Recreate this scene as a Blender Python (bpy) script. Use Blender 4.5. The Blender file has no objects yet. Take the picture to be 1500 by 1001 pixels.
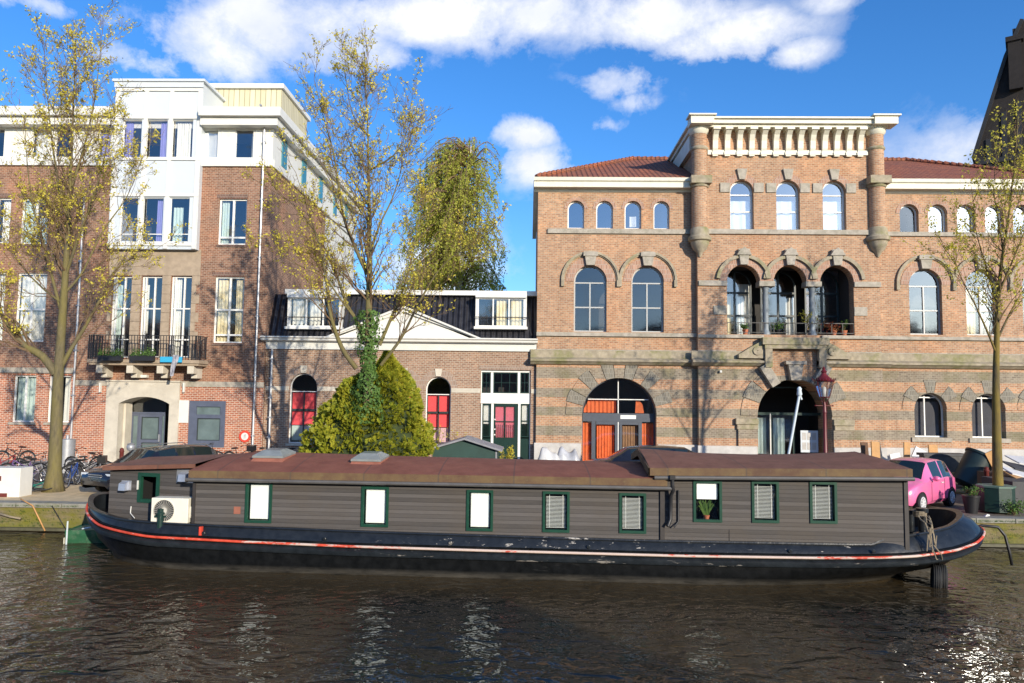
import bpy, math, random
from mathutils import Vector, Matrix, Euler, noise as mnoise
from mathutils.geometry import tessellate_polygon
PI = math.pi
rad = math.radians
random.seed(7)
SC = bpy.context.scene
COL = SC.collection

# ------------------------------------------------------------------ camera
EYE = Vector((0, 0, 4.16))
FPX, W0, H0 = 1080.0, 1500.0, 1001.0
STREET = 0.8
cam_d = bpy.data.cameras.new('camera')
cam = bpy.data.objects.new('camera', cam_d)
COL.objects.link(cam)
CR = Matrix.Rotation(rad(1.38), 3, 'Z') @ Matrix.Rotation(rad(90 + 4.22), 3, 'X') @ Matrix.Rotation(rad(0.7), 3, 'Z')
cam.matrix_world = Matrix.Translation(EYE) @ CR.to_4x4()
cam_d.sensor_width = 36
cam_d.lens = 36 * FPX / W0
cam_d.clip_end = 3000
SC.camera = cam


def ray(px, py):
    return CR @ Vector(((px - W0 / 2) / FPX, -(py - H0 / 2) / FPX, -1))


def P(px, py, Y):
    """point of the vertical plane at distance Y that the photograph shows at this pixel (measuring aid)"""
    d = ray(px, py)
    return EYE + d * (Y / d.y)


def G(px, py, z=STREET):
    d = ray(px, py)
    return EYE + d * ((z - EYE.z) / d.z)


def RC(l, t, r, b, Y):
    m = (t + b) / 2
    c = (l + r) / 2
    return P(l, m, Y).x, P(r, m, Y).x, P(c, b, Y).z, P(c, t, Y).z


# ------------------------------------------------------------------ objects
def tag(o, label=None, cat=None, group=None, kind=None):
    if label: o['label'] = label
    if cat: o['category'] = cat
    if group: o['group'] = group
    if kind: o['kind'] = kind
    return o


def empty(name, loc, label, cat, group=None, rz=0.0):
    o = bpy.data.objects.new(name, None)
    COL.objects.link(o)
    o.location = loc
    o.rotation_euler = (0, 0, rz)
    o.empty_display_size = .2
    return tag(o, label, cat, group)


def copy_tree(o, parent=None):
    c = o.copy()
    COL.objects.link(c)
    if parent: c.parent = parent
    for ch in list(o.children):
        copy_tree(ch, c)
    return c


class MB:
    def __init__(s):
        s.v, s.f, s.m = [], [], []
        s.cur = 0
        s.mats = []
        s.T = None

    def use(s, mat):
        if mat not in s.mats: s.mats.append(mat)
        s.cur = s.mats.index(mat)
        return s

    def add(s, vs, fs):
        b = len(s.v)
        if s.T is not None: vs = [s.T @ Vector(v) for v in vs]
        s.v.extend(tuple(v) for v in vs)
        for f in fs:
            s.f.append(tuple(b + i for i in f))
            s.m.append(s.cur)
        return s

    def box(s, x0, x1, y0, y1, z0, z1):
        return s.add([(x0, y0, z0), (x1, y0, z0), (x1, y1, z0), (x0, y1, z0), (x0, y0, z1), (x1, y0, z1), (x1, y1, z1), (x0, y1, z1)],
                     [(0, 3, 2, 1), (4, 5, 6, 7), (0, 1, 5, 4), (1, 2, 6, 5), (2, 3, 7, 6), (3, 0, 4, 7)])

    def cbox(s, c, sx, sy, sz, rot=None):
        old = s.T
        T = Matrix.Translation(c) @ (rot.to_4x4() if rot is not None else Matrix.Identity(4))
        s.T = T if old is None else old @ T
        s.box(-sx / 2, sx / 2, -sy / 2, sy / 2, -sz / 2, sz / 2)
        s.T = old
        return s

    def prism(s, pts, y0, y1):
        """pts in (x,z), seen from -y counter-clockwise; extruded y0..y1"""
        n = len(pts)
        vs = [(x, y0, z) for x, z in pts] + [(x, y1, z) for x, z in pts]
        fs = [tuple(range(n)), tuple(range(2 * n - 1, n - 1, -1))]
        fs += [(i, i + n, (i + 1) % n + n, (i + 1) % n) for i in range(n)]
        return s.add(vs, fs)

    def xprism(s, pts, x0, x1):
        """pts in (y,z); extruded x0..x1"""
        n = len(pts)
        vs = [(x0, y, z) for y, z in pts] + [(x1, y, z) for y, z in pts]
        fs = [tuple(range(n)), tuple(range(2 * n - 1, n - 1, -1))]
        fs += [(i, (i + 1) % n, (i + 1) % n + n, i + n) for i in range(n)]
        return s.add(vs, fs)

    def zprism(s, pts, z0, z1):
        n = len(pts)
        vs = [(x, y, z0) for x, y in pts] + [(x, y, z1) for x, y in pts]
        fs = [tuple(range(n - 1, -1, -1)), tuple(range(n, 2 * n))]
        fs += [(i, (i + 1) % n, (i + 1) % n + n, i + n) for i in range(n)]
        return s.add(vs, fs)

    def tube(s, pts, r, n=6, caps=True, closed=False):
        pts = [Vector(p) for p in pts]
        k = len(pts)
        rs = list(r) if isinstance(r, (list, tuple)) else [r] * k
        vs, fs = [], []
        up = None
        for i, p in enumerate(pts):
            if closed:
                d = pts[(i + 1) % k] - pts[i - 1]
            else:
                d = pts[min(i + 1, k - 1)] - pts[max(i - 1, 0)]
            if d.length < 1e-9: d = Vector((0, 0, 1))
            d.normalize()
            if up is None:
                up = Vector((0, 0, 1)) if abs(d.z) < .9 else Vector((1, 0, 0))
            a = up - d * up.dot(d)
            if a.length < 1e-6:
                a = d.orthogonal()
            a.normalize()
            up = a
            b = d.cross(a)
            for j in range(n):
                t = 2 * PI * j / n
                vs.append(p + (a * math.cos(t) + b * math.sin(t)) * rs[i])
        m = k if closed else k - 1
        for i in range(m):
            for j in range(n):
                a0, a1 = i * n + j, i * n + (j + 1) % n
                b0, b1 = ((i + 1) % k) * n + j, ((i + 1) % k) * n + (j + 1) % n
                fs.append((a0, a1, b1, b0))
        if caps and not closed:
            fs.append(tuple(range(n - 1, -1, -1)))
            fs.append(tuple((k - 1) * n + j for j in range(n)))
        return s.add(vs, fs)

    def lathe(s, prof, n=16, c=(0, 0, 0), a0=0, a1=2 * PI):
        """prof (r,z) bottom to top round z through c"""
        full = abs(a1 - a0 - 2 * PI) < 1e-6
        m = n if full else n + 1
        vs, fs = [], []
        for r, z in prof:
            for j in range(m):
                t = a0 + (a1 - a0) * j / n
                vs.append((c[0] + r * math.cos(t), c[1] + r * math.sin(t), c[2] + z))
        for i in range(len(prof) - 1):
            for j in range(n):
                j1 = (j + 1) % m
                fs.append((i * m + j, i * m + j1, (i + 1) * m + j1, (i + 1) * m + j))
        if full:
            if prof[0][0] > 1e-5: fs.append(tuple(range(m - 1, -1, -1)))
            if prof[-1][0] > 1e-5: fs.append(tuple((len(prof) - 1) * m + j for j in range(m)))
        return s.add(vs, fs)

    def ringblock(s, cx, cz, r0, r1, a0, a1, y0, y1, n=6):
        """arc block in the xz plane"""
        pts = [(cx + r1 * math.cos(a0 + (a1 - a0) * i / n), cz + r1 * math.sin(a0 + (a1 - a0) * i / n)) for i in range(n + 1)]
        pin = [(cx + r0 * math.cos(a0 + (a1 - a0) * i / n), cz + r0 * math.sin(a0 + (a1 - a0) * i / n)) for i in range(n + 1)]
        vs = []
        for (a, b) in zip(pts, pin):
            vs += [(a[0], y0, a[1]), (b[0], y0, b[1]), (a[0], y1, a[1]), (b[0], y1, b[1])]
        fs = []
        for i in range(n):
            o, q = i * 4, i * 4 + 4
            fs += [(o, q, q + 1, o + 1), (o, o + 2, q + 2, q), (o + 1, q + 1, q + 3, o + 3), (o + 2, o + 3, q + 3, q + 2)]
        fs += [(0, 1, 3, 2), (n * 4, n * 4 + 2, n * 4 + 3, n * 4 + 1)]
        return s.add(vs, fs)

    def pieces(s):
        """islands of the mesh, those whose boxes touch joined"""
        par = list(range(len(s.v)))

        def find(a):
            while par[a] != a:
                par[a] = par[par[a]]
                a = par[a]
            return a
        for f in s.f:
            r = find(f[0])
            for i in f[1:]: par[find(i)] = r
        isl = {}
        for i, f in enumerate(s.f): isl.setdefault(find(f[0]), []).append(i)
        boxes = []
        for k, fl in isl.items():
            vs = [s.v[i] for f in fl for i in s.f[f]]
            boxes.append([[min(v[a] for v in vs) - .004 for a in range(3)], [max(v[a] for v in vs) + .004 for a in range(3)], fl])
        ch = True
        while ch:
            ch = False
            out = []
            for b in boxes:
                for o in out:
                    if all(b[0][a] <= o[1][a] and o[0][a] <= b[1][a] for a in range(3)):
                        o[0] = [min(o[0][a], b[0][a]) for a in range(3)]
                        o[1] = [max(o[1][a], b[1][a]) for a in range(3)]
                        o[2] += b[2]
                        ch = True
                        break
                else: out.append(b)
            boxes = out
        return [b[2] for b in boxes]

    def prune(s):
        used = sorted({i for f in s.f for i in f})
        m = {a: b for b, a in enumerate(used)}
        s.v = [s.v[i] for i in used]
        s.f = [tuple(m[i] for i in f) for f in s.f]
        return s

    def split(s, name, mat=None, parent=None, **kw):
        """like build(), one object per separate piece"""
        out = []
        for fl in s.pieces():
            m = MB()
            m.mats = s.mats
            idx = {}
            for f in fl:
                face = []
                for i in s.f[f]:
                    if i not in idx:
                        idx[i] = len(m.v)
                        m.v.append(s.v[i])
                    face.append(idx[i])
                m.f.append(tuple(face))
                m.m.append(s.m[f])
            out.append(m.build(name, mat, parent, **kw))
        return out

    def build(s, name, mat=None, parent=None, smooth=False, bevel=0.0, angle=None):
        me = bpy.data.meshes.new(name)
        me.from_pydata(s.v, [], s.f)
        if mat is not None and not s.mats:
            me.materials.append(mat)
        else:
            for m in s.mats: me.materials.append(m)
            me.polygons.foreach_set('material_index', s.m)
        if smooth:
            me.polygons.foreach_set('use_smooth', [True] * len(me.polygons))
            if angle: me.set_sharp_from_angle(angle=rad(angle))
        me.update()
        o = bpy.data.objects.new(name, me)
        COL.objects.link(o)
        if parent: o.parent = parent
        if bevel:
            md = o.modifiers.new('bevel', 'BEVEL')
            md.width = bevel
            md.segments = 2
            md.limit_method = 'ANGLE'
        return o


# ------------------------------------------------------------------ materials
class NT:
    def __init__(s, nt):
        s.nt = nt

    def n(s, t, **kw):
        x = s.nt.nodes.new(t)
        for k, v in kw.items():
            if k.startswith('i_'):
                key = k[2:]
                key = int(key) if key.isdigit() else key.replace('_', ' ')
                sock = x.inputs[key]
                if hasattr(v, 'is_output') or isinstance(v, bpy.types.NodeSocket):
                    s.nt.links.new(v, sock)
                else:
                    sock.default_value = v
            else:
                setattr(x, k, v)
        return x

    def math(s, op, a, b=0.0, c=0.0, clamp=False):
        x = s.n('ShaderNodeMath', operation=op, use_clamp=clamp)
        for i, v in enumerate((a, b, c)):
            if isinstance(v, bpy.types.NodeSocket): s.nt.links.new(v, x.inputs[i])
            else: x.inputs[i].default_value = v
        return x.outputs[0]

    def mix(s, f, a, b, mode='MIX'):
        x = s.n('ShaderNodeMix', data_type='RGBA', blend_type=mode)
        for i, v in ((0, f), (6, a), (7, b)):
            if isinstance(v, bpy.types.NodeSocket): s.nt.links.new(v, x.inputs[i])
            elif i == 0: x.inputs[0].default_value = v
            else: x.inputs[i].default_value = c4(v)
        return x.outputs[2]

    def ramp(s, f, stops, interp='LINEAR'):
        x = s.n('ShaderNodeValToRGB')
        s.nt.links.new(f, x.inputs[0])
        e = x.color_ramp.elements
        x.color_ramp.interpolation = interp
        while len(e) < len(stops): e.new(.5)
        for el, (p, c) in zip(e, stops):
            el.position = p
            el.color = c4(c)
        return x.outputs[0]

    def noise(s, vec, scale, detail=3, rough=.5, dist=0.0):
        x = s.n('ShaderNodeTexNoise', i_Scale=scale, i_Detail=detail, i_Roughness=rough, i_Distortion=dist)
        if vec is not None: s.nt.links.new(vec, x.inputs['Vector'])
        return x.outputs[0]

    def scalev(s, vec, sx, sy, sz):
        x = s.n('ShaderNodeVectorMath', operation='MULTIPLY')
        s.nt.links.new(vec, x.inputs[0])
        x.inputs[1].default_value = (sx, sy, sz)
        return x.outputs[0]


def c4(c):
    if isinstance(c, (int, float)): return (c, c, c, 1)
    return tuple(c) if len(c) == 4 else tuple(c) + (1,)


def newmat(name):
    m = bpy.data.materials.new(name)
    m.use_nodes = True
    nt = m.node_tree
    b = nt.nodes['Principled BSDF']
    return m, NT(nt), b


MATS = {}


def mat(name, color, rough=.6, var=.12, scale=3.0, metal=0.0, bump=0.0, bscale=30, dirt=None, dscale=1.5, damt=.5, coat=0.0, spec=.5, obj=False):
    """painted / plain surface with mottling, optional dirt colour and fine bump"""
    if name in MATS: return MATS[name]
    m, N, b = newmat(name)
    if obj: vec = N.n('ShaderNodeTexCoord').outputs['Object']
    else: vec = N.n('ShaderNodeNewGeometry').outputs['Position']
    nz = N.noise(vec, scale, 4, .6)
    hi = [min(1, c * (1 + var)) for c in color]
    lo = [c * (1 - var) for c in color]
    col = N.mix(N.ramp(nz, [(.3, 0), (.7, 1)]), lo, hi)
    if dirt is not None:
        d = N.noise(vec, dscale, 6, .65)
        f = N.ramp(d, [(.5, 0), (.5 + .2, 1)])
        f = N.math('MULTIPLY', f, damt)
        col = N.mix(f, col, dirt)
    N.nt.links.new(col, b.inputs['Base Color'])
    b.inputs['Roughness'].default_value = rough
    b.inputs['Metallic'].default_value = metal
    b.inputs['Coat Weight'].default_value = coat
    b.inputs['Specular IOR Level'].default_value = spec
    if bump:
        bn = N.n('ShaderNodeBump', i_Strength=bump, i_Distance=.02, i_Height=N.noise(vec, bscale, 4, .6))
        N.nt.links.new(bn.outputs[0], b.inputs['Normal'])
    MATS[name] = m
    return m


def wall_uv(N):
    g = N.n('ShaderNodeNewGeometry')
    s = N.n('ShaderNodeSeparateXYZ', i_0=g.outputs['Position'])
    sn = N.n('ShaderNodeSeparateXYZ', i_0=g.outputs['True Normal'])
    f = N.math('GREATER_THAN', N.math('ABSOLUTE', sn.outputs[0]), .8)
    mx = N.n('ShaderNodeMix', data_type='FLOAT')
    N.nt.links.new(f, mx.inputs[0])
    N.nt.links.new(s.outputs[0], mx.inputs[2])
    N.nt.links.new(s.outputs[1], mx.inputs[3])
    c = N.n('ShaderNodeCombineXYZ')
    N.nt.links.new(mx.outputs[0], c.inputs[0])
    N.nt.links.new(s.outputs[2], c.inputs[1])
    return c.outputs[0], g.outputs['Position'], s.outputs[2]


def brick(name, c1, c2, mortar, bw=.21, rh=.083, ms=.012, stain=(.5, .45, .4), stainamt=.25, bands=None, band_cols=None, patch=None, moss=None):
    m, N, b = newmat(name)
    uv, pos, z = wall_uv(N)

    def bt(a, c, mo, off=0.0):
        x = N.n('ShaderNodeTexBrick', i_Scale=1.0, i_Mortar_Size=ms, i_Mortar_Smooth=.3, i_Bias=0.0, i_Brick_Width=bw, i_Row_Height=rh,
                i_Color1=c4(a), i_Color2=c4(c), i_Mortar=c4(mo))
        N.nt.links.new(uv, x.inputs['Vector'])
        return x
    x = bt(c1, c2, mortar)
    col = x.outputs[0]
    # brick to brick variation, a little stronger than the two colours give
    cell = N.n('ShaderNodeTexWhiteNoise', noise_dimensions='2D')
    sn = N.n('ShaderNodeVectorMath', operation='SNAP')
    N.nt.links.new(uv, sn.inputs[0])
    sn.inputs[1].default_value = (bw * .5, rh, 1)
    N.nt.links.new(sn.outputs[0], cell.inputs['Vector'])
    v = N.math('MULTIPLY_ADD', cell.outputs[0], .34, .83)
    notm = N.math('SUBTRACT', 1.0, x.outputs[1])
    vv = N.math('MULTIPLY_ADD', N.math('SUBTRACT', v, 1.0), notm, 1.0)
    cb = N.n('ShaderNodeCombineXYZ')
    for i in range(3): N.nt.links.new(vv, cb.inputs[i])
    col = N.mix(1.0, col, cb.outputs[0], 'MULTIPLY')
    if patch:
        pf = N.ramp(N.noise(pos, .35, 3, .5), [(.5, 0), (.6, 1)])
        col = N.mix(N.math('MULTIPLY', pf, .55), col, N.mix(1.0, col, patch, 'MULTIPLY'))
    if bands:
        y = bt(band_cols[0], band_cols[1], band_cols[2])
        lo, hi = bands[0][0], bands[-1][1]
        t = N.n('ShaderNodeMapRange', i_1=lo - .001, i_2=hi + .001)
        N.nt.links.new(z, t.inputs[0])
        stops = []
        for a, c in bands:
            stops += [((a - lo) / (hi - lo), 1), ((c - lo) / (hi - lo), 0)]
        f = N.ramp(t.outputs[0], stops, 'CONSTANT')
        inside = N.math('MULTIPLY', N.math('GREATER_THAN', z, lo), N.math('LESS_THAN', z, hi))
        f = N.math('MULTIPLY', f, inside)
        gcol = N.mix(1.0, y.outputs[0], cb.outputs[0], 'MULTIPLY')
        if moss:
            mf = N.ramp(N.noise(pos, .8, 5, .6), [(.5, 0), (.66, .6)])
            gcol = N.mix(mf, gcol, moss)
        col = N.mix(f, col, gcol)
    st = N.ramp(N.noise(N.scalev(pos, .5, .5, .25), 1.2, 6, .65), [(.4, 0), (.75, 1)])
    col = N.mix(N.math('MULTIPLY', st, stainamt), col, N.mix(1.0, col, stain, 'MULTIPLY'))
    # soot and rain streaks: tall narrow blotches
    sk = N.ramp(N.noise(N.scalev(pos, 2.2, 2.2, .22), 1.0, 5, .6), [(.48, 0), (.68, 1)])
    col = N.mix(N.math('MULTIPLY', sk, .32), col, N.mix(1.0, col, (.62, .58, .55), 'MULTIPLY'))
    # repointed, paler areas
    pk = N.ramp(N.noise(pos, .55, 3, .45), [(.60, 0), (.64, 1)])
    col = N.mix(N.math('MULTIPLY', pk, .22), col, N.mix(1.0, col, (1.35, 1.25, 1.1), 'MULTIPLY'))
    N.nt.links.new(col, b.inputs['Base Color'])
    b.inputs['Roughness'].default_value = .85
    b.inputs['Specular IOR Level'].default_value = .3
    bn = N.n('ShaderNodeBump', i_Strength=.6, i_Distance=.008, i_Height=notm)
    N.nt.links.new(bn.outputs[0], b.inputs['Normal'])
    MATS[name] = m
    return m


def glassmat(name, refl=.3, tint=(1, 1, 1), gtint=(.9, .95, 1)):
    m, N, b = newmat(name)
    nt = N.nt
    out = nt.nodes['Material Output']
    nt.nodes.remove(b)
    tr = N.n('ShaderNodeBsdfTransparent', i_Color=c4(tint))
    gl = N.n('ShaderNodeBsdfGlossy', i_Color=c4(gtint), i_Roughness=.06)
    g = N.n('ShaderNodeNewGeometry')
    # float glass is never flat: very slight waviness
    bn = N.n('ShaderNodeBump', i_Strength=.12, i_Distance=.02, i_Height=N.noise(g.outputs['Position'], 1.3, 2, .4))
    nt.links.new(bn.outputs[0], gl.inputs['Normal'])
    lw = N.n('ShaderNodeLayerWeight', i_Blend=.25)
    f = N.math('MULTIPLY_ADD', lw.outputs[0], .7, refl, clamp=True)
    mx = N.n('ShaderNodeMixShader')
    nt.links.new(f, mx.inputs[0])
    nt.links.new(tr.outputs[0], mx.inputs[1])
    nt.links.new(gl.outputs[0], mx.inputs[2])
    nt.links.new(mx.outputs[0], out.inputs[0])
    MATS[name] = m
    return m


def leafmat(name, c1, c2, trans=.45, scale=2.0):
    m, N, b = newmat(name)
    nt = N.nt
    out = nt.nodes['Material Output']
    g = N.n('ShaderNodeNewGeometry')
    rnd = g.outputs['Random Per Island']
    col = N.mix(N.math('MULTIPLY_ADD', rnd, .6, N.math('MULTIPLY', N.noise(g.outputs['Position'], scale, 2), .4)), c1, c2)
    nt.links.new(col, b.inputs['Base Color'])
    b.inputs['Roughness'].default_value = .55
    b.inputs['Specular IOR Level'].default_value = .3
    tl = N.n('ShaderNodeBsdfTranslucent')
    nt.links.new(col, tl.inputs[0])
    mx = N.n('ShaderNodeMixShader', i_0=trans)
    nt.links.new(b.outputs[0], mx.inputs[1])
    nt.links.new(tl.outputs[0], mx.inputs[2])
    nt.links.new(mx.outputs[0], out.inputs[0])
    MATS[name] = m
    return m


def bandz(Y, xpx, ys):
    """photo rows -> heights, pairs (low, high) ascending"""
    out = [tuple(sorted((P(xpx, a, Y).z, P(xpx, b, Y).z))) for a, b in ys]
    return sorted(out)


YR, YL, YM = 34.0, 34.0, 34.15
M = {}
M['white'] = mat('white_paint', (.70, .69, .64), .5, .05, dirt=(.5, .48, .4), dscale=.9, damt=.25)
M['cream'] = mat('cream_paint', (.68, .65, .53), .55, .06, dirt=(.45, .42, .33), dscale=1.3, damt=.35)
M['panel'] = mat('white_panel', (.56, .60, .63), .35, .03, scale=.6)
M['stone'] = mat('grey_stone', (.37, .33, .27), .85, .2, 5, bump=.5, dirt=(.17, .165, .11), dscale=2.0, damt=.6)
M['mossy'] = mat('mossy_stone', (.33, .28, .20), .9, .25, 4, bump=.5, dirt=(.16, .17, .04), dscale=1.1, damt=.85)
M['lime'] = mat('limestone', (.55, .50, .41), .8, .1, 2, bump=.25, dirt=(.33, .29, .23), dscale=1.4, damt=.5)
M['sand'] = mat('sandstone', (.36, .28, .20), .85, .18, 3, bump=.3, dirt=(.22, .17, .12), dscale=1.2, damt=.5)
M['plinth'] = mat('plinth_stone', (.50, .48, .45), .8, .12, 3, bump=.3, dirt=(.3, .28, .26), dscale=2)
M['frame_w'] = mat('window_white', (.8, .79, .74), .4, .03)
M['frame_g'] = mat('window_grey', (.42, .42, .40), .4, .05)
M['frame_d'] = mat('window_dark', (.035, .045, .045), .35, .1)
M['green_d'] = mat('dark_green_paint', (.012, .035, .028), .3, .1)
M['blue_grey'] = mat('blue_grey_paint', (.095, .11, .155), .4, .12)
M['metal'] = mat('zinc_pipe', (.45, .45, .46), .45, .15, metal=.6)
M['iron'] = mat('black_iron', (.02, .02, .022), .45, .2)
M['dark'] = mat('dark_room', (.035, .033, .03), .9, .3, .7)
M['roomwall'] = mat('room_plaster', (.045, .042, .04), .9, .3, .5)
M['curtain'] = mat('white_curtain', (.72, .72, .66), .8, .06)
M['curtain_b'] = mat('violet_curtain', (.25, .25, .55), .8, .06)
M['curtain_t'] = mat('pale_green_curtain', (.50, .62, .58), .8, .06)
M['curtain_y'] = mat('cream_curtain', (.75, .66, .42), .8, .06)
M['orange'] = mat('orange_curtain', (.74, .17, .05), .8, .15, 5)
M['brownc'] = mat('brown_curtain', (.30, .17, .09), .8, .15, 5)
M['redblind'] = mat('red_blind', (.80, .09, .10), .7, .08)
M['roofblack'] = mat('black_roof_tile', (.018, .018, .022), .35, .3, 6)
M['glass'] = glassmat('window_glass', .17)
M['glass_sky'] = glassmat('window_glass_reflective', .30)
M['glass_dim'] = glassmat('window_glass_dim', .10)
M['brick_r'] = brick('salmon_brick', (.50, .285, .165), (.345, .185, .11), (.45, .38, .28), patch=(1.14, .97, .84), stainamt=.42)
M['brick_m'] = brick('pale_brown_brick', (.36, .215, .14), (.25, .14, .09), (.46, .40, .32))
M['brick_l'] = brick('brown_brick', (.31, .16, .10), (.19, .092, .06), (.37, .29, .22), patch=(1.35, 1.1, .95))
M['brick_lo'] = brick('red_brick', (.46, .165, .085), (.32, .105, .06), (.62, .52, .42), bw=.22, rh=.085)
zb = bandz(YR, 800, [(538, 554), (569, 582), (596, 609), (624, 638)])
M['brick_base'] = brick('banded_brick', (.52, .285, .16), (.39, .20, .115), (.49, .41, .30), stainamt=.45, bands=zb,
                        band_cols=((.30, .25, .185), (.225, .18, .135), (.36, .32, .25)), moss=(.19, .18, .09))


# ------------------------------------------------------------------ walls and windows
def outline(x0, x1, z0, z1, r=0.0, n=14):
    if r <= 0: return [(x0, z0), (x1, z0), (x1, z1), (x0, z1)]
    w = x1 - x0
    r = min(r, w / 2)
    R = (w * w / 4 + r * r) / (2 * r)
    cx, cz = (x0 + x1) / 2, z1 - R
    a = math.asin(min(1, w / 2 / R))
    if r < w / 2 - 1e-6 and R > r: pass
    pts = [(x0, z0), (x1, z0)]
    for i in range(n + 1):
        t = a - 2 * a * i / n
        pts.append((cx + R * math.sin(t), cz + R * math.cos(t)))
    return pts


def wallmesh(mb, outer, holes, Y, depth, back=False):
    """front face at Y with openings, reveals running back by depth (a number or one per hole)"""
    loops = [outer] + holes
    tri = tessellate_polygon([[Vector((x, z, 0)) for x, z in lp] for lp in loops])
    flat = [p for lp in loops for p in lp]
    fs = []
    for t in tri:
        a, b, c = [Vector((flat[i][0], flat[i][1])) for i in t]
        cr = (b - a).cross(c - a)
        if abs(cr) < 1e-9: continue
        fs.append(tuple(t) if cr > 0 else tuple(reversed(t)))
    mb.add([(x, Y, z) for x, z in flat], fs)
    for i, h in enumerate(holes):
        d = depth[i] if isinstance(depth, (list, tuple)) else depth
        n = len(h)
        mb.add([(x, Y, z) for x, z in h] + [(x, Y + d, z) for x, z in h],
               [(k, k + n, (k + 1) % n + n, (k + 1) % n) for k in range(n)])


def ringmesh(mb, A, B, y0, y1):
    n = len(A)
    vs = [(x, y0, z) for x, z in A] + [(x, y0, z) for x, z in B] + [(x, y1, z) for x, z in A] + [(x, y1, z) for x, z in B]
    fs = []
    for i in range(n):
        j = (i + 1) % n
        fs += [(i, j, n + j, n + i), (2 * n + i, 3 * n + i, 3 * n + j, 2 * n + j), (n + i, n + j, 3 * n + j, 3 * n + i), (i, 2 * n + i, 2 * n + j, j)]
    mb.add(vs, fs)


def curtain_mb(x0, x1, z0, z1, y, folds=6, amp=.035, gather=0.0):
    mb = MB()
    n = folds * 6
    ph = random.random() * 6
    vs = []
    for i in range(n + 1):
        t = i / n
        a = math.sin(t * folds * 2 * PI + ph) + .4 * math.sin(t * folds * 4.7 * PI + ph * 2)
        xt = x0 + (x1 - x0) * t
        xb = xt + (gather * (x1 - x0) * (.5 - t))
        for k, z in enumerate((z1, (z0 + z1) / 2, z0)):
            vs.append((xt + (xb - xt) * k / 2, y + a * amp * (.7 + .3 * k), z))
    fs = [(i * 3 + k, i * 3 + 3 + k, i * 3 + 4 + k, i * 3 + 1 + k) for i in range(n) for k in range(2)]
    return mb.add(vs, fs)


def window(parent, x0, x1, z0, z1, Y, r=0.0, depth=.14, fw=.07, m='frame_w', mull=(), trans=(), glass='glass', curtains=(), sash=None, name='window', label=None, bars=(), ft=.07, bar_w=.045, sill=None):
    """one window: frame mesh as the part, pane and curtains its sub-parts. mull/trans fractions of width/height.
    curtains: (fx0, fx1, fz0, fz1, material[, folds])"""
    mb = MB()
    A = outline(x0, x1, z0, z1, r)
    w = x1 - x0
    r2 = r * (w - 2 * fw) / w if r else 0
    B = outline(x0 + fw, x1 - fw, z0 + fw, z1 - fw, r2)
    y0 = Y + depth
    ringmesh(mb, A, B, y0, y0 + ft)
    h = z1 - z0

    def top_at(x):
        if not r: return z1 - fw
        ww = w / 2
        R = (ww * ww + r * r) / (2 * r)
        dx = x - (x0 + x1) / 2
        return z1 - R + math.sqrt(max(0, R * R - dx * dx)) - fw * .6
    zt0 = z0 + h * max(trans) if trans else None
    for f in mull:
        full = True
        if isinstance(f, tuple): f, lim = f; full = False
        x = x0 + w * f
        top = top_at(x) if full else z0 + h * lim
        mb.box(x - bar_w, x + bar_w, y0 - .012, y0 + ft - .004, z0 + fw - .01, top)
    for f in trans:
        z = z0 + h * f
        xa, xb = x0, x1
        if r and z > z1 - r:
            R = (w * w / 4 + r * r) / (2 * r)
            e = (x0 + x1) / 2
            hw = math.sqrt(max(0, R * R - (z - (z1 - R)) ** 2))
            xa, xb = e - hw + .02, e + hw - .02
        mb.box(xa + fw * .5, xb - fw * .5, y0 - .006, y0 + ft - .008, z - bar_w, z + bar_w)
    for (bx0, bz0, bx1, bz1) in bars:
        X0, X1 = x0 + w * bx0, x0 + w * bx1
        Z0, Z1 = z0 + h * bz0, z0 + h * bz1
        if bx0 == bx1: mb.box(X0 - .02, X0 + .02, y0 + .004, y0 + ft - .02, Z0, Z1)
        else: mb.box(X0, X1, y0 + .004, y0 + ft - .02, Z0 - .02, Z1 + .02)
    fo = mb.build(name, M[m], parent)
    if label: fo['label'] = label
    pm = MB()
    pm.add([(x, y0 + ft * .6, z) for x, z in B], [tuple(range(len(B)))])
    pm.build('pane', M[glass], fo)
    for c in curtains:
        folds = c[5] if len(c) > 5 else 5
        cm = curtain_mb(x0 + w * c[0], x0 + w * c[1], z0 + h * c[2], z0 + h * c[3], y0 + ft + .12, folds)
        cm.build('curtain', M[c[4]], fo, smooth=True)
    if sill:
        sm = MB()
        sm.box(x0 - sill[0], x1 + sill[0], Y - sill[1], Y + depth - .004, z0 - sill[2], z0 - .004)
        sm.build('sill', M[sill[3]], fo)
    return A


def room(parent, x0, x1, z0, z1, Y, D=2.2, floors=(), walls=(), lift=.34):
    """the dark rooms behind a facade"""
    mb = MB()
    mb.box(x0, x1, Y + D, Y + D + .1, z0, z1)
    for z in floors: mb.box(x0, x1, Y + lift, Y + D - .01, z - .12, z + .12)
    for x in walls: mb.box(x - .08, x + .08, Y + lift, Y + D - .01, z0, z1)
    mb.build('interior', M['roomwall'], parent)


def rail(mb, x0, x1, y, z0, z1, step=.12, r=.012, posts=(), top=.02):
    n = max(1, int((x1 - x0) / step))
    for i in range(n + 1):
        x = x0 + (x1 - x0) * i / n
        mb.box(x - r, x + r, y - r, y + r, z0, z1)
    mb.box(x0, x1, y - top, y + top, z1, z1 + .03)
    mb.box(x0, x1, y - top * .8, y + top * .8, z0, z0 + .025)


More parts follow.
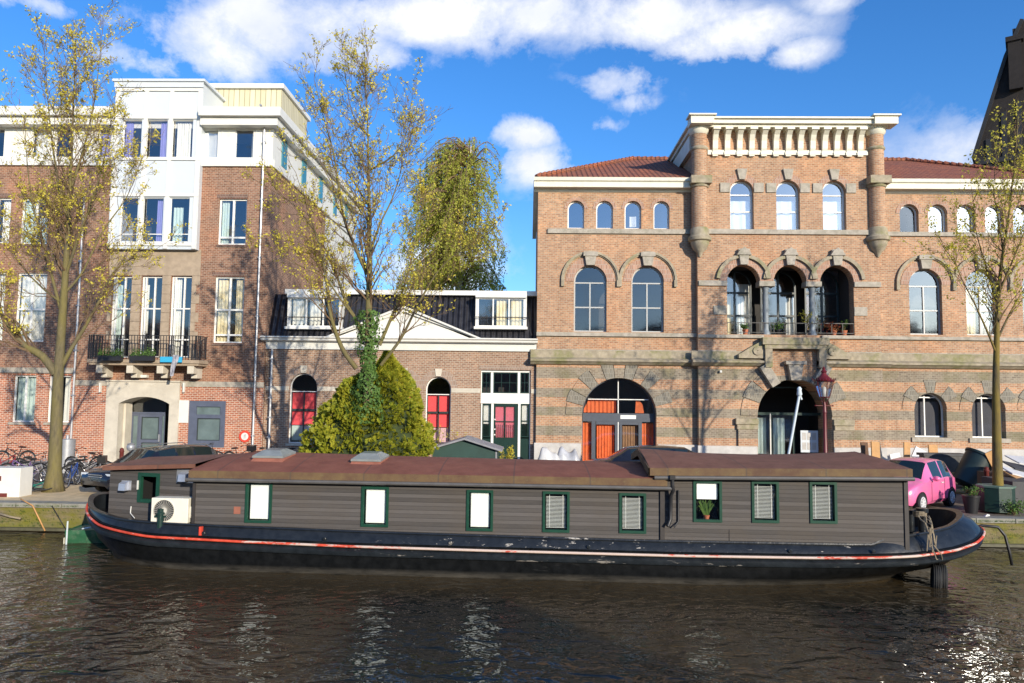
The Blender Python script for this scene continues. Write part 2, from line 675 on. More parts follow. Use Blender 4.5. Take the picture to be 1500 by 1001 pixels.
# ================================================================= right: brick building with the tower
def right_building():
    Y = YR
    YT = Y - .35
    root = empty('brick_building', (P(1040, 600, Y).x, Y, STREET), 'salmon brick building with a square tower, round arched windows and banded ground floor', 'building')
    root.location = (0, 0, 0)
    zc = P(900, 281, Y).z            # underside of the wing cornice
    xl = P(787, 420, Y).x
    xr = 25.4
    xtl = P(1022, 420, YT).x
    xtr = P(1289, 420, YT).x
    zg = STREET - .3
    z_ledge0, z_ledge1 = P(900, 536, Y).z, P(900, 524.5, Y).z
    # ---------- openings of the upper wings
    holesL, holesR = [], []
    dL, dR = [], []
    zt, zb_ = P(900, 294.5, Y).z, P(900, 335, Y).z
    for k, (a, b) in enumerate(((831.5, 855.8), (873.3, 898), (915, 939.4), (957.4, 980.6))):
        x0, x1 = P(a, 315, Y).x, P(b, 315, Y).x
        cur = [(.35, .8, .12, .5, 'curtain', 1)] if k == 2 else []
        holesL.append(window(root, x0, x1, zb_, zt, Y, (x1 - x0) / 2, .17, .06, 'frame_w', glass='glass_sky', curtains=cur)); dL.append(.3)
    arches = []
    zt2, zb2 = P(900, 389, Y).z, P(900, 486.5, Y).z
    for k, (a, b) in enumerate(((840.7, 888.6), (925, 972.4))):
        x0, x1 = P(a, 437, Y).x, P(b, 437, Y).x
        holesL.append(window(root, x0, x1, zb2, zt2, Y, (x1 - x0) / 2, .2, .07, 'frame_g', mull=((.5, .74),), trans=(.74, .37), glass='glass_dim', bar_w=.03)); dL.append(.32)
        arches.append((x0, x1, zt2))
    zt3, zb3 = P(1350, 299.5, Y).z, P(1350, 342, Y).z
    for k, (a, b) in enumerate(((1318, 1345.6), (1360, 1387.5), (1402, 1429), (1443, 1470.5), (1484, 1511))):
        x0, x1 = P(a, 320, Y).x, P(b, 320, Y).x
        cur = [(.1, .9, .05, .85, 'curtain', 3)] if k in (1, 2, 3) else []
        holesR.append(window(root, x0, x1, zb3, zt3, Y, (x1 - x0) / 2, .2, .06, 'frame_w', glass='glass_dim' if k == 0 else 'glass_sky', curtains=cur)); dR.append(.34)
    zt4, zb4 = P(1350, 394, Y).z, P(1350, 490.5, Y).z
    for k, (a, b) in enumerate(((1332, 1380), (1415, 1463), (1498, 1546))):
        x0, x1 = P(a, 440, Y).x, P(b, 440, Y).x
        cur = [(.05, .45, .02, .7, 'curtain_y', 4), (.55, .95, .02, .7, 'curtain', 4)] if k == 1 else []
        holesR.append(window(root, x0, x1, zb4, zt4, Y, (x1 - x0) / 2, .2, .07, 'frame_g', mull=((.5, .74),), trans=(.74, .37), glass='glass', curtains=cur, bar_w=.03)); dR.append(.34)
        arches.append((x0, x1, zt4))
    up = MB()
    wallmesh(up, [(xl, z_ledge1), (xtl, z_ledge1), (xtl, zc), (xl, zc)], holesL, Y, dL)
    wallmesh(up, [(xtr, z_ledge1), (xr, z_ledge1), (xr, zc), (xtr, zc)], holesR, Y, dR)
    # side and back of the wings
    up.add([(xl, Y, zg), (xl, Y + 11, zg), (xl, Y + 11, zc), (xl, Y, zc)], [(0, 3, 2, 1)])
    up.add([(xr, Y, zg), (xr, Y + 11, zg), (xr, Y + 11, zc), (xr, Y, zc)], [(0, 1, 2, 3)])
    up.add([(xl, Y + 11, zg), (xr, Y + 11, zg), (xr, Y + 11, zc), (xl, Y + 11, zc)], [(0, 3, 2, 1)])
    up.build('wing_wall', M['brick_r'], root)
    # ---------- the tower, upper part
    zt5, zb5 = P(1150, 264.5, YT).z, P(1150, 337, YT).z
    ztop = P(1150, 192, YT).z
    ht, dt = [], []
    for k, (a, b) in enumerate(((1069.5, 1104), (1137.3, 1171.7), (1205.3, 1239.3))):
        x0, x1 = P(a, 300, YT).x, P(b, 300, YT).x
        cur = [(.08, .92, .05, .62, 'curtain', 2)] if k < 3 else []
        ht.append(window(root, x0, x1, zb5, zt5, YT, (x1 - x0) / 2, .22, .07, 'frame_w' if k else 'frame_w', trans=(.72, .38), glass='glass_sky', curtains=cur, bar_w=.025)); dt.append(.36)
        # key stone and impost stones
    zs, za = P(1150, 414, YT).z, P(1150, 388.5, YT).z
    zlb = P(1150, 490.5, YT).z
    L = [(P(a, 400, YT).x, P(b, 400, YT).x) for a, b in ((1064.5, 1113), (1133, 1181), (1201, 1250))]
    lp = [(L[0][0], zlb), (L[2][1], zlb)]
    for (x0, x1) in reversed(L):
        R = (x1 - x0) / 2
        for i in range(15):
            t = PI * i / 14
            lp.append((x1 - R + R * math.cos(t), zs + (za - zs) * math.sin(t)))
    ht.append(lp); dt.append(.5)
    tw = MB()
    wallmesh(tw, [(xtl, z_ledge1), (xtr, z_ledge1), (xtr, ztop), (xtl, ztop)], ht, YT, dt)
    for x, fl in ((xtl, 0), (xtr, 1)):
        f = (0, 3, 2, 1) if not fl else (0, 1, 2, 3)
        tw.add([(x, YT, z_ledge1), (x, Y + 9, z_ledge1), (x, Y + 9, ztop), (x, YT, ztop)], [f])
    tw.add([(xtl, Y + 9, zc), (xtr, Y + 9, zc), (xtr, Y + 9, ztop), (xtl, Y + 9, ztop)], [(0, 3, 2, 1)])
    tw.build('tower_wall', M['brick_r'], root)
    # ---------- ground floor, banded
    hb, db = [], []
    x0, x1 = P(852.5, 610, Y).x, P(961.3, 610, Y).x
    zad = P(906, 554, Y).z
    A = outline(x0, x1, zg, zad, (x1 - x0) / 2, 20)
    hb.append(A); db.append(.55)
    door_rect = (x0, x1, zad)
    hr, dr = [], []
    zt6, zb6 = P(1362, 576, Y).z, P(1362, 641, Y).z
    for k, (a, b) in enumerate(((1338.7, 1386), (1422.6, 1472), (1507, 1556))):
        xa, xb = P(a, 608, Y).x, P(b, 608, Y).x
        hr.append(window(root, xa, xb, zb6, zt6, Y, (xb - xa) / 2, .26, .06, 'frame_w', mull=((.42, .93),), trans=(.9,), glass='glass_dim', curtains=[(.06, .94, .03, .8, 'roomgrey', 1)], bar_w=.025, sill=(.16, .12, .2, 'stone')))
        dr.append(.42)
        arches.append((xa, xb, zt6, 'low'))
    gb = MB()
    wallmesh(gb, [(xl, zg), (xtl, zg), (xtl, z_ledge1), (xl, z_ledge1)], hb, Y - .05, db)
    wallmesh(gb, [(xtr, zg), (xr, zg), (xr, z_ledge1), (xtr, z_ledge1)], hr, Y - .05, dr)
    px0, px1 = P(1109, 610, YT).x, P(1218, 610, YT).x
    zpa = P(1163, 556, YT).z
    PA = outline(px0, px1, zg, zpa, (px1 - px0) / 2, 20)
    wallmesh(gb, [(xtl, zg), (xtr, zg), (xtr, z_ledge1), (xtl, z_ledge1)], [PA], YT - .05, [1.6])
    for x, f in ((xtl, (0, 3, 2, 1)), (xtr, (0, 1, 2, 3))):
        gb.add([(x, YT - .05, zg), (x, Y + .2, zg), (x, Y + .2, z_ledge1), (x, YT - .05, z_ledge1)], [f])
    gb.add([(xl, Y - .05, zg), (xl, Y + .01, zg), (xl, Y + .01, z_ledge1), (xl, Y - .05, z_ledge1)], [(0, 3, 2, 1)])
    gb.build('ground_floor_wall', M['brick_base'], root)
    # ---------- plinth
    zp = P(1400, 657, Y).z
    pl = MB()
    pl.box(xl - .08, x0 - .05, Y - .16, Y - .055, zg, zp)
    pl.box(x1 + .05, xtl, Y - .16, Y - .055, zg, zp)
    pl.box(xtl - .07, px0 - .04, YT - .16, YT - .055, zg, zp)
    pl.box(px1 + .04, xtr + .07, YT - .16, YT - .055, zg, zp)
    pl.box(xtr + .075, xr, Y - .16, Y - .055, zg, zp)
    pl.split('plinth', M['plinth'], root, bevel=.02)
    # pilaster blocks beside the portal
    mb = MB()
    xa, xb = P(1080, 620, YT).x, P(1245, 620, YT).x
    zi0, zi1 = P(1094, 629, YT).z, P(1094, 613, YT).z
    mb.box(xa, px0 - .02, YT - .17, YT - .052, zp, zi0)
    mb.box(px1 + .02, xb, YT - .17, YT - .052, zp, zi0)
    mb.split('pilaster', M['brick_base'], root)
    mb = MB()
    for (a, b) in ((xa - .12, px0 - .005), (px1 + .005, xb + .12)):
        mb.box(a, b, YT - .26, YT - .052, zi0 + .22, zi1)
        mb.box(a + .06, b - .0, YT - .2, YT - .052, zi0, zi0 + .22)
    mb.split('impost', M['mossy'], root, bevel=.02)
    # ---------- string courses
    mb = MB()
    for (a, b, Yq, y0px, y1px, pr, cx) in (
            (P(802, 339, Y).x, xtl, Y, 343, 336, .1, 900), (xtr, xr, Y, 347, 341, .1, 1400), (xtl - .02, xtr + .02, YT, 344, 337, .1, 1150),
            (xl - .02, xtl, Y, 493.5, 488, .12, 900), (xtr, xr, Y, 499, 494, .12, 1400), (xtl - .02, P(1118, 490, YT).x, YT, 495.5, 490.7, .12, 1070),
            (P(1203, 490, YT).x, xtr + .02, YT, 497, 492, .12, 1250)):
        mb.box(a, b, Yq - pr, Yq - .004, P(cx, y0px, Yq).z, P(cx, y1px, Yq).z)
    mb.split('string_course', M['stone'], root, bevel=.015)
    # ---------- the ledge with a stone band above
    mb = MB()
    prof = [(.02, 0), (.16, .05), (.3, .18), (.36, .2), (.36, .3), (.05, .42), (.05, .8), (-.0, .84)]
    zl = z_ledge0

    def ledge(a, b, Yq, endl=False):
        pts = [(Yq + .02, zl)] + [(Yq - p - .0, zl + q * (z_ledge1 - z_ledge0) / .42) for p, q in prof] + [(Yq + .02, zl + .84 * (z_ledge1 - z_ledge0) / .42)]
        mb.xprism(pts, a, b)
    xca, xcb = P(1127.5, 530, YT).x, P(1195, 530, YT).x
    ledge(xl - .28, xtl - .3, Y)
    ledge(xtl - .3, xca, YT)
    ledge(xcb, xtr + .3, YT)
    ledge(xtr + .3, xr, Y)
    mb.split('ledge', M['mossy'], root)
    mb = MB()
    zq0, zq1 = P(900, 523, Y).z, P(900, 512.5, Y).z
    for a, b, Yq in ((xl, xtl - .003, Y), (xtl, xca - 1.5, YT), (xcb + 1.5, xtr, YT), (xtr + .003, xr, Y)):
        mb.box(a, b, Yq - .035, Yq - .003, zq0, zq1)
    mb.split('stone_band', M['stone'], root)
    # centre piece rising over the portal
    mb = MB()
    zc0, zc1 = P(1160, 512, YT).z, P(1160, 496, YT).z
    for sgn, xx in ((1, xca), (-1, xcb)):
        mb.box(min(xx, xx + sgn * -.32), max(xx, xx + sgn * -.32), YT - .42, YT - .004, z_ledge0 - .02, zc0)
    mb.box(xca - .45, xcb + .45, YT - .5, YT - .004, zc0 + .18, zc1)
    mb.box(xca - .34, xcb + .34, YT - .44, YT - .004, zc0, zc0 + .18)
    # scroll consoles either side
    for sgn, xx in ((-1, xca - .32), (1, xcb + .32)):
        pts = []
        for i in range(13):
            t = i / 12
            pts.append((xx + sgn * 1.15 * t, z_ledge1 + .2 + (zc1 - z_ledge1 - .3) * (1 - t) ** 1.3 + .08 * math.sin(t * PI)))
        poly = [(xx, z_ledge1 + .02)] + [(xx + sgn * 1.15, z_ledge1 + .02)] + list(reversed(pts))
        if sgn < 0: poly = list(reversed(poly))
        mb.prism(poly, YT - .3, YT - .004)
        c = (xx + sgn * .32, z_ledge1 + .36)
        mb.ringblock(c[0], c[1], .02, .2, 0, 2 * PI, YT - .36, YT - .3, 18)
    mb.build('portal_gable', M['mossy'], root, bevel=.02)
    mb = MB()
    mb.box(xca + .01, xcb - .01, YT - .1, YT - .052, z_ledge0 - .4, zc0 - .01)
    mb.build('portal_brick', M['brick_r'], root)
    # ---------- arch surrounds
    st, bk = MB(), MB()

    def voussoirs(cx, cz, r0, r1, Yq, n, pat, pr=.06):
        for i in range(n):
            a0, a1 = PI * i / n, PI * (i + 1) / n
            (st if pat[i % len(pat)] else bk).ringblock(cx, cz, r0, r1 + (.06 if pat[i % len(pat)] else 0), a0 + .006, a1 - .006, Yq - pr - (.006 if pat[i % len(pat)] else 0), Yq - .052, 3)
    r = (x1 - x0) / 2
    voussoirs((x0 + x1) / 2, zad - r, r + .002, r + .75, Y, 13, (0, 1, 0, 1, 0, 1), .09)
    r = (px1 - px0) / 2
    voussoirs((px0 + px1) / 2, zpa - r, r + .002, r + .75, YT, 9, (0, 1, 0, 1, 0, 1, 0, 1, 0), .09)
    for a in arches:
        if len(a) == 4:
            ra = (a[1] - a[0]) / 2
            voussoirs((a[0] + a[1]) / 2, a[2] - ra, ra + .002, ra + .55, Y, 7, (0, 1, 0, 1, 0, 1, 0), .08)
    st.split('arch_stone', M['greyvous'], root, bevel=.01)
    bk.split('arch_brick', M['brick_base'], root)
    # hood moulds + key stones
    hm, ks = MB(), MB()
    for a in arches:
        if len(a) == 3:
            ra = (a[1] - a[0]) / 2
            cx, cz = (a[0] + a[1]) / 2, a[2] - ra
            kh = .005 * (arches.index(a) % 2)
            hm.ringblock(cx, cz + .05, ra + .50, ra + .6, 0, PI, Y - .12 - kh, Y - .004, 22)
            hm.ringblock(cx, cz + .05, ra + .45, ra + .499, 0, PI, Y - .06 - kh, Y - .004, 22)
            for s in (-1, 1):
                hm.box(cx + s * (ra + .53) - .07, cx + s * (ra + .53) + .07, Y - .125 - kh, Y - .004, cz - .25, cz + .05)
            ks.prism([(cx - .2, a[2] - .02), (cx + .2, a[2] - .02), (cx + .3, a[2] + .62), (cx - .3, a[2] + .62)], Y - .18, Y - .004)
            ks.box(cx - .34, cx + .34, Y - .22, Y - .004, a[2] + .4, a[2] + .6)
            bk2 = None
    for (a, b) in L:
        ra = (b - a) / 2
        cx = (a + b) / 2
        hm.ringblock(cx, zs + .02, ra + .34, ra + .5, .12, PI - .12, YT - .14 - .005 * (L.index((a, b)) % 2), YT - .004, 22)
        ks.prism([(cx - .17, za - .02), (cx + .17, za - .02), (cx + .26, za + .7), (cx - .26, za + .7)], YT - .2, YT - .004)
        ks.prism([(cx - .34, za + .42), (cx + .34, za + .42), (cx + .2, za + .66), (cx, za + .78), (cx - .2, za + .66)], YT - .25, YT - .004)
    for i in range(2):
        c = (L[i][1] + L[i + 1][0]) / 2
        hm.prism([(c - .06, zs + .15), (c + .06, zs + .15), (c + .12, zs + .4), (c - .12, zs + .4)], YT - .18, YT - .004)
    for (a, b) in ((1069.5, 1104), (1137.3, 1171.7), (1205.3, 1239.3)):
        c = (P(a, 300, YT).x + P(b, 300, YT).x) / 2
        ks.prism([(c - .14, zt5 + .02), (c + .14, zt5 + .02), (c + .24, zt5 + .52), (c - .24, zt5 + .52)], YT - .12, YT - .004)
        hw = (P(b, 300, YT).x - P(a, 300, YT).x) / 2
        for s in (-1, 1):
            u, v = c + s * (hw + .01), c + s * (hw + .46)
            ks.box(min(u, v), max(u, v), YT - .06, YT - .004, zt5 - .58, zt5 - .14)
    # key console over the portal
    c = (px0 + px1) / 2
    ks.prism([(c - .22, zpa - .05), (c + .22, zpa - .05), (c + .34, zpa + .66), (c - .34, zpa + .66)], YT - .34, YT - .052)
    ks.box(c - .46, c + .46, YT - .4, YT - .052, zpa + .66, zpa + .82)
    for s in (-1, 1):
        a = PI / 2 + s * .56
        rr = (px1 - px0) / 2
        x_, z_ = c + math.cos(a) * (rr + .5), zpa - rr + math.sin(a) * (rr + .5)
        ks.cbox((x_, YT - .2, z_), .42, .3, 1.05, Matrix.Rotation(-(a - PI / 2), 3, 'Y'))
    # plain stone blocks beside the loggia
    for (a, b) in ((1045, 1064), (1251, 1270)):
        ks.box(P(a, 455, YT).x, P(b, 455, YT).x, YT - .05, YT - .004, P(1150, 462, YT).z, P(1150, 449, YT).z)
    hm.split('hood_mould', M['mossy'], root)
    ks.split('keystone', M['stone'], root, bevel=.012)
    # small brick arch rings of the upper windows
    mb = MB()
    kk = 0
    for (a, b, zz, yy, q) in [(h[0][0], h[1][0], zt, Y, .16) for h in holesL[:4]] + [(h[0][0], h[1][0], zt3, Y, .18) for h in holesR[:5]] + [(h[0][0], h[1][0], zt5, YT, .3) for h in ht[:3]] + [(a[0], a[1], a[2], Y, .38) for a in arches if len(a) == 3] + [(a, b, za, YT, .33) for a, b in L]:
        ra = (b - a) / 2
        ra2 = ra
        kk = (kk + 1) % 2
        mb.ringblock((a + b) / 2, zz - ra, ra + .004, ra + q, 0, PI, yy - .02 - .004 * kk, yy - .003, 20)
    mb.split('brick_arch', M['brick_arch'], root)
    # ---------- imposts and columns of the loggia
    mb = MB()
    zi0, zi1 = P(1150, 420, YT).z, P(1150, 412.5, YT).z
    cols = [((L[0][1] + L[1][0]) / 2), ((L[1][1] + L[2][0]) / 2)]
    for c in cols: mb.box(c - .36, c + .36, YT - .08, YT + .5, zi0, zi1 + .0)
    mb.box(P(1023, 416, YT).x, L[0][0] - .002, YT - .1, YT - .004, zi0, zi1)
    mb.box(L[2][1] + .002, xtr + .02, YT - .1, YT - .004, zi0, zi1)
    mb.split('impost', M['stone'], root, bevel=.015)
    for c in cols:
        mb = MB()
        mb.lathe([(.2, 0), (.2, .1), (.15, .16), (.135, .3), (.125, zi0 - zlb - .16), (.17, zi0 - zlb - .06), (.17, zi0 - zlb)], 16, (c, YT + .2, zlb))
        mb.build('column', M['column'], root, smooth=True, angle=50)
    # loggia room
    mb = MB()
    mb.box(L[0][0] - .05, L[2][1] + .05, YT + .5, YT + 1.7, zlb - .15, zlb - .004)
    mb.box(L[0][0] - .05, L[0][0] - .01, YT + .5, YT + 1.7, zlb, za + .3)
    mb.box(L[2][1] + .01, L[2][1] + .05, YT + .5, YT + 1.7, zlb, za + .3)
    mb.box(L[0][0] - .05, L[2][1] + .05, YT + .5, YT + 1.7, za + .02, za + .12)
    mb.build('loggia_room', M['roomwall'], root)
    for i, (a, b) in enumerate(L):
        aa, bb = a - .1 * (i > 0) + .0, b + .1 * (i < 2)
        cur = [[(.05, .42, .02, .62, 'curtain_y', 3), (.6, .97, .02, .8, 'curtain', 4)], [(.75, .98, .02, .6, 'curtain', 2)], [(.1, .45, .02, .7, 'brownc', 2)]][i]
        window(root, aa, bb, zlb, za + .02, YT + 1.62, (bb - aa) / 2, 0, .08, 'frame_d', mull=(.5,), trans=(.66, .32), glass='glass', curtains=cur, name='loggia_window')
        mb = MB()
        e = .02
        rail(mb, a - (.5 if i else 0) + e, b + (.5 if i < 2 else 0) - e, YT + .05 + (.02 if i == 1 else 0), zlb + .08, zlb + .52, .42, .012)
        mb.build('railing', M['iron'], root)
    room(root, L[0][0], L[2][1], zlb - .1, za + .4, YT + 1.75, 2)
    # ---------- wing cornices (white), eaves
    mb = MB()

    def cornice(a, b, Yq, z0, z1, pr=.42, back=None, soff=.25):
        h = z1 - z0
        mb.xprism([(Yq + .1, z0 - soff * .5), (Yq - .06, z0 - soff * .5), (Yq - .1, z0), (Yq - pr, z0), (Yq - pr, z0 + h * .55), (Yq - pr - .08, z0 + h * .66), (Yq - pr - .1, z1), (Yq + .1, z1)], a, b)
    zc1 = P(900, 264.5, Y).z
    cornice(xl - .2, xtl - .01, Y, zc + .1, zc1)
    cornice(xtr + .01, xr + .2, Y, zc + .1, zc1)
    # return along the left side
    h = zc1 - zc - .1
    mb.box(xl - .22, xl - .004, Y + .1, Y + 11, zc + .1, zc1)
    mb.split('wing_cornice', M['cream'], root)
    # ---------- tower cornice
    mb = MB()
    z1 = P(1150, 179.5, YT).z
    z0 = P(1150, 191.5, YT).z
    xa, xb = P(1013, 185, YT).x, P(1298, 185, YT).x
    pr = .62
    mb.box(xa, xb, YT - pr, Y + 9.1, z0 + .12, z1 - .08)
    mb.box(xa - .12, xb + .12, YT - pr - .12, Y + 9.2, z1 - .08, z1)
    mb.box(xa + .12, xb - .12, YT - pr + .16, Y + 9, z0, z0 + .118)
    for cx in (P(1023.5, 185, YT).x, P(1287, 185, YT).x):
        mb.box(cx - .52, cx + .52, YT - pr - .16, YT - pr + .6, z0 + .06, z1 + .02)
        mb.box(cx - .62, cx + .62, YT - pr - .26, YT - pr + .5, z1 + .024, z1 + .09)
    # side eaves panel below, along the tower's left and right flank
    mb.box(xa + .04, xtl - .003, Y + .3, Y + 9, z0 - .75, z0 - .02)
    mb.box(xtr + .003, xb - .04, Y + .3, Y + 9, z0 - .75, z0 - .02)
    mb.build('tower_cornice', M['cream'], root)
    mb = MB()
    z2, z3 = P(1150, 228.5, YT).z, P(1150, 224, YT).z
    mb.box(P(1036, 220, YT).x, P(1270, 220, YT).x, YT - .09, YT - .004, z2 + .02, z3 + .09)
    xs = [P(1000 + q / 3, 205, YT).x for q in (140, 193, 246.5, 300, 353, 406, 460, 513, 566.5, 619, 672, 725.5, 775)]
    for x in xs:
        w = .12
        prof = [(YT - .004, z2 - .06), (YT - .13, z2 - .06), (YT - .13, z2 + .2), (YT - .17, z2 + .3), (YT - .2, z0 - .55), (YT - .3, z0 - .3), (YT - .46, z0 - .14), (YT - .5, z0 - .004), (YT - .004, z0 - .004)]
        mb.xprism(prof, x - w, x + w)
        mb.box(x - w - .05, x + w + .05, YT - .53, YT - .004, z0 - .12, z0 + .0)
        mb.box(x - w - .03, x + w + .03, YT - .15, YT - .004, z2 - .0, z2 + .14)
    mb.split('cornice_bracket', M['cream'], root)
    # ---------- corner turrets
    for cpx in (1024.5, 1284):
        cx = P(cpx, 300, YT).x
        cy = YT - .02
        tp = z0 + .1
        zq = [P(cpx, q, YT).z for q in (337, 273, 262, 222, 217, 195)]
        mb = MB()
        mb.lathe([(.36, zq[0]), (.36, zq[1]), (.35, zq[2]), (.35, zq[5]), (.35, tp)], 24, (cx, cy, 0))
        t = mb.build('turret', M['brick_r'], root, smooth=True, angle=50)
        mb = MB()
        mb.box(cx - .47, cx + .47, cy - .5, cy + .3, zq[1] + .02, zq[2] + .02)
        mb.lathe([(.4, zq[1] - .1), (.44, zq[1] - .04), (.44, zq[1] + .02)], 20, (cx, cy, 0))
        mb.lathe([(.37, zq[3]), (.41, zq[3] + .04), (.41, zq[4] - .04), (.37, zq[4])], 20, (cx, cy, 0))
        zz = P(cpx, 344, YT).z
        mb.lathe([(.05, zz - 1.05), (.1, zz - .95), (.14, zz - .85), (.3, zz - .7), (.4, zz - .48), (.42, zz - .35), (.52, zz - .3), (.54, zz - .16), (.46, zz - .1), (.42, zz), (.42, zz + .22), (.37, zz + .3)], 24, (cx, cy, 0))
        mb.split('turret_corbel', M['mossy'], t, smooth=True, angle=45)
        mb = MB()
        mb.lathe([(.36, tp - .36), (.44, tp - .26), (.47, tp - .12), (.47, tp + .02)], 24, (cx, cy, 0))
        mb.build('turret_cap', M['cream'], t, smooth=True, angle=45)
    # ---------- roofs
    rf = MB()

    def hip(a, b, left_hip, right_hip, zr, dy=5.5):
        e = Y - .45
        r0 = a + (left_hip if left_hip else 0)
        r1 = b - (right_hip if right_hip else 0)
        vs = [(a, e, zc1), (b, e, zc1), (b, Y + 11, zc1), (a, Y + 11, zc1), (r0, Y + dy, zr), (r1, Y + dy, zr)]
        rf.add(vs, [(0, 1, 5, 4), (1, 2, 5), (2, 3, 4, 5), (3, 0, 4)])
        return vs
    zr = P(910, 233.5, Y + 5.5).z
    va = hip(xl - .1, xtl, 5.3, 0, zr)
    vb = hip(xtr, xr + .1, 0, 5.3, zr)
    rf.split('roof', M['rooftile'], root)
    mb = MB()
    for (p, q) in ((va[0], va[4]), (va[4], va[5]), (vb[4], vb[5]), (vb[1], vb[5])):
        p, q = Vector(p), Vector(q)
        n = max(2, int((q - p).length / .33))
        for i in range(n):
            a_ = p.lerp(q, i / n)
            b_ = p.lerp(q, (i + 1.06) / n)
            mb.tube([a_ + Vector((0, 0, .03)), b_ + Vector((0, 0, .06))], [.1, .13], 8)
    mb.split('ridge_tile', M['rooftile'], root)
    # right wing's own slope falls away to the right
    # ---------- arched glazed door left
    a, b, t = door_rect
    yd = Y + .35
    rr = (b - a) / 2
    zsp = P(906, 606, Y).z
    mb = MB()
    B0 = outline(a, b, zg, t, rr, 20)
    B1 = outline(a + .06, b - .06, zg, t - .06, rr - .06, 20)
    ringmesh(mb, B0, B1, yd, yd + .1)
    mb.box(a + .05, b - .05, yd - .03, yd + .1, zsp - .38, zsp)
    d = M['frame_blue']
    for fx in (.165, .46, .5, .8): pass
    W_ = b - a
    for fx, hw in ((.165, .09), (.475, .06), (.535, .06), (.80, .08)):
        mb.box(a + W_ * fx - hw, a + W_ * fx + hw, yd - .02, yd + .09, zg, zsp - .38)
    mb.box(a + W_ * .2, a + W_ * .78, yd - .015, yd + .085, zsp - .52, zsp - .38)
    mb.box(a + W_ * .2, a + W_ * .78, yd - .015, yd + .085, STREET, STREET + .3)
    dd = mb.build('arched_door', M['frame_blue'], root)
    mb = MB()
    mb.box((a + b) / 2 - .02, (a + b) / 2 + .02, yd - .02, yd + .05, zsp, t - .06)
    mb.box(a + .3, b - .3, yd - .02, yd + .05, zsp + .62, zsp + .66)
    mb.box(a + W_ * .5 - .02, a + W_ * .5 + .02, yd - .035, yd - .02, STREET, zsp - .4)
    mb.box(a + W_ * .53, a + W_ * .74, yd - .04, yd - .03, zsp - .25, zsp - .08)
    mb.build('glazing_bar', M['frame_w'], dd)
    mb = MB()
    mb.add([(x, yd + .05, z) for x, z in B1], [tuple(range(len(B1)))])
    mb.build('pane', M['glass'], dd)
    for (f0, f1, m_, q) in ((.02, .16, 'orange', 3), (.215, .45, 'orange', 6), (.56, .78, 'brownc', 6), (.82, .985, 'orange', 3)):
        curtain_mb(a + W_ * f0, a + W_ * f1, STREET, zsp - .45, yd + .2, q, .03).build('curtain', M[m_], dd, smooth=True)
    mb = curtain_mb(a + .12, a + W_ * .48, zsp + .02, zsp + .62, yd + .2, 8, .03)
    mb.v = [(x, y, min(z, zsp + .62, zsp + 1.9 * (x - a) - .05)) for x, y, z in mb.v]
    mb.build('curtain', M['orange'], dd, smooth=True)
    mb = MB()
    mb.add([(a + W_ * .74, yd + .2, zsp + .02), (a + W_ * .86, yd + .2, zsp + .02), (a + W_ * .84, yd + .2, zsp + .45), (a + W_ * .79, yd + .2, zsp + .6), (a + W_ * .75, yd + .2, zsp + .62)], [(0, 1, 2, 3, 4)])
    mb.build('curtain', M['orange'], dd)
    # ---------- portal: glazed inner doors in the dark passage
    yd = YT + 1.2
    mb = MB()
    w_ = px1 - px0
    zq = P(1130, 607, YT).z
    mb.box(px0, px0 + .1, yd, yd + .1, zg, zq)
    for f in (.3, .62): mb.box(px0 + w_ * f - .05, px0 + w_ * f + .05, yd, yd + .1, zg, zq)
    mb.box(px0, px1, yd - .01, yd + .11, zq - .06, zq + .06)
    mb.box(px0, px1, yd, yd + .1, zq + 1.2, zq + 1.26)
    mb.box(px0, px0 + w_ * .3, yd + .01, yd + .09, STREET, STREET + .75)
    pd = mb.build('portal_door', M['green_d'], root)
    mb = MB()
    mb.box(px0 + .14, px0 + w_ * .27, yd - .02, yd + .0, STREET + .1, STREET + .7)
    mb.box(px0 + w_ * .285, px0 + w_ * .3, yd - .03, yd - .012, STREET, zq)
    mb.split('door_panel', M['white'], pd)
    mb = MB()
    mb.box(px0 + .1, px0 + w_ * .62, yd + .04, yd + .06, zg, zq - .06)
    mb.build('pane', M['glass'], pd)
    curtain_mb(px0 + .2, px0 + w_ * .26, STREET + .8, zq - .2, yd + .3, 3).build('curtain', M['curtain_t'], pd, smooth=True)
    curtain_mb(px0 + w_ * .36, px0 + w_ * .52, STREET + .2, zq - .2, yd + .3, 3).build('curtain', M['curtain_t'], pd, smooth=True)
    mb = MB()
    mb.box(px0 + w_ * .68, px0 + w_ * .92, yd - .3, yd - .25, P(1190, 663, YT + .9).z, P(1190, 631, YT + .9).z)
    nb = mb.build('notice_board', M['panel'], root)
    mb = MB()
    zz0, zz1 = P(1190, 663, YT + .9).z, P(1190, 631, YT + .9).z
    for i in range(3):
        for j in range(2):
            xx = px0 + w_ * (.70 + .068 * i)
            mb.box(xx, xx + w_ * .055, yd - .306, yd - .302, zz0 + .12 + j * (zz1 - zz0) * .45, zz0 + .07 + (j * .45 + .38) * (zz1 - zz0))
    mb.build('notice', M['plinth'], nb)
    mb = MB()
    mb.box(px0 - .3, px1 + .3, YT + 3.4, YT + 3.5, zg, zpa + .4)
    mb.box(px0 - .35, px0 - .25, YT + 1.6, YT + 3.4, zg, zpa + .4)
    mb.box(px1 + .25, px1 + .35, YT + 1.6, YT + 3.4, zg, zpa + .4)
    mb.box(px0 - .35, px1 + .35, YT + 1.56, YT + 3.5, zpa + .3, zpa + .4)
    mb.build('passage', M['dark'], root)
    # ---------- dark rooms
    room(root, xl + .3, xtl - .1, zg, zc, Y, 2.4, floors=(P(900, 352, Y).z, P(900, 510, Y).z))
    room(root, xtr + .1, xr - .2, zg, zc, Y, 2.4, floors=(P(1350, 356, Y).z, P(1350, 520, Y).z))
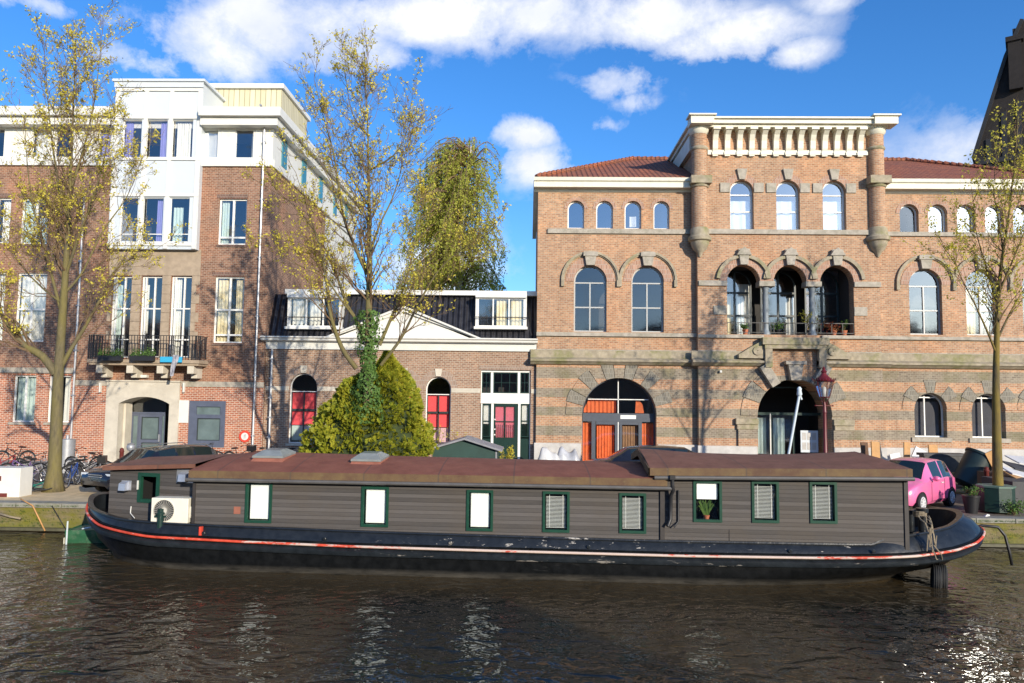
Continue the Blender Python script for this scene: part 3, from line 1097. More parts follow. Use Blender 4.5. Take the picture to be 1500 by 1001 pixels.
    room(root, xtl + .4, xtr - .4, za + .5, ztop, YT, 2.4)
    # small drain and lamp details on the ledge level
    mb = MB()
    x = P(1026.5, 600, YT).x
    mb.box(P(1053, 545, YT).x, P(1056, 545, YT).x, YT - .2, YT - .052, P(1053, 546, YT).z, P(1053, 543, YT).z)
    mb.build('wall_lamp', M['white'], root)
    return root


M['greyvous'] = brick('grey_arch_brick', (.25, .22, .17), (.17, .155, .125), (.33, .31, .26), bw=.075, rh=.21)
M['brick_arch'] = brick('arch_brick', (.46, .26, .18), (.34, .18, .12), (.46, .38, .31), bw=.075, rh=.21)
M['frame_blue'] = mat('slate_frame', (.07, .08, .10), .4, .1)
M['roomgrey'] = mat('grey_blind', (.07, .07, .08), .8, .1)
M['column'] = mat('blue_stone_column', (.20, .23, .25), .5, .25, 6, bump=.2)


def rooftile_mat():
    m, N, b = newmat('terracotta_tile')
    g = N.n('ShaderNodeNewGeometry')
    s = N.n('ShaderNodeSeparateXYZ', i_0=g.outputs['Position'])
    c = N.n('ShaderNodeCombineXYZ')
    N.nt.links.new(s.outputs[0], c.inputs[0])
    N.nt.links.new(N.math('MULTIPLY', s.outputs[2], 2.6), c.inputs[1])
    x = N.n('ShaderNodeTexBrick', offset=0.0, i_Scale=1.0, i_Mortar_Size=.02, i_Mortar_Smooth=.6, i_Brick_Width=.24, i_Row_Height=.3,
            i_Color1=c4((.36, .115, .05)), i_Color2=c4((.25, .075, .04)), i_Mortar=c4((.05, .02, .015)))
    N.nt.links.new(c.outputs[0], x.inputs['Vector'])
    n = N.ramp(N.noise(g.outputs['Position'], .7, 5, .6), [(.35, 0), (.7, 1)])
    col = N.mix(N.math('MULTIPLY', n, .5), x.outputs[0], (.14, .08, .06))
    N.nt.links.new(col, b.inputs['Base Color'])
    b.inputs['Roughness'].default_value = .8
    w = N.math('SINE', N.math('MULTIPLY', s.outputs[0], 2 * PI / .24))
    h = N.math('ADD', N.math('MULTIPLY', w, .4), N.math('SUBTRACT', 1.0, x.outputs[1]))
    bn = N.n('ShaderNodeBump', i_Strength=.8, i_Distance=.04, i_Height=h)
    N.nt.links.new(bn.outputs[0], b.inputs['Normal'])
    return m


M['rooftile'] = rooftile_mat()


# ================================================================= middle: low white-pedimented brick house
def middle_building():
    Y = YM
    root = empty('low_brick_house', (0, 0, 0), 'low brown brick house with white pediment and black tiled mansard roof', 'house')
    xl, xr = P(385.5, 560, Y).x, P(787.5, 560, Y).x - .02
    zg = STREET - .3
    ztop = P(600, 503, Y).z
    holes, d = [], []
    zt, zb_ = P(442, 547, Y).z, P(442, 650, Y).z
    ar = []
    for k, (a, b, tp) in enumerate(((423, 463.4, 547), (582, 609.5, 550.5), (623, 660, 552))):
        x0, x1 = P(a, 600, Y).x, P(b, 600, Y).x
        if k == 1: x0 = x1 - (P(660, 600, Y).x - P(623, 600, Y).x)
        zt = P((a + b) / 2, tp, Y).z
        r = (x1 - x0) / 2
        A = window(root, x0, x1, zb_, zt, Y, r, .16, .05, 'frame_w', trans=(.74,), bar_w=.02, glass='glass_dim')
        w = x1 - x0
        h = zt - zb_
        mb = MB()
        mb.box(x0 + .08, x1 - .08, Y + .2, Y + .24, zb_ + .06, zb_ + .14)
        mb.box((x0 + x1) / 2 - .03, (x0 + x1) / 2 + .03, Y + .2, Y + .24, zb_ + .1, zb_ + h * .73)
        mb.box(x0 + .05, x0 + .09, Y + .2, Y + .24, zb_ + .1, zb_ + h * .73)
        mb.box(x1 - .09, x1 - .05, Y + .2, Y + .24, zb_ + .1, zb_ + h * .73)
        mb.box(x0 + .08, x1 - .08, Y + .2, Y + .24, zb_ + h * .46, zb_ + h * .49)
        win = [o for o in root.children if o.name.startswith('window')][-1]
        mb.build('sash', M['frame_d'], win)
        mb = MB()
        mb.box(x0 + .06, x1 - .06, Y + .34, Y + .36, zb_ + h * .26, zb_ + h * .73)
        mb.build('blind', M['redblind'], win)
        mb = MB()
        mb.box(x0 + .06, x1 - .06, Y + .37, Y + .38, zb_ + h * .02, zb_ + h * .25)
        mb.build('privacy_film', M['curtain_t'] if k == 0 else M['pinkish'], win)
        holes.append(A); d.append(.4)
        ar.append((x0, x1, zt))
    # the front door with side lights and transoms
    x0, x1 = P(703.6, 608, Y).x, P(777, 608, Y).x
    zt = P(740, 542.5, Y).z
    holes.append([(x0, zg), (x1, zg), (x1, zt), (x0, zt)]); d.append(.3)
    wl = MB()
    wallmesh(wl, [(xl, zg), (xr, zg), (xr, ztop), (xl, ztop)], holes, Y, d)
    wl.add([(xr, Y, zg), (xr, Y + 9, zg), (xr, Y + 9, ztop), (xr, Y, ztop)], [(0, 1, 2, 3)])
    wl.add([(xl, Y, zg), (xl, Y + 9, zg), (xl, Y + 9, ztop), (xl, Y, ztop)], [(0, 3, 2, 1)])
    wl.build('wall', M['brick_m'], root)
    q = lambda px, py: P(px, py, Y)
    yd = Y + .1
    mb = MB()

    def fbox(mb, l, t, r, b, y0, y1):
        a = RC(l, t, r, b, Y)
        mb.box(a[0], a[1], y0, y1, a[2], a[3])
    zdb = STREET
    fbox(mb, 703.8, 542.8, 776.8, 545.5, yd, yd + .12)
    fbox(mb, 703.8, 576.3, 776.8, 591.5, yd, yd + .12)
    for l, r in ((703.8, 705.6), (718.8, 722.4), (758.4, 762), (775.2, 776.8)):
        c = RC(l, 545.6, r, 576.2, Y)
        mb.box(c[0], c[1], yd, yd + .12, c[2], c[3])
        c = RC(l, 591.6, r, 700, Y)
        mb.box(c[0], c[1], yd, yd + .12, zdb, c[3])
    df = mb.build('door_frame', M['frame_w'], root)
    dk, gl, cu = MB(), MB(), MB()
    for l, r in ((705.6, 718.8), (722.4, 758.4), (762, 775.2)):
        for (t, b) in ((545.6, 576.2),):
            a = RC(l, t, r, b, Y)
            ringmesh(dk, outline(*a), outline(a[0] + .05, a[1] - .05, a[2] + .05, a[3] - .05), yd + .03, yd + .1)
            gl.box(a[0] + .05, a[1] - .05, yd + .06, yd + .07, a[2] + .05, a[3] - .05)
            n = 2 if r - l > 20 else 1
            for i in range(1, n + 1):
                x = a[0] + (a[1] - a[0]) * i / (n + 1)
                dk.box(x - .012, x + .012, yd + .05, yd + .075, a[2], a[3])
            dk.box(a[0], a[1], yd + .052, yd + .074, (a[2] + a[3]) / 2 - .012, (a[2] + a[3]) / 2 + .012)
    for l, r in ((705.6, 718.8), (762, 775.2)):
        a = RC(l, 592, r, 641, Y)
        ringmesh(dk, outline(*a), outline(a[0] + .07, a[1] - .07, a[2] + .05, a[3] - .05), yd + .03, yd + .1)
        gl.box(a[0] + .07, a[1] - .07, yd + .06, yd + .07, a[2] + .05, a[3] - .05)
        dk.box(a[0], a[1], yd + .04, yd + .09, a[2] + (a[3] - a[2]) * .47, a[2] + (a[3] - a[2]) * .5)
        cu.box(a[0] + .07, a[1] - .07, yd + .12, yd + .13, a[2] + (a[3] - a[2]) * .4, a[3] - .05)
        dk.box(a[0], a[1], yd + .03, yd + .08, zdb, a[2] - .06)
        n = 5
        for i in range(n): 
            x = a[0] + .1 + (a[1] - a[0] - .2) * i / (n - 1)
            dk.box(x - .008, x + .008, yd + .045, yd + .06, a[2], a[2] + (a[3] - a[2]) * .38)
    dk.build('sash', M['green_d'], df)
    gl.build('pane', M['glass_dim'], df)
    cu.build('blind', M['curtain'], df)
    # door leaf
    a = RC(722.6, 592, 758.2, 690, Y)
    mb = MB()
    g = RC(725.5, 596, 753.5, 641.5, Y)
    ringmesh(mb, outline(a[0], a[1], zdb, a[3]), outline(g[0], g[1], g[2], g[3]), yd + .03, yd + .09)
    mb.box((g[0] + g[1]) / 2 - .03, (g[0] + g[1]) / 2 + .03, yd + .03, yd + .08, g[2], g[3])
    mb.box(g[0], g[1], yd + .035, yd + .08, g[2] + (g[3] - g[2]) * .5, g[2] + (g[3] - g[2]) * .53)
    for i in range(9):
        x = g[0] + (g[1] - g[0]) * (i + .5) / 9
        mb.box(x - .009, x + .009, yd + .03, yd + .05, g[2], g[2] + (g[3] - g[2]) * .42)
    mb.box(a[0] + .12, a[0] + .42, yd + .015, yd + .03, zdb + .25, g[2] - .2)
    mb.box(a[1] - .42, a[1] - .12, yd + .015, yd + .03, zdb + .25, g[2] - .2)
    dr = mb.build('front_door', M['green_d'], root)
    MB().box(g[0], g[1], yd + .055, yd + .065, g[2], g[3]).build('pane', M['glass_dim'], dr)
    MB().box(g[0], g[1], yd + .1, yd + .11, g[2], g[3]).build('blind', M['pinkish2'], dr)
    mb = MB()
    for z in (g[2] + .1, g[2] + .35, g[2] + .8): mb.box(a[0] + .03, a[0] + .09, yd - .02, yd + .03, z, z + .06)
    mb.build('handle', M['white'], dr)
    MB().box(x0 - .3, x1 + .3, Y - .9, Y - .01, STREET - .1, STREET + .3).build('door_step', M['stone'], root, bevel=.02)
    # stone band, keys, brick rings
    mb = MB()
    zb0, zb1 = P(600, 574.5, Y).z, P(600, 568, Y).z
    segs = [(xl, ar[0][0] - .02), (ar[0][1] + .02, ar[1][0] - .02), (ar[2][1] + .02, x0 - .02), (x1 + .02, xr)]
    for s0, s1 in segs: mb.box(s0, s1, Y - .02, Y - .003, zb0, zb1)
    for a_ in ar:
        c = (a_[0] + a_[1]) / 2
        mb.prism([(c - .12, a_[2] + .02), (c + .12, a_[2] + .02), (c + .17, a_[2] + .36), (c - .17, a_[2] + .36)], Y - .05, Y - .003)
        mb.box(a_[0] - .08, a_[1] + .08, Y - .06, Y - .003, zb_ - .1, zb_ - .005)
    mb.split('stone_band', M['lime'], root)
    mb = MB()
    for a_ in ar:
        r = (a_[1] - a_[0]) / 2
        mb.ringblock((a_[0] + a_[1]) / 2, a_[2] - r, r + .005, r + .33, 0, PI, Y - .018 - .004 * (ar.index(a_) % 2), Y - .002, 22)
    mb.box(x0 - .05, x1 + .05, Y - .018, Y - .002, zt + .005, zt + .2)
    mb.split('brick_arch', M['brick_archm'], root)
    # white cornice
    mb = MB()
    z0, z1 = P(600, 513.5, Y).z, P(600, 495.5, Y).z
    h = z1 - z0
    mb.xprism([(Y + .1, z0), (Y - .1, z0), (Y - .12, z0 + h * .3), (Y - .14, z0 + h * .6), (Y - .4, z0 + h * .68), (Y - .42, z0 + h * .82), (Y - .5, z0 + h * .9), (Y - .5, z1), (Y + .1, z1)], xl - .05, xr)
    mb.build('cornice', M['white'], root)
    # pediment
    ax, az = P(591.5, 448, Y - .4).x, P(591.5, 448, Y - .4).z
    bx0, bx1 = P(482, 496, Y - .4).x, P(700, 494, Y - .4).x
    mb = MB()
    mb.prism([(bx0 + .3, z1 - .02), (bx1 - .3, z1 - .02), (ax, az - .22)], Y - .25, Y + .1)
    for s, bx in ((1, bx0), (-1, bx1)):
        p = Vector((bx, z1 + .0)); q_ = Vector((ax, az))
        dv = (q_ - p).normalized()
        nv = Vector((-dv.y, dv.x)) * (1 if s > 0 else -1)
        if nv.y < 0: nv = -nv
        for (o0, o1, y_) in ((-.26, -.1, Y - .36), (-.1, .0, Y - .48)):
            t0, t1 = nv * o0, nv * o1
            poly = [(p.x + t0.x, max(p.y + t0.y, z1)), (q_.x, q_.y + o0 / nv.y), (q_.x, q_.y + o1 / nv.y), (p.x + t1.x - s * .15, max(z1, p.y + t1.y))]
            if s < 0: poly = poly[::-1]
            mb.prism(poly, y_, Y + .12 + (.01 if s < 0 else 0))
    # roof of the pediment running back
    mb.build('pediment', M['white'], root)
    mb = MB()
    for s, bx in ((1, bx0), (-1, bx1)):
        mb.add([(bx, Y - .46, z1 + .03), (ax, Y - .46, az + .03), (ax, Y + 1.7, az + .03), (bx, Y + 1.7, z1 + .03)], [(0, 1, 2, 3) if s < 0 else (0, 3, 2, 1)])
    mb.build('pediment_roof', M['zincroof'], root)
    # mansard
    zr = P(600, 433, Y + .9).z
    mb = MB()
    mb.add([(xl, Y + .1, z1 - .05), (xr, Y + .1, z1 - .05), (xr, Y + .9, zr), (xl, Y + .9, zr)], [(0, 1, 2, 3)])
    mb.build('mansard_roof', M['pantile'], root)
    mb = MB()
    zr2 = P(600, 425.5, Y + .7).z
    mb.box(P(418, 430, Y + .7).x, xr, Y + .62, Y + 9, zr, zr2)
    mb.box(xl, xr, Y + 1.2, Y + 9, z1, zr - .004)
    mb.build('flat_roof', M['white'], root)
    # dormers
    for (l, r, cur) in ((421, 501, [(.05, .3, .02, .95, 'curtain', 3), (.38, .6, .02, .95, 'curtain', 3)]), (696.5, 771.5, [(.4, .62, .02, .95, 'curtain_y', 3), (.7, .95, .02, .95, 'curtain_y', 3)])):
        yy = Y + .12
        a = RC(l, 436.5, r, 479, yy)
        mb = MB()
        mb.box(a[0], a[1], yy - .14, yy + .9, a[3], zr - .01 if zr - .01 > a[3] + .12 else a[3] + .14)
        mb.box(a[0] - .05, a[1] + .05, yy - .2, yy + .6, a[2] - .12, a[2] - .002)
        mb.box(a[0], a[0] + .09, yy, yy + .9, a[2], a[3])
        mb.box(a[1] - .09, a[1], yy, yy + .9, a[2], a[3])
        dm = mb.build('dormer', M['white'], root)
        window(dm, a[0] + .09, a[1] - .09, a[2], a[3], yy, 0, .01, .06, 'frame_w', mull=(.333, .667), glass='glass', curtains=cur, bar_w=.03)
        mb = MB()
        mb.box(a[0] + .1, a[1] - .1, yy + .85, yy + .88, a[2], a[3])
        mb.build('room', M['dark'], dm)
        mb = MB()
        mb.box(a[0] - .06, a[1] + .06, yy - .2, yy - .18, a[2] + (a[3] - a[2]) * .3, a[2] + (a[3] - a[2]) * .33)
        for x in (a[0] - .05, a[1] + .05): mb.box(x - .012, x + .012, yy - .2, yy + .25, a[2] + (a[3] - a[2]) * .3, a[2] + (a[3] - a[2]) * .33)
        mb.build('guard_bar', M['iron'], dm)
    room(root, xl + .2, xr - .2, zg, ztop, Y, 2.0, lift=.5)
    return root


M['pinkish'] = mat('pink_film', (.68, .45, .48), .7, .08)
M['pinkish2'] = mat('pink_blind', (.68, .17, .22), .7, .08)
M['zincroof'] = mat('lead_sheet', (.25, .25, .27), .5, .15)
M['brick_archm'] = brick('brown_arch_brick', (.36, .24, .18), (.27, .17, .12), (.42, .37, .31), bw=.075, rh=.21)


def pantile():
    m, N, b = newmat('black_pantile')
    g = N.n('ShaderNodeNewGeometry')
    s = N.n('ShaderNodeSeparateXYZ', i_0=g.outputs['Position'])
    w = N.math('SINE', N.math('MULTIPLY', s.outputs[0], 2 * PI / .26))
    f = N.math('FRACT', N.math('MULTIPLY', s.outputs[2], 3.0))
    h = N.math('ADD', N.math('MULTIPLY', w, .5), N.math('MULTIPLY', f, -.4))
    bn = N.n('ShaderNodeBump', i_Strength=1.0, i_Distance=.08, i_Height=h)
    N.nt.links.new(bn.outputs[0], b.inputs['Normal'])
    n = N.noise(g.outputs['Position'], 3, 4)
    N.nt.links.new(N.ramp(n, [(.3, (.012, .012, .016)), (.7, (.035, .035, .042))]), b.inputs['Base Color'])
    b.inputs['Roughness'].default_value = .35
    return m


M['pantile'] = pantile()


# ================================================================= left: brick block with white top floor
def left_building():
    Y = YL
    root = empty('brick_apartment_block', (0, 0, 0), 'brown brick apartment block with white top floor, white bay and iron balcony', 'building')
    xr = P(385.5, 600, Y).x
    xl = -31.0
    zg = STREET - .3
    YB = 50.5
    z_w = P(340, 244.5, Y).z
    ztop = P(340, 158, Y - .45).z
    z_g1 = P(330, 563, Y).z          # top of the red ground-floor brick
    holes, d = [], []

    def tall(l, t, r, b, cur, mull=(.5,), trans=(), **k):
        a = RC(l, t, r, b, Y)
        holes.append(window(root, a[0], a[1], a[2], a[3], Y, 0, .1, .065, 'frame_w', mull=mull, trans=trans, glass='glass', curtains=cur, bar_w=.04, **k))
        d.append(.25)
    cw = [(.03, .42, .02, .97, 'curtain', 4), (.62, .97, .02, .97, 'curtain', 4)]
    ct = [(.03, .3, .02, .97, 'curtain_t', 3)]
    tall(320, 291.5, 361, 358.5, ct, trans=(.16,))
    tall(30, 291, 72.5, 357.5, [(.03, .47, .02, .97, 'curtain_t', 4), (.53, .8, .02, .6, 'curtain_t', 3)])
    tall(-28, 290, 15, 356.5, cw)
    tall(-95, 289, -52, 355.5, ct)
    cwy = [(.04, .4, .02, .97, 'curtain_y', 3), (.66, .9, .02, .97, 'curtain_y', 3)]
    tall(313.5, 405.5, 356.5, 502.5, cwy, trans=(.5, .12))
    tall(23, 400, 66.5, 500.5, [(.03, .97, .02, .97, 'curtain', 7)], trans=(.47,))
    tall(-36, 399, 6, 499.5, cw, trans=(.47,))
    tall(-105, 398, -62, 498, cw, trans=(.47,))
    # balcony doors
    for l, r, c in ((162, 190.8, [(.1, .4, .02, .9, 'curtain_t', 2)]), (205, 235.5, [(.1, .25, .3, .9, 'curtain', 2)]), (248.5, 279, [(.1, .38, .02, .97, 'curtain', 3), (.8, .95, .02, .6, 'curtain', 2)])):
        a = RC(l, 404.5, r, 524, Y)
        holes.append(window(root, a[0], a[1], a[2], a[3], Y, 0, .12, .07, 'frame_w', mull=(.17, .6,), trans=(.6, .22), glass='glass', curtains=c, bar_w=.03, name='balcony_door')); d.append(.25)
    # ground-floor windows
    tall(18.5, 550, 52, 618.5, [(.05, .95, .02, .97, 'curtain_t', 5)], sill=(.1, .08, .12, 'stone'))
    tall(70, 550, 103, 619, [(.6, .97, .02, .97, 'curtain', 2)], sill=(.1, .08, .12, 'stone'))
    tall(-60, 549, -27, 617, [(.05, .95, .02, .97, 'curtain_t', 5)], sill=(.1, .08, .12, 'stone'))
    # blue-grey window with wide surround
    a = RC(276.5, 587.5, 330, 655.5, Y)
    a_bg = a
    f = MB()
    g1 = RC(288, 596, 323, 607.5, Y)
    g2 = RC(288.5, 613, 322.5, 645.5, Y)
    wallmesh(f, outline(*a), [outline(*g1), outline(*g2)], Y - .03, .1)
    f.box(a[0] + .004, a[1] - .004, Y - .028, Y + .0, a[2] - .0, a[2] + .06)
    bw = f.build('blue_grey_window', M['blue_grey'], root)
    MB().box(g1[0], g1[1], Y + .05, Y + .06, g1[2], g1[3]).box(g2[0], g2[1], Y + .05, Y + .06, g2[2], g2[3]).build('pane', M['glass_milky'], bw)
    mb = MB()
    ringmesh(mb, outline(*g2), outline(g2[0] + .03, g2[1] - .03, g2[2] + .03, g2[3] - .03), Y - .0, Y + .045)
    mb.build('sash', M['frame_d'], bw)
    # portal opening
    pa = RC(155, 559.5, 262, 700, Y)
    po = RC(173.5, 581.5, 247.5, 700, Y)
    holes_g = [h for h in holes if max(z for x, z in h) < z_g1 + .5]
    dg = [.25] * len(holes_g)
    up = [h for h in holes if h not in holes_g]
    zgA = P(330, 567, Y).z
    # bay opening is covered by the bay itself
    wl = MB()
    xq = P(103, 542, Y).x + .2
    z_g2 = P(50, 546, Y).z
    bx0, bx1 = P(163.5, 250, Y - .3).x + .12, P(292.5, 250, Y - .3).x - .12
    zb_in = P(225, 361.5, Y).z
    def part(hs, a, b): return [h for h in hs if a <= h[0][0] < b]
    wallmesh(wl, [(xl, z_g2), (xq, z_g2), (xq, z_g1), (xr, z_g1), (xr, zb_in), (xl, zb_in)], [h for h in up if h[0][1] < zb_in - 1], Y, .25)
    hi = [h for h in up if h[0][1] >= zb_in - 1]
    wallmesh(wl, [(xl, zb_in), (bx0, zb_in), (bx0, z_w), (xl, z_w)], [h for h in hi if h[0][0] < bx0], Y, .25)
    wallmesh(wl, [(bx1, zb_in), (xr, zb_in), (xr, z_w), (bx1, z_w)], [h for h in hi if h[0][0] > bx0], Y, .25)
    yb1 = 43.2
    wl.add([(xr, Y, zg), (xr, yb1, zg), (xr, yb1, z_w), (xr, Y, z_w)], [(0, 1, 2, 3)])
    wl.build('wall', M['brick_l'], root)
    gw = MB()
    wallmesh(gw, [(xl, zg), (xq, zg), (xq, z_g2), (xl, z_g2)], holes_g, Y - .02, .25)
    wallmesh(gw, [(xq, zg), (pa[0], zg), (pa[0], z_g1), (xq, z_g1)], [], Y - .02, .25)
    wallmesh(gw, [(pa[1], zg), (xr, zg), (xr, z_g1), (pa[1], z_g1)], [outline(a_bg[0] + .1, a_bg[1] - .1, a_bg[2] + .1, a_bg[3] - .1)], Y - .02, .25)
    gw.add([(xr, Y - .02, zg), (xr, Y, zg), (xr, Y, z_g1), (xr, Y - .02, z_g1)], [(0, 1, 2, 3)])
    gw.split('ground_floor_wall', M['brick_lo'], root)
    # limestone portal with segmental arch
    mb = MB()
    A = outline(po[0], po[1], zg, po[3], .32, 14)
    wallmesh(mb, [(pa[0], zg), (pa[1], zg), (pa[1], pa[3]), (pa[0], pa[3])], [A], Y - .12, 1.1)
    mb.box(pa[0] - .03, pa[1] + .03, Y - .18, Y - .0, pa[3], pa[3] + .07)
    mb.add([(pa[0], Y - .12, zg), (pa[0], Y, zg), (pa[0], Y, pa[3]), (pa[0], Y - .12, pa[3])], [(0, 3, 2, 1)])
    mb.add([(pa[1], Y - .12, zg), (pa[1], Y, zg), (pa[1], Y, pa[3]), (pa[1], Y - .12, pa[3])], [(0, 1, 2, 3)])
    mb.box(po[0] + .001, po[0] + .10, Y + .35, Y + .9, zg, po[3] - .32)
    mb.build('portal', M['lime'], root)
    # door in the recess
    yd = Y + .92
    a = RC(191.5, 588, 240.5, 700, yd)
    zq = P(215, 604.5, yd).z
    zb0 = STREET
    mb = MB()
    g = RC(207, 611, 232.5, 644, yd)
    g2 = RC(206.5, 648.5, 232.5, 676, yd)
    gs = RC(193.5, 609, 200.5, 676, yd)
    gd = RC(236.5, 609, 239.5, 676, yd)
    wallmesh(mb, [(a[0], zb0), (a[1], zb0), (a[1], zq), (a[0], zq)], [outline(*g), outline(*g2), outline(*gs), outline(*gd)], yd, .08)
    mb.box(a[0], a[1], yd - .03, yd - .002, zq - .06, zq + .02)
    for x in (g[0] - .17, g[1] + .12): mb.box(x, x + .04, yd - .02, yd - .002, zb0, zq - .06)
    dr = mb.build('entrance_door', M['blue_grey'], root)
    mb = MB()
    for q in (g, g2, gs, gd): mb.box(q[0], q[1], yd + .04, yd + .05, q[2], q[3])
    mb.build('pane', M['glass_milky'], dr)
    mb = MB()
    for q in (g, g2): ringmesh(mb, outline(*q), outline(q[0] + .03, q[1] - .03, q[2] + .03, q[3] - .03), yd - .01, yd + .035)
    mb.build('sash', M['frame_d'], dr)
    MB().box(a[0], a[1], yd + .04, yd + .05, zq + .02, po[3]).build('fanlight', M['glass_dim'], dr)
    MB().box(g[1] + .02, g[1] + .08, yd - .06, yd - .002, g[2] - .1, g[2] + .25).build('handle', M['metal'], dr)
    mb = MB()
    for (l, r, mm) in ((209, 214, 'orange'), (216, 219, 'redblind'), (222, 226, 'curtain_b'), (227, 231, 'redblind')):
        c = RC(l, 655, r, 676, yd)
        mb.box(c[0], c[1], yd + .12, yd + .2, c[2], c[3] - random.random() * .3)
    mb.split('poster', M['orange'], dr)
    room(root, xl + .2, xr - .3, zg, z_w + 2.2, Y, 2.2, floors=(P(330, 372, Y).z, P(330, 530, Y).z, P(330, 238, Y).z), lift=1.15)
    # stone courses
    mb = MB()
    z0, z1 = P(330, 567.5, Y).z, P(330, 559.5, Y).z
    mb.box(pa[1] + .04, xr, Y - .06, Y - .003, z0, z1)
    mb.box(P(103, 562, Y).x + .2, pa[0] - .04, Y - .06, Y - .003, z0, z1)
    z0b, z1b = P(50, 546.5, Y).z, P(50, 539, Y).z
    mb.box(xl, P(103, 542, Y).x + .2, Y - .12, Y - .003, z0b, z1b)
    # sandstone surround of the balcony doors
    mb.split('stone_course', M['stone'], root)
    mb = MB()
    s0, s1 = P(158, 440, Y).x, P(292, 440, Y).x
    zz1 = P(225, 366, Y).z
    zz0 = P(225, 404, Y).z
    zbal = P(215, 526, Y - .3).z
    mb.box(s0, s1, Y - .03, Y - .003, zz0 + .01, zz1)
    dd = [h for h in up if abs(h[0][1] - P(176, 524, Y).z) < .3]
    edges = [s0]
    for h in sorted(dd, key=lambda h: h[0][0]): edges += [h[0][0] - .01, h[1][0] + .01]
    edges.append(s1)
    for i in range(0, len(edges), 2):
        w = edges[i + 1] - edges[i]
        n = 9
        for k in range(n):
            za, zb_ = zbal + (zz0 - zbal) * k / n, zbal + (zz0 - zbal) * (k + 1) / n
            e = .16 * (k % 2) if i in (0, len(edges) - 2) else 0
            mb.box(edges[i] + (e if i == 0 else 0), edges[i + 1] - (e if i == len(edges) - 2 else 0), Y - .03, Y - .003, za + .012, zb_ - .0)
    mb.build('stone_surround', M['sand'], root)
    mb = MB()
    # soldier courses over the windows
    for (l, t, r) in ((318, 291, 363), (28, 290.5, 74), (-30, 289.5, 17), (311, 405, 358.5)):
        c = RC(l, t - 6, r, t, Y)
        mb.box(c[0], c[1], Y - .015, Y - .002, c[2], c[3])
    for (l, t, r) in ((318, 359, 363), (28, 358, 74), (311, 503.5, 358.5)):
        c = RC(l, t, r, t + 3, Y)
        mb.box(c[0], c[1], Y - .05, Y - .002, c[2], c[3])
    mb.split('soldier_course', M['brick_archl'], root)
    # ---------- balcony
    yb = Y - .95
    x0, x1 = P(133, 510, yb).x, P(290, 510, yb).x
    zf = P(210, 527, yb).z
    mb = MB()
    mb.box(x0 - .1, x1 + .1, yb - .08, Y - .002, zf - .16, zf)
    mb.box(x0 - .04, x1 + .04, yb - .02, Y - .002, zf - .26, zf - .161)
    bal = mb.build('balcony', M['sand'], root, bevel=.015)
    mb = MB()
    for px in (145, 189.5, 234, 278.7):
        x = P(px, 535, yb).x
        mb.box(x - .15, x + .15, yb + .02, yb + .42, zf - .62, zf - .262)
        mb.box(x - .14, x + .14, yb + .422, Y - .002, zf - .82, zf - .262)
    mb.split('bracket', M['lime'], bal, bevel=.02)
    mb = MB()
    zt = P(210, 492, yb).z
    rail(mb, x0, x1, yb, zf + .1, zt, .13, .011)
    for y_ in (x0, x1):
        for i in range(7): mb.box(y_ - .011, y_ + .011, yb + .12 + i * .12, yb + .142 + i * .12, zf + .1, zt)
        mb.box(y_ - .015, y_ + .015, yb, Y, zt, zt + .03)
        mb.box(y_ - .015, y_ + .015, yb, Y, zf + .1, zf + .125)
    mb.box(x0, x1, yb - .012, yb + .012, zt - .22, zt - .2)
    for i in range(5):
        x = x0 + (x1 - x0) * i / 4
        for dx in (-.09, 0, .09): mb.box(x + dx - .018, x + dx + .018, yb - .02, yb + .02, zf, zt + .02)
    mb.build('railing', M['iron'], bal)
    # ---------- white top floor
    q1 = P(340, 179.5, Y).z
    mb = MB()
    # parapet / fascia
    zf0, zf1, zf2 = P(340, 183, Y - .5).z, P(340, 171.5, Y - .5).z, P(340, 159, Y - .5).z
    ba, bb = P(163.5, 250, Y - .3).x - .01, P(292.5, 250, Y - .3).x + .01
    for (u, v, o) in ((xl, ba, 0), (bb, xr, .35)):
        mb.box(u, v + o, Y - .5, Y - .001, zf0, zf1 - .015)
        mb.box(u, v + o * 1.57, Y - .72, Y - .001, zf1, zf2)
    mb.box(xl, xr + .35, Y, YB, zf0, zf1 - .015)
    mb.box(xl, xr + .55, Y, YB + .2, zf1, zf2 - .003)
    mb.build('roof_fascia', M['white'], root)
    # strip wall with openings
    ops = []
    dz = []
    zs0, zs1 = P(340, 231.5, Y).z, zf0 - .03
    spec = [(297, 319, [(.05, .95, .02, .97, 'curtain', 1)], 'glass_sky'), (344, 371, [(.82, .97, .02, .97, 'curtain', 2)], 'glass'),
            (144, 162, [(.05, .95, .02, .97, 'curtain_b', 3)], 'glass'), (80, 104, [], 'glass'), (46, 70, [(.05, .95, .02, .97, 'curtain', 3)], 'glass'), (-8, 6, [], 'glass'), (-60, -34, [], 'glass'), (-110, -90, [], 'glass')]
    ops_s = []
    for l, r, cu, gg in spec:
        a = (P(l, 208, Y).x, P(r, 208, Y).x)
        ops.append(window(root, a[0], a[1], zs0, zs1, Y, 0, .06, .04, 'frame_w', glass=gg, curtains=cu, name='top_window'))
    mb = MB()
    wallmesh(mb, [(xl, z_w), (bx0, z_w), (bx0, zs1 + .1), (xl, zs1 + .1)], [o for o in ops if o[0][0] < bx0], Y, .14)
    wallmesh(mb, [(bx1, z_w), (xr, z_w), (xr, zs1 + .1), (bx1, zs1 + .1)], [o for o in ops if o[0][0] > bx0], Y, .14)
    # ribs of the panels
    for px in (336, 325.5, 375, 382, 20, 33, 112, 128): 
        x = P(px, 208, Y).x
        mb.box(x - .02, x + .02, Y - .02, Y - .002, zs0, zs1)
    mb.box(xl, xr + .06, Y - .12, Y - .002, z_w - .0, zs0 - .08)
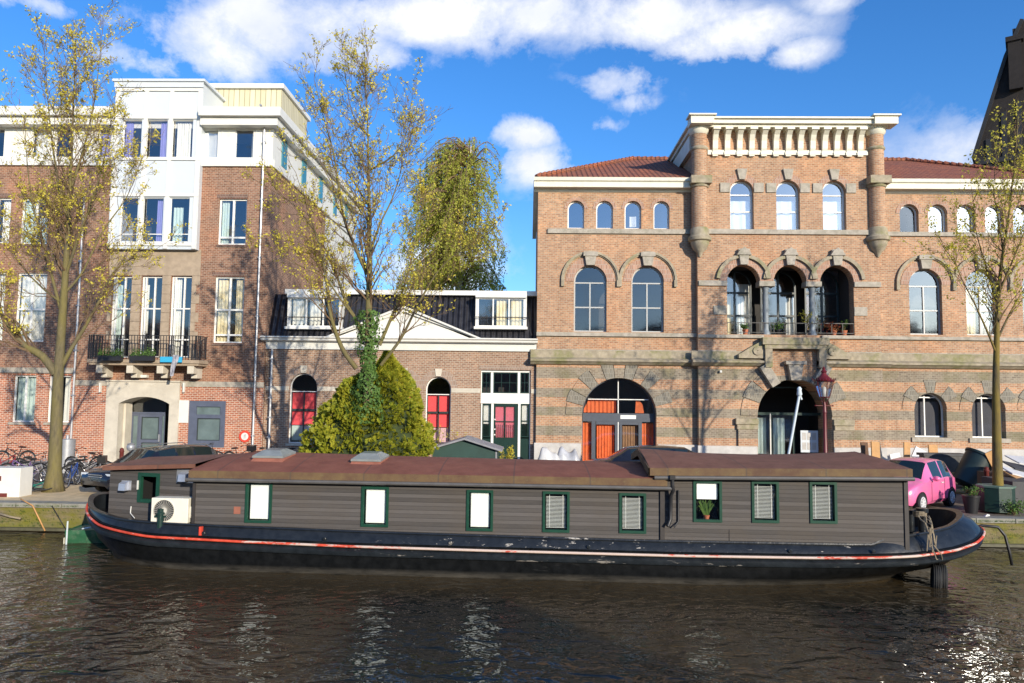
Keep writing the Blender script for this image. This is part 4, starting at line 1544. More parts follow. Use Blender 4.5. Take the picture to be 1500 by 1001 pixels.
    # flank
    mb.add([(xr, Y, z_w), (xr, YB, z_w), (xr, YB, zf0), (xr, Y, zf0)], [(0, 1, 2, 3)])
    mb.box(xr + .002, xr + .1, Y, YB, z_w, zs0 - .08)
    mb.add([(xr, yb1, zg), (xr, YB, zg), (xr, YB, z_w), (xr, yb1, z_w)], [(0, 1, 2, 3)])
    mb.add([(xr, YB, zg), (xl, YB, zg), (xl, YB, zf0), (xr, YB, zf0)], [(0, 1, 2, 3)])
    mb.build('top_floor_wall', M['white'], root)
    mb = MB()
    for y0 in (35.2, 38.4, 41.6, 44.8, 47.6):
        mb.box(xr + .01, xr + .06, y0, y0 + .7, zs0, zs1)
    mb.split('side_window', M['teal'], root)
    # ---------- white bay
    yb = Y - .3
    bx0, bx1 = P(163.5, 250, yb).x, P(292.5, 250, yb).x
    zb0 = P(225, 364.5, yb).z
    zb1 = P(230, 121, yb).z
    rows = (((189, 226, 'w'), (175, 230)), ((176, 226), (289, 356)))
    cells = []
    hb = []
    for (t, b, cols) in ((175.5, 230.5, ((178.7, 207), (213, 244.5), (250.5, 282))), (289.5, 354.5, ((175.5, 201), (207.5, 238.5), (247.5, 276.5)))):
        for k, (l, r) in enumerate(cols):
            a = RC(l, t, r, b, yb)
            if t < 200:
                cu = [[(.05, .45, .02, .97, 'curtain_b', 4)], [(.6, .95, .02, .97, 'curtain_b', 3)], [(.15, .8, .02, .97, 'curtain', 6)]][k]
            else:
                cu = [[], [(.6, .95, .02, .97, 'curtain_b', 4)], [(.1, .6, .02, .8, 'curtain_t', 3)]][k]
            hb.append(window(root, a[0], a[1], a[2], a[3], yb, 0, .07, .035, 'frame_w', glass='glass', curtains=cu, name='bay_window', bars=() if t < 200 else ((0, .18, 1, .18),)))
    mb = MB()
    wallmesh(mb, [(bx0, zb0), (bx1, zb0), (bx1, zb1), (bx0, zb1)], hb, yb, .2)
    for x, f in ((bx0, (0, 3, 2, 1)), (bx1, (0, 1, 2, 3))):
        mb.add([(x, yb, zb0), (x, Y + 3.6, zb0), (x, Y + 3.6, zb1), (x, yb, zb1)], [f])
    mb.box(bx0, bx1, yb + .001, Y, zb0 - .02, zb0 - .001)
    # raised mullions / rails between the panels
    fr = MB()
    for px in (163.5 + 4, 210, 247, 288.5):
        x = P(px, 260, yb).x
        zt_ = P(px, 131, yb).z
        fr.box(x - .09, x + .09, yb - .05, yb - .002, zb0, zt_)
    for py in (132, 172.5, 233, 286, 358):
        z = P(225, py, yb).z
        fr.box(bx0 + .0, bx1 - .0, yb - .06, yb - .053, z - .07, z + .07)
    mb.box(bx0 - .12, bx1 + .12, yb - .16, Y + 3.7, zb1, zb1 + .12)
    mb.box(bx0 - .04, bx1 + .04, yb - .09, yb - .062, P(225, 129, yb).z, zb1)
    mb.build('bay', M['panel'], root)
    fr.build('bay_frame', M['white'], root)
    # ---------- roof-top room clad in wood
    yp = Y + 2.0
    a = RC(300.5, 130.5, 412.5, 175, yp)
    mb = MB()
    mb.box(a[0], a[1], yp, yp + 4.2, zf2 - .1, a[3])
    ph = mb.build('rooftop_room', M['cladding'], root)
    mb = MB()
    zz = P(350, 121, yp - .25).z
    mb.box(a[0], a[1] + .12, yp - .15, yp + 4.5, a[3], zz)
    mb.build('roof_edge', M['white'], ph)
    MB().box(a[0] - 2.2, a[0] - .01, yp + .3, yp + 3, zf2 - .1, a[3] - .2).build('annex', M['cladding'], ph)
    # rain pipes
    for (pts, nm) in (([(389.2, 163, -.75), (389.0, 168, -.12), (370.6, 690, -.12)], 0), ([(124, 288, -.1), (104.5, 700, -.1)], 0), ([(397, 512, -.1), (396.6, 692, -.1)], 0)):
        mb = MB()
        p3 = []
        xx = P(pts[-1][0], min(pts[-1][1], 640), Y).x
        for (px, py, dy) in pts: p3.append((P(px, py, Y).x, Y + dy, P(px, py, Y).z))
        xm = sum(p[0] for p in p3[-2:]) / 2
        p3 = [(xm, p[1], p[2]) for p in p3]
        p3[-1] = (xm, p3[-1][1], STREET)
        mb.tube(p3, .055, 8)
        for i in range(6):
            z = p3[-2][2] + (p3[-1][2] - p3[-2][2]) * (i + .5) / 6
            mb.box(xm - .08, xm + .08, Y - .17, Y - .003, z - .03, z + .03)
        mb.build('rain_pipe', M['metal'], root)
    # plates
    c = RC(262.5, 586.5, 277, 619.5, Y)
    MB().box(c[0], c[1], Y - .08, Y - .024, c[2], c[3]).build('white_plate', M['white'], root)
    c = RC(205.5, 549.5, 218, 553.5, Y)
    MB().box(c[0], c[1], Y - .2, Y - .003, c[2], c[3]).build('wall_lamp', M['white'], root)
    for px in (149.5, 271.5):
        c = RC(px - 1, 561, px + 1, 575, Y)
        MB().box(c[0], c[1], Y - .2, Y - .07, c[2], c[3]).build('flag_holder', M['white'], root)
    # round no-entry style sign
    c = P(358.5, 639.5, Y - .08)
    mb = MB()
    mb.use(M['sign_red']).ringblock(c.x, c.z, .17, .27, 0, 2 * PI, Y - .085, Y - .06, 24)
    mb.use(M['white']).ringblock(c.x, c.z, .0, .17, 0, 2 * PI, Y - .084, Y - .061, 24)
    mb.use(M['plinth'])
    mb.box(c.x - .05, c.x + .06, Y - .09, Y - .0845, c.z - .1, c.z + .05)
    mb.ringblock(c.x + .02, c.z + .08, 0, .04, 0, 2 * PI, Y - .09, Y - .0845, 10)
    s = mb.build('round_sign', None, None)
    tag(s, 'round white sign with red border screwed to the brick by the rain pipe', 'sign')
    return root


M['glass_milky'] = mat('milky_glass', (.13, .175, .175), .12, .25, 1.2)
M['teal'] = mat('teal_window', (.05, .22, .27), .15, .2, 1)
M['sign_red'] = mat('sign_red', (.65, .07, .04), .4, .05)
M['brick_archl'] = brick('dark_soldier_brick', (.20, .10, .075), (.13, .065, .05), (.27, .22, .18), bw=.075, rh=.22)


def cladding():
    m, N, b = newmat('larch_cladding')
    uv, pos, z = wall_uv(N)
    s = N.n('ShaderNodeSeparateXYZ', i_0=uv)
    u = N.math('MULTIPLY', s.outputs[0], 1 / .27)
    fl = N.math('FLOOR', u)
    fr = N.math('FRACT', u)
    wn = N.n('ShaderNodeTexWhiteNoise', noise_dimensions='1D')
    N.nt.links.new(fl, wn.inputs['W'])
    gr = N.noise(N.scalev(pos, 8, 8, .8), 2, 4)
    k = N.math('MULTIPLY_ADD', wn.outputs[0], .5, N.math('MULTIPLY', gr, .5))
    col = N.mix(k, (.50, .45, .29), (.68, .63, .46))
    edge = N.math('LESS_THAN', fr, .13)
    col = N.mix(edge, col, (.30, .26, .14))
    N.nt.links.new(col, b.inputs['Base Color'])
    b.inputs['Roughness'].default_value = .7
    return m


M['cladding'] = cladding()


def church():
    d0 = ray(1500, 150)
    th = math.atan2(d0.x, d0.y)
    D = 72
    C = Vector((EYE.x + math.sin(th) * D, EYE.y + math.cos(th) * D, 0))
    root = empty('church', C, 'dark church gable with a steep roof and a square chimney behind the brick building', 'church', rz=-th)
    inv = (Matrix.Translation(C) @ Matrix.Rotation(-th, 4, 'Z')).inverted()

    def q(px, py, y=0):
        o, d = inv @ EYE, inv.to_3x3() @ ray(px, py)
        v = o + d * ((y - o.y) / d.y)
        return v.x, v.z
    pts = [q(1427, 262), q(1429, 232), q(1476, 84), q(1500, 30), q(1640, 60)]
    x0, z0 = pts[1]
    mb = MB()
    mb.prism([(pts[0][0], 2), (pts[4][0], 2)] + [pts[4], pts[3], pts[2], pts[1]], 0, 9)
    mb.build('gable_wall', M['darkbrick'], root)
    mb = MB()
    for a, b in ((1, 2), (2, 3)):
        a, b = pts[a], pts[b]
        n = Vector((-(b[1] - a[1]), b[0] - a[0])).normalized() * .28
        mb.prism([a, b, (b[0] + n.x, b[1] + n.y), (a[0] + n.x, a[1] + n.y)], -.25, 9.2)
    mb.build('roof', M['darkslate'], root)
    # narrow blind windows and a string course give the wall its relief
    mb = MB()
    for px, t, b in ((1448, 205, 250), (1470, 165, 235), (1492, 150, 235)):
        u, v, w = q(px - 4, t), q(px + 4, t), q(px, b)
        mb.box(u[0], v[0], -.08, -.003, w[1], u[1])
    u, v = q(1432, 236), q(1640, 240)
    mb.box(u[0], v[0], -.2, -.003, u[1] - .4, u[1])
    mb.split('blind_window', M['darkslate'], root)
    mb = MB()
    (u, zt), (v, _), (_, zb) = q(1476, 62, -.6), q(1496, 62, -.6), q(1486, 130, -.6)
    mb.box(u, v, -.6, 1.0, zb, zt)
    mb.box(u - .15, v + .15, -.75, 1.15, zt, zt + .4)
    mb.box(u + .35, v - .35, -.2, .6, zt + .4, zt + 1.2)
    mb.build('chimney', M['darkbrick'], root)


M['darkbrick'] = mat('near_black_brick', (.020, .016, .015), .9, .3, 2, bump=.5)  # even near-black tone for the church gable and chimney
M['darkslate'] = mat('slate', (.02, .019, .02), .6, .25, 2)


# ================================================================= houseboat
B_ROT = rad(-2.4)
B_LOC = Vector((.1, 19.2, 0))
BM = Matrix.Translation(B_LOC) @ Matrix.Rotation(B_ROT, 4, 'Z')
BI = BM.inverted()


def BP(px, py, yl):
    """point of the boat's own lengthwise plane y=yl that the photo shows at the pixel, in boat coordinates"""
    o = BI @ EYE
    d = (BI.to_3x3() @ ray(px, py))
    return o + d * ((yl - o.y) / d.y)


def interp(tab, x):
    if x <= tab[0][0]: return tab[0][1]
    for (a, u), (b, v) in zip(tab, tab[1:]):
        if x <= b:
            t = (x - a) / (b - a)
            return u + (v - u) * t
    return tab[-1][1]


def siding():
    m, N, b = newmat('weathered_siding')
    uv, pos, z = wall_uv(N)
    u = N.math('MULTIPLY', z, 1 / .092)
    fr = N.math('FRACT', u)
    wn = N.n('ShaderNodeTexWhiteNoise', noise_dimensions='1D')
    N.nt.links.new(N.math('FLOOR', u), wn.inputs['W'])
    gr = N.noise(N.scalev(pos, .7, .7, 14), 3, 5, .6)
    fine = N.noise(N.scalev(pos, 4, 4, 60), 3, 3, .6)
    k = N.math('ADD', N.math('MULTIPLY', wn.outputs[0], .4), N.math('ADD', N.math('MULTIPLY', gr, .32), N.math('MULTIPLY', fine, .3)))
    col = N.mix(N.ramp(k, [(.2, 0), (.95, 1)]), (.050, .045, .042), (.150, .137, .130))
    big = N.ramp(N.noise(pos, .9, 4, .6), [(.45, 0), (.65, 1)])
    col = N.mix(N.math('MULTIPLY', big, .4), col, (.10, .08, .06))
    edge = N.ramp(fr, [(.08, 1), (.22, 0)])
    col = N.mix(N.math('MULTIPLY', edge, .42), col, (.018, .016, .015))
    N.nt.links.new(col, b.inputs['Base Color'])
    b.inputs['Roughness'].default_value = .75
    bn = N.n('ShaderNodeBump', i_Strength=.8, i_Distance=.015, i_Height=N.math('ADD', fr, N.math('MULTIPLY', fine, .3)))
    N.nt.links.new(bn.outputs[0], b.inputs['Normal'])
    return m


def boatroof(name, a, b_, moss):
    m, N, b = newmat(name)
    g = N.n('ShaderNodeNewGeometry')
    pos = g.outputs['Position']
    s = N.n('ShaderNodeSeparateXYZ', i_0=pos)
    n1 = N.ramp(N.noise(pos, 2.2, 6, .7), [(.35, 0), (.7, 1)])
    col = N.mix(n1, a, b_)
    n2 = N.ramp(N.noise(pos, 11, 5, .7), [(.6, 0), (.72, 1)])
    col = N.mix(N.math('MULTIPLY', n2, moss), col, (.16, .14, .06))
    sp = N.ramp(N.noise(pos, 30, 3, .6), [(.70, 0), (.74, 1)])
    col = N.mix(N.math('MULTIPLY', sp, .5), col, (.45, .40, .33))
    # sheet seams across the roof
    fr = N.math('FRACT', N.math('MULTIPLY', N.math('ADD', s.outputs[0], .35), 1 / 1.75))
    seam = N.math('LESS_THAN', fr, .02)
    col = N.mix(N.math('MULTIPLY', seam, .5), col, (.06, .05, .045))
    N.nt.links.new(col, b.inputs['Base Color'])
    b.inputs['Roughness'].default_value = .8
    bn = N.n('ShaderNodeBump', i_Strength=.5, i_Distance=.01, i_Height=N.noise(pos, 60, 3, .7))
    N.nt.links.new(bn.outputs[0], b.inputs['Normal'])
    return m


def hullmat(name, base, worn, amt, rough=.3, lo=.56, stretch=2.0, spec=.5, fs=1.4, mid=0.0):
    m, N, b = newmat(name)
    g = N.n('ShaderNodeNewGeometry')
    pos = g.outputs['Position']
    nz = N.noise(N.scalev(pos, 1 / stretch, 1, 2.2), fs, 8, .72)
    sx_ = N.n('ShaderNodeSeparateXYZ', i_0=pos)
    # the fenders rubbed the middle of the ship most
    md = N.math('SUBTRACT', 1.0, N.math('MULTIPLY', N.math('ABSOLUTE', N.math('SUBTRACT', sx_.outputs[0], 1.5)), 1 / 8.5), clamp=True)
    f = N.ramp(N.math('MULTIPLY_ADD', md, mid, nz), [(lo, 0), (lo + .03, 1)])
    c2 = N.noise(pos, 5, 4, .6)
    col = N.mix(N.ramp(c2, [(.3, 0), (.8, 1)]), base, [min(1, c * 2.0 + .004) for c in base])
    col = N.mix(N.math('MULTIPLY', f, amt), col, worn)
    s = N.n('ShaderNodeSeparateXYZ', i_0=pos)
    # dried scum and rust just above the water
    wl = N.n('ShaderNodeMapRange', i_1=.05, i_2=.17, i_3=1.0, i_4=0.0)
    N.nt.links.new(s.outputs[2], wl.inputs[0])
    wf = N.math('MULTIPLY', wl.outputs[0], N.ramp(N.noise(N.scalev(pos, .5, 1, 3), 3, 5, .7), [(.3, .1), (.7, .9)]))
    if spec < .2: col = N.mix(N.math('MULTIPLY', wf, .55), col, (.16, .145, .12))
    N.nt.links.new(col, b.inputs['Base Color'])
    b.inputs['Roughness'].default_value = rough
    b.inputs['Specular IOR Level'].default_value = spec
    h = N.math('ADD', N.math('MULTIPLY', N.noise(N.scalev(pos, 1, 1, .4), 1.3, 3, .5), 1.0), N.math('MULTIPLY', N.noise(pos, 14, 3, .6), .12))
    bn = N.n('ShaderNodeBump', i_Strength=.6, i_Distance=.05, i_Height=h)
    N.nt.links.new(bn.outputs[0], b.inputs['Normal'])
    return m


M['siding'] = siding()
M['boatroof'] = boatroof('red_bitumen_roof', (.20, .060, .034), (.30, .105, .062), .6)
M['boatroof2'] = boatroof('brown_bitumen_roof', (.155, .063, .038), (.25, .11, .07), .8)
M['roofedge'] = boatroof('mossy_roof_edge', (.105, .055, .032), (.175, .115, .048), .8)
M['hull'] = hullmat('black_hull_paint', (.004, .0045, .005), (.03, .03, .03), .5, .33, .62, 3, .15)
M['bulwark'] = hullmat('blue_black_paint', (.009, .011, .0135), (.50, .47, .42), .85, .30, .67, 1.6, .39, 3.2, .09)
M['strake'] = hullmat('red_strake_paint', (.42, .05, .025), (.60, .49, .42), .95, .5, .56, 2.4, .39, 1.8, .24)
M['strake_dark'] = hullmat('blue_strake_paint', (.010, .013, .016), (.36, .33, .29), .7, .3, .665, 3, .39, 2.6, .09)
M['gutter'] = mat('grey_gutter', (.10, .095, .09), .5, .2)
M['green_f'] = mat('green_window_paint', (.012, .058, .036), .35, .15, 6)
M['blind'] = mat('white_blind', (.86, .9, .86), .55, .03)
M['skyl'] = mat('skylight_dome', (.24, .26, .25), .25, .15, 4)
M['rust'] = mat('rust_red_flashing', (.30, .11, .07), .8, .2, 6)
M['rope'] = mat('old_rope', (.27, .22, .15), .9, .25, 30)
M['rubber'] = mat('black_rubber', (.018, .018, .018), .7, .3, 8, bump=.3)
M['grass_pot'] = leafmat('pot_leaf', (.05, .14, .03), (.16, .26, .06), .3)


def houseboat():
    root = empty('houseboat', B_LOC, 'long dark houseboat with red brown roof and green framed windows moored along the quay', 'houseboat')
    root.rotation_euler = (0, 0, B_ROT)
    xs0, xs1 = BP(124, 744, 0).x + .34, BP(1443, 779, 0).x - .2
    Ls = xs1 - xs0
    F = lambda px: xs0 + (px - 124) / (1443 - 124) * Ls
    ZS = [(F(124), 1.30), (F(140), 1.14), (F(160), 1.03), (F(192), .90), (F(284), .76), (F(420), .70), (F(560), .66), (F(744), .645), (F(1000), .64), (F(1168), .67), (F(1300), .73), (F(1362), .81), (F(1405), .92), (F(1443), 1.10)]
    ZR = [(F(124), 1.44), (F(140), 1.31), (F(158), 1.22), (F(223), 1.10), (F(361), 1.04), (F(600), .98), (F(952), .94), (F(1251), .97), (F(1268), 1.09), (F(1369), 1.28), (F(1421), 1.52), (F(1443), 1.60)]
    xw0, xw1 = BP(176, 812, 0).x, BP(1325, 838, 0).x

    def half(x, x0, x1, B, aL, aR, pL=1.85, pR=2.0):
        if x < x0 + aL:
            u = max(0, min(1, (x0 + aL - x) / aL)); return B * max(0, 1 - u ** pL) ** (1 / pL)
        if x > x1 - aR:
            u = max(0, min(1, (x - x1 + aR) / aR)); return B * max(0, 1 - u ** pR) ** (1 / pR)
        return B
    N_ = 90
    ss = [.5 - .5 * math.cos(PI * i / N_) for i in range(N_ + 1)]
    # level: x0, x1, B, aL, aR, z(x)
    zs = lambda x: interp(ZS, x)
    zr = lambda x: interp(ZR, x)
    tap = lambda x: 0
    lv = [
        (xw0 + .6, xw1 - 1.2, 1.6, 3, 5, lambda x: -.5),
        (xw0, xw1 - .2, 2.08, 3.2, 5.5, lambda x: -.02),
        (xw0 - .03, xw1, 2.12, 3.2, 5.4, lambda x: .1),
        (xw0 - .45, xw1 + 1.0, 2.14, 3.3, 4.6, lambda x: .1 + (zs(x) - .3) * .5),
        (xs0 + .12, xs1 - .35, 2.14, 3.1, 4.2, lambda x: zs(x) - .23),
        (xs0 + .06, xs1 - .16, 2.2, 3.0, 3.9, lambda x: zs(x) - .2),
        (xs0 + .03, xs1 - .05, 2.21, 3.0, 3.9, lambda x: zs(x) - .09),
        (xs0 + .02, xs1 - .03, 2.16, 3.0, 3.9, lambda x: zs(x) - .07),
        (xs0 + .02, xs1 - .03, 2.16, 3.0, 3.9, lambda x: zs(x) + .05),
        (xs0 + .03, xs1 - .05, 2.11, 3.0, 3.9, lambda x: zs(x) + .07),
    ]
    lb = [
        (xs0 + .03, xs1 - .05, 2.108, 3.0, 3.9, lambda x: zs(x) + .05),
        (xs0 + .0, xs1 - .22, 2.06, 3.0, 3.8, lambda x: zs(x) + (zr(x) - zs(x)) * .55),
        (xs0 - .02, xs1 - .46, 1.99, 3.0, 3.7, lambda x: zr(x) - .05),
        (xs0 - .04, xs1 - .44, 2.02, 3.0, 3.7, lambda x: zr(x) - .03),
        (xs0 - .04, xs1 - .46, 2.01, 3.0, 3.7, lambda x: zr(x)),
        (xs0 + .08, xs1 - .60, 1.90, 3.0, 3.6, lambda x: zr(x)),
        (xs0 + .1, xs1 - .64, 1.88, 3.0, 3.5, lambda x: zr(x) - .45),
    ]

    def loft(levels, name, m):
        mb = MB()
        vs = []
        rows = []
        for (x0, x1, B, aL, aR, z) in levels:
            row = []
            for sgn in (-1, 1):
                for s in (ss if sgn < 0 else ss[::-1][1:-1]):
                    x = x0 + (x1 - x0) * s
                    row.append((x, sgn * half(x, x0, x1, B, aL, aR), z(x)))
            rows.append(row)
        n = len(rows[0])
        for r in rows: vs += r
        fs = []
        for k in range(len(rows) - 1):
            for i in range(n):
                j = (i + 1) % n
                fs.append((k * n + i, k * n + j, (k + 1) * n + j, (k + 1) * n + i))
        mb.add(vs, fs)
        return mb.build(name, m, root, smooth=True, angle=35), rows
    hull, rows = loft(lv, 'hull', M['hull'])
    bul, rb = loft(lb, 'bulwark', M['bulwark'])
    # blue-black band of the hull round the strake: a proud belt
    belt = [(xs0 + .02, xs1 - .12, 2.215, 3.0, 3.9, lambda x: zs(x) - .21), (xs0 + .0, xs1 - .04, 2.235, 3.0, 3.9, lambda x: zs(x) - .17),
            (xs0 - .0, xs1 - .02, 2.235, 3.0, 3.9, lambda x: zs(x) - .1), (xs0 + .02, xs1 - .05, 2.17, 3.0, 3.9, lambda x: zs(x) - .06)]
    loft(belt, 'belt', M['strake_dark'])
    # red rubbing strake
    cur = []
    for i in range(0, 2 * N_):
        pass
    mb = MB()
    pts = []
    for sgn in (-1, 1):
        for s in (ss if sgn < 0 else ss[::-1][1:-1]):
            x0, x1 = xs0 - .02, xs1 + .0
            x = x0 + (x1 - x0) * s
            pts.append((x, sgn * half(x, x0, x1, 2.19, 3.0, 3.9), zs(x)))
    mb.tube(pts, .031, 8, closed=True)
    mb.build('rubbing_strake', M['strake'], root, smooth=True)
    # deck
    mb = MB()
    row = rb[-1]
    n = len(row)
    m_ = N_ + 1
    vs = [(x, y * .99, .74 + max(0, zr(x) - 1.0) * .5) for x, y, z in row]
    fs = []
    for i in range(N_):
        a, b = i, i + 1
        c, d = (n - i) % n, (n - i - 1) % n
        fs.append((a, b, d, c) if c != a else (a, b, d))
    mb.add(vs, fs)
    mb.build('deck', M['deck'], root)

    # ---------------- cabins
    yw = -1.92
    X = lambda px, py=740, yl=yw: BP(px, py, yl).x
    Z = lambda px, py, yl=yw: BP(px, py, yl).z
    # windows first, then the walls with openings
    def bwin(px0, py0, px1, py1, kind):
        a = X(px0), X(px1), Z((px0 + px1) / 2, py1), Z((px0 + px1) / 2, py0)
        x0, x1, z0, z1 = a
        w = window(root, x0, x1, z0, z1, yw, 0, -.03, .058, 'green_f', glass='glass_boat', name='window', ft=.1)
        fo = [o for o in root.children if o.name.startswith('window')][-1]
        mb = MB()
        if kind == 'closed' or kind == 'closed2':
            n = 22
            for i in range(n):
                za = z0 + .09 + (z1 - z0 - .16) * i / n
                mb.box(x0 + .1, x1 - .1, yw + .055 + .002 * (i % 2), yw + .062 + .002 * (i % 2), za, za + (z1 - z0 - .16) / n - .003)
            mb.box(x0 + .09, x1 - .09, yw + .068, yw + .072, z0 + .08, z1 - .08)
        elif kind == 'slats':
            n = 24
            R = Matrix.Rotation(rad(16), 3, 'X')
            for i in range(n):
                za = z0 + .1 + (z1 - z0 - .2) * i / n
                mb.cbox(((x0 + x1) / 2, yw + .07, za), x1 - x0 - .16, .022, .003, R)
            for f in (.25, .75): mb.box(x0 + (x1 - x0) * f - .004, x0 + (x1 - x0) * f + .004, yw + .055, yw + .058, z0 + .1, z1 - .08)
        elif kind == 'half':
            mb.box(x0 + .09, x1 - .09, yw + .055, yw + .065, z0 + (z1 - z0) * .54, z1 - .07)
        if mb.v: mb.build('blind', M['blind'], fo)
        if kind in ('half', 'slats', 'open'):
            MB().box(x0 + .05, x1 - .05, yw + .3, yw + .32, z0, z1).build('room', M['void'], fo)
        if kind == 'half':
            lb_ = MB()
            for i in range(46):
                a_ = random.uniform(-.9, .9)
                ln = random.uniform(.2, .48)
                bx = (x0 + x1) / 2 + random.uniform(-.05, .05)
                p0 = Vector((bx, yw + .13, z0 + .1))
                p1 = p0 + Vector((math.sin(a_) * ln * .6, random.uniform(-.05, .05), ln * .8))
                p2 = p1 + Vector((math.sin(a_) * ln * .35, 0, ln * .1 - abs(a_) * .12))
                lb_.add([p0 + Vector((-.006, 0, 0)), p0 + Vector((.006, 0, 0)), p1 + Vector((.008, 0, .004)), p1 - Vector((.008, 0, .004)), p2], [(0, 1, 2, 3), (3, 2, 4)])
            po = lb_.build('spider_plant', M['grass_pot'])
            pm = MB().lathe([(.05, -.07), (.075, .02)], 12, ((x0 + x1) / 2, yw + .13, z0 + .12)).build('pot', M['terracotta'], po)
            po.matrix_world = BM
            tag(po, 'spiky green plant in a pot in the houseboat window with half lowered blind', 'plant')
        return w
    WZ = [(359.5, 706, 398.5, 766, 'closed'), (529.5, 713, 569.5, 772, 'closed'), (683.5, 718, 722.5, 778, 'closed2'), (795, 720, 834.5, 780, 'slats'), (907, 722.5, 946.5, 781.5, 'slats')]
    hm = [bwin(*w) for w in WZ]
    WS = [(1015.5, 704, 1057.5, 765, 'half'), (1101, 705, 1141, 766, 'slats'), (1186, 706, 1226, 767, 'slats')]
    hs = [bwin(*w) for w in WS]
    # main cabin walls
    xa, xb, xc = X(285), X(975), X(1328)
    zt0, zt1 = Z(285, 704), Z(975, 716)
    zb = .85
    mb = MB()
    outer = [(xa, zb), (xb, zb), (xb, zt1), (xa, zt0)]
    wallmesh(mb, outer, hm, yw, .3)
    mb.add([(xa, yw, zb), (xa, -yw, zb), (xa, -yw, zt0), (xa, yw, zt0)], [(0, 3, 2, 1)])
    mb.add([(xa, -yw, zb), (xb, -yw, zb), (xb, -yw, zt1), (xa, -yw, zt0)], [(0, 3, 2, 1)])
    mb.build('cabin_wall', M['siding'], root)
    zs0_, zs1_ = Z(975, 702), Z(1328, 703)
    mb = MB()
    wallmesh(mb, [(xb, zb), (xc, zb), (xc, zs1_), (xb, zs0_)], hs, yw, .3)
    mb.add([(xb, -yw, zb), (xc, -yw, zb), (xc, -yw, zs1_), (xb, -yw, zs0_)], [(0, 3, 2, 1)])
    mb.add([(xc, yw, zb), (xc, -yw, zb), (xc, -yw, zs1_), (xc, yw, zs1_)], [(0, 1, 2, 3)])
    mb.add([(xb, yw, zt1), (xb, -yw, zt1), (xb, -yw, zs0_), (xb, yw, zs0_), (xb, 0, zs0_ + .3)], [(0, 3, 4, 2, 1)])
    mb.build('cabin_wall', M['siding'], root)
    # corner boards and joints
    mb = MB()
    mb.box(xa - .05, xa + .02, yw - .03, yw - .002, zb, zt0)
    mb.box(xc - .06, xc + .03, yw - .03, yw - .002, zb, zs1_)
    xj = X(970)
    mb.box(xj - .05, xj + .05, yw - .045, yw - .002, zb, zt1)
    xj = X(1068)
    mb.box(xj - .006, xj + .006, yw - .012, yw - .002, zb, zb + .35)
    mb.split('corner_board', M['darkwood'], root)
    # front cabin (narrower, follows the bow)
    x0, x1 = BP(160, 720, -1.05).x, xa - .01
    h0, h1 = 1.05, 1.62
    z0, z1 = BP(160, 689.5, -1.05).z, BP(279, 686, -1.62).z
    mb = MB()
    # near wall with an opening: build in a sheared local frame
    def fp(t, z, s=-1, o=0.0): return (x0 + (x1 - x0) * t, s * (h0 + (h1 - h0) * t) - o, z)
    wa, wb = .34, .545
    wz0, wz1 = BP(213, 734, -1.28).z, BP(213, 695, -1.28).z
    ztop = lambda t: z0 + (z1 - z0) * t
    T = [0, wa, wb, 1]
    vs, fs = [], []
    for t in T:
        for z in (zb - .1, wz0, wz1, ztop(t)): vs.append(fp(t, z))
    for i in range(3):
        for k in range(3):
            if i == 1 and k == 1: continue
            fs.append((i * 4 + k, i * 4 + 4 + k, i * 4 + 5 + k, i * 4 + 1 + k))
    mb.add(vs, fs)
    mb.add([fp(0, zb - .1), fp(0, zb - .1, 1), fp(0, z0, 1), fp(0, z0)], [(0, 3, 2, 1)])
    mb.add([fp(0, zb - .1, 1), fp(1, zb - .1, 1), fp(1, z1, 1), fp(0, z0, 1)], [(0, 3, 2, 1)])
    fw = mb.build('front_cabin_wall', M['siding2'], root)
    mb = MB()
    ang = math.atan2(-(h1 - h0), x1 - x0)
    Rz = Matrix.Rotation(ang, 4, 'Z')
    pc = Vector(fp((wa + wb) / 2, (wz0 + wz1) / 2))
    ww = (x1 - x0) * (wb - wa) / math.cos(ang)
    hh = wz1 - wz0
    mb.T = Matrix.Translation(pc) @ Rz
    A = [(-ww / 2 - .04, -hh / 2 - .04), (ww / 2 + .04, -hh / 2 - .04), (ww / 2 + .04, hh / 2 + .04), (-ww / 2 - .04, hh / 2 + .04)]
    B = [(-ww / 2 + .05, -hh / 2 + .05), (ww / 2 - .05, -hh / 2 + .05), (ww / 2 - .05, hh / 2 - .05), (-ww / 2 + .05, hh / 2 - .05)]
    ringmesh(mb, A, B, -.03, .06)
    fo = mb.build('front_window', M['green_f'], root)
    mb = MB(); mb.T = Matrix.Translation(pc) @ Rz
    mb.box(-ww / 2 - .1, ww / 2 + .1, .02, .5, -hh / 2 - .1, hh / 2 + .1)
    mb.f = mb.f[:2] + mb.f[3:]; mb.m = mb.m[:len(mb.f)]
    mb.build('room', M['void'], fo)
    mb = MB(); mb.T = Matrix.Translation(pc) @ Rz
    mb.cbox((-ww / 2 - .02, -.05, .06), .02, .04, .22)
    mb.build('latch', M['white'], fo)
    # wall vents on steel plates
    for (tx, py, pw) in ((.185, 712, .0), (.83, 696, .46)):
        z_ = BP(160 + tx * 125, py, -1.3).z
        c = Vector(fp(tx, z_))
        T_ = Matrix.Translation(c) @ Rz
        mb = MB(); mb.T = T_
        mb.use(M['metal']).box(-(.2 + pw * .1), .2 + pw * .1, -.012, -.002, -.16, .16) if pw else mb.use(M['metal']).box(-.13, .17, -.012, -.002, -.12, .12)
        mb.use(M['ventblue'])
        mb.xprism([(-.014, .1), (-.13, .05), (-.15, -.12), (-.014, -.12)], -.1, .1)
        mb.use(M['iron']).box(-.1, .1, -.15, -.02, -.14, -.121)
        mb.build('wall_vent', None, root)
    # ---------------- roofs
    mb = MB()
    e = .16
    ye = yw - e
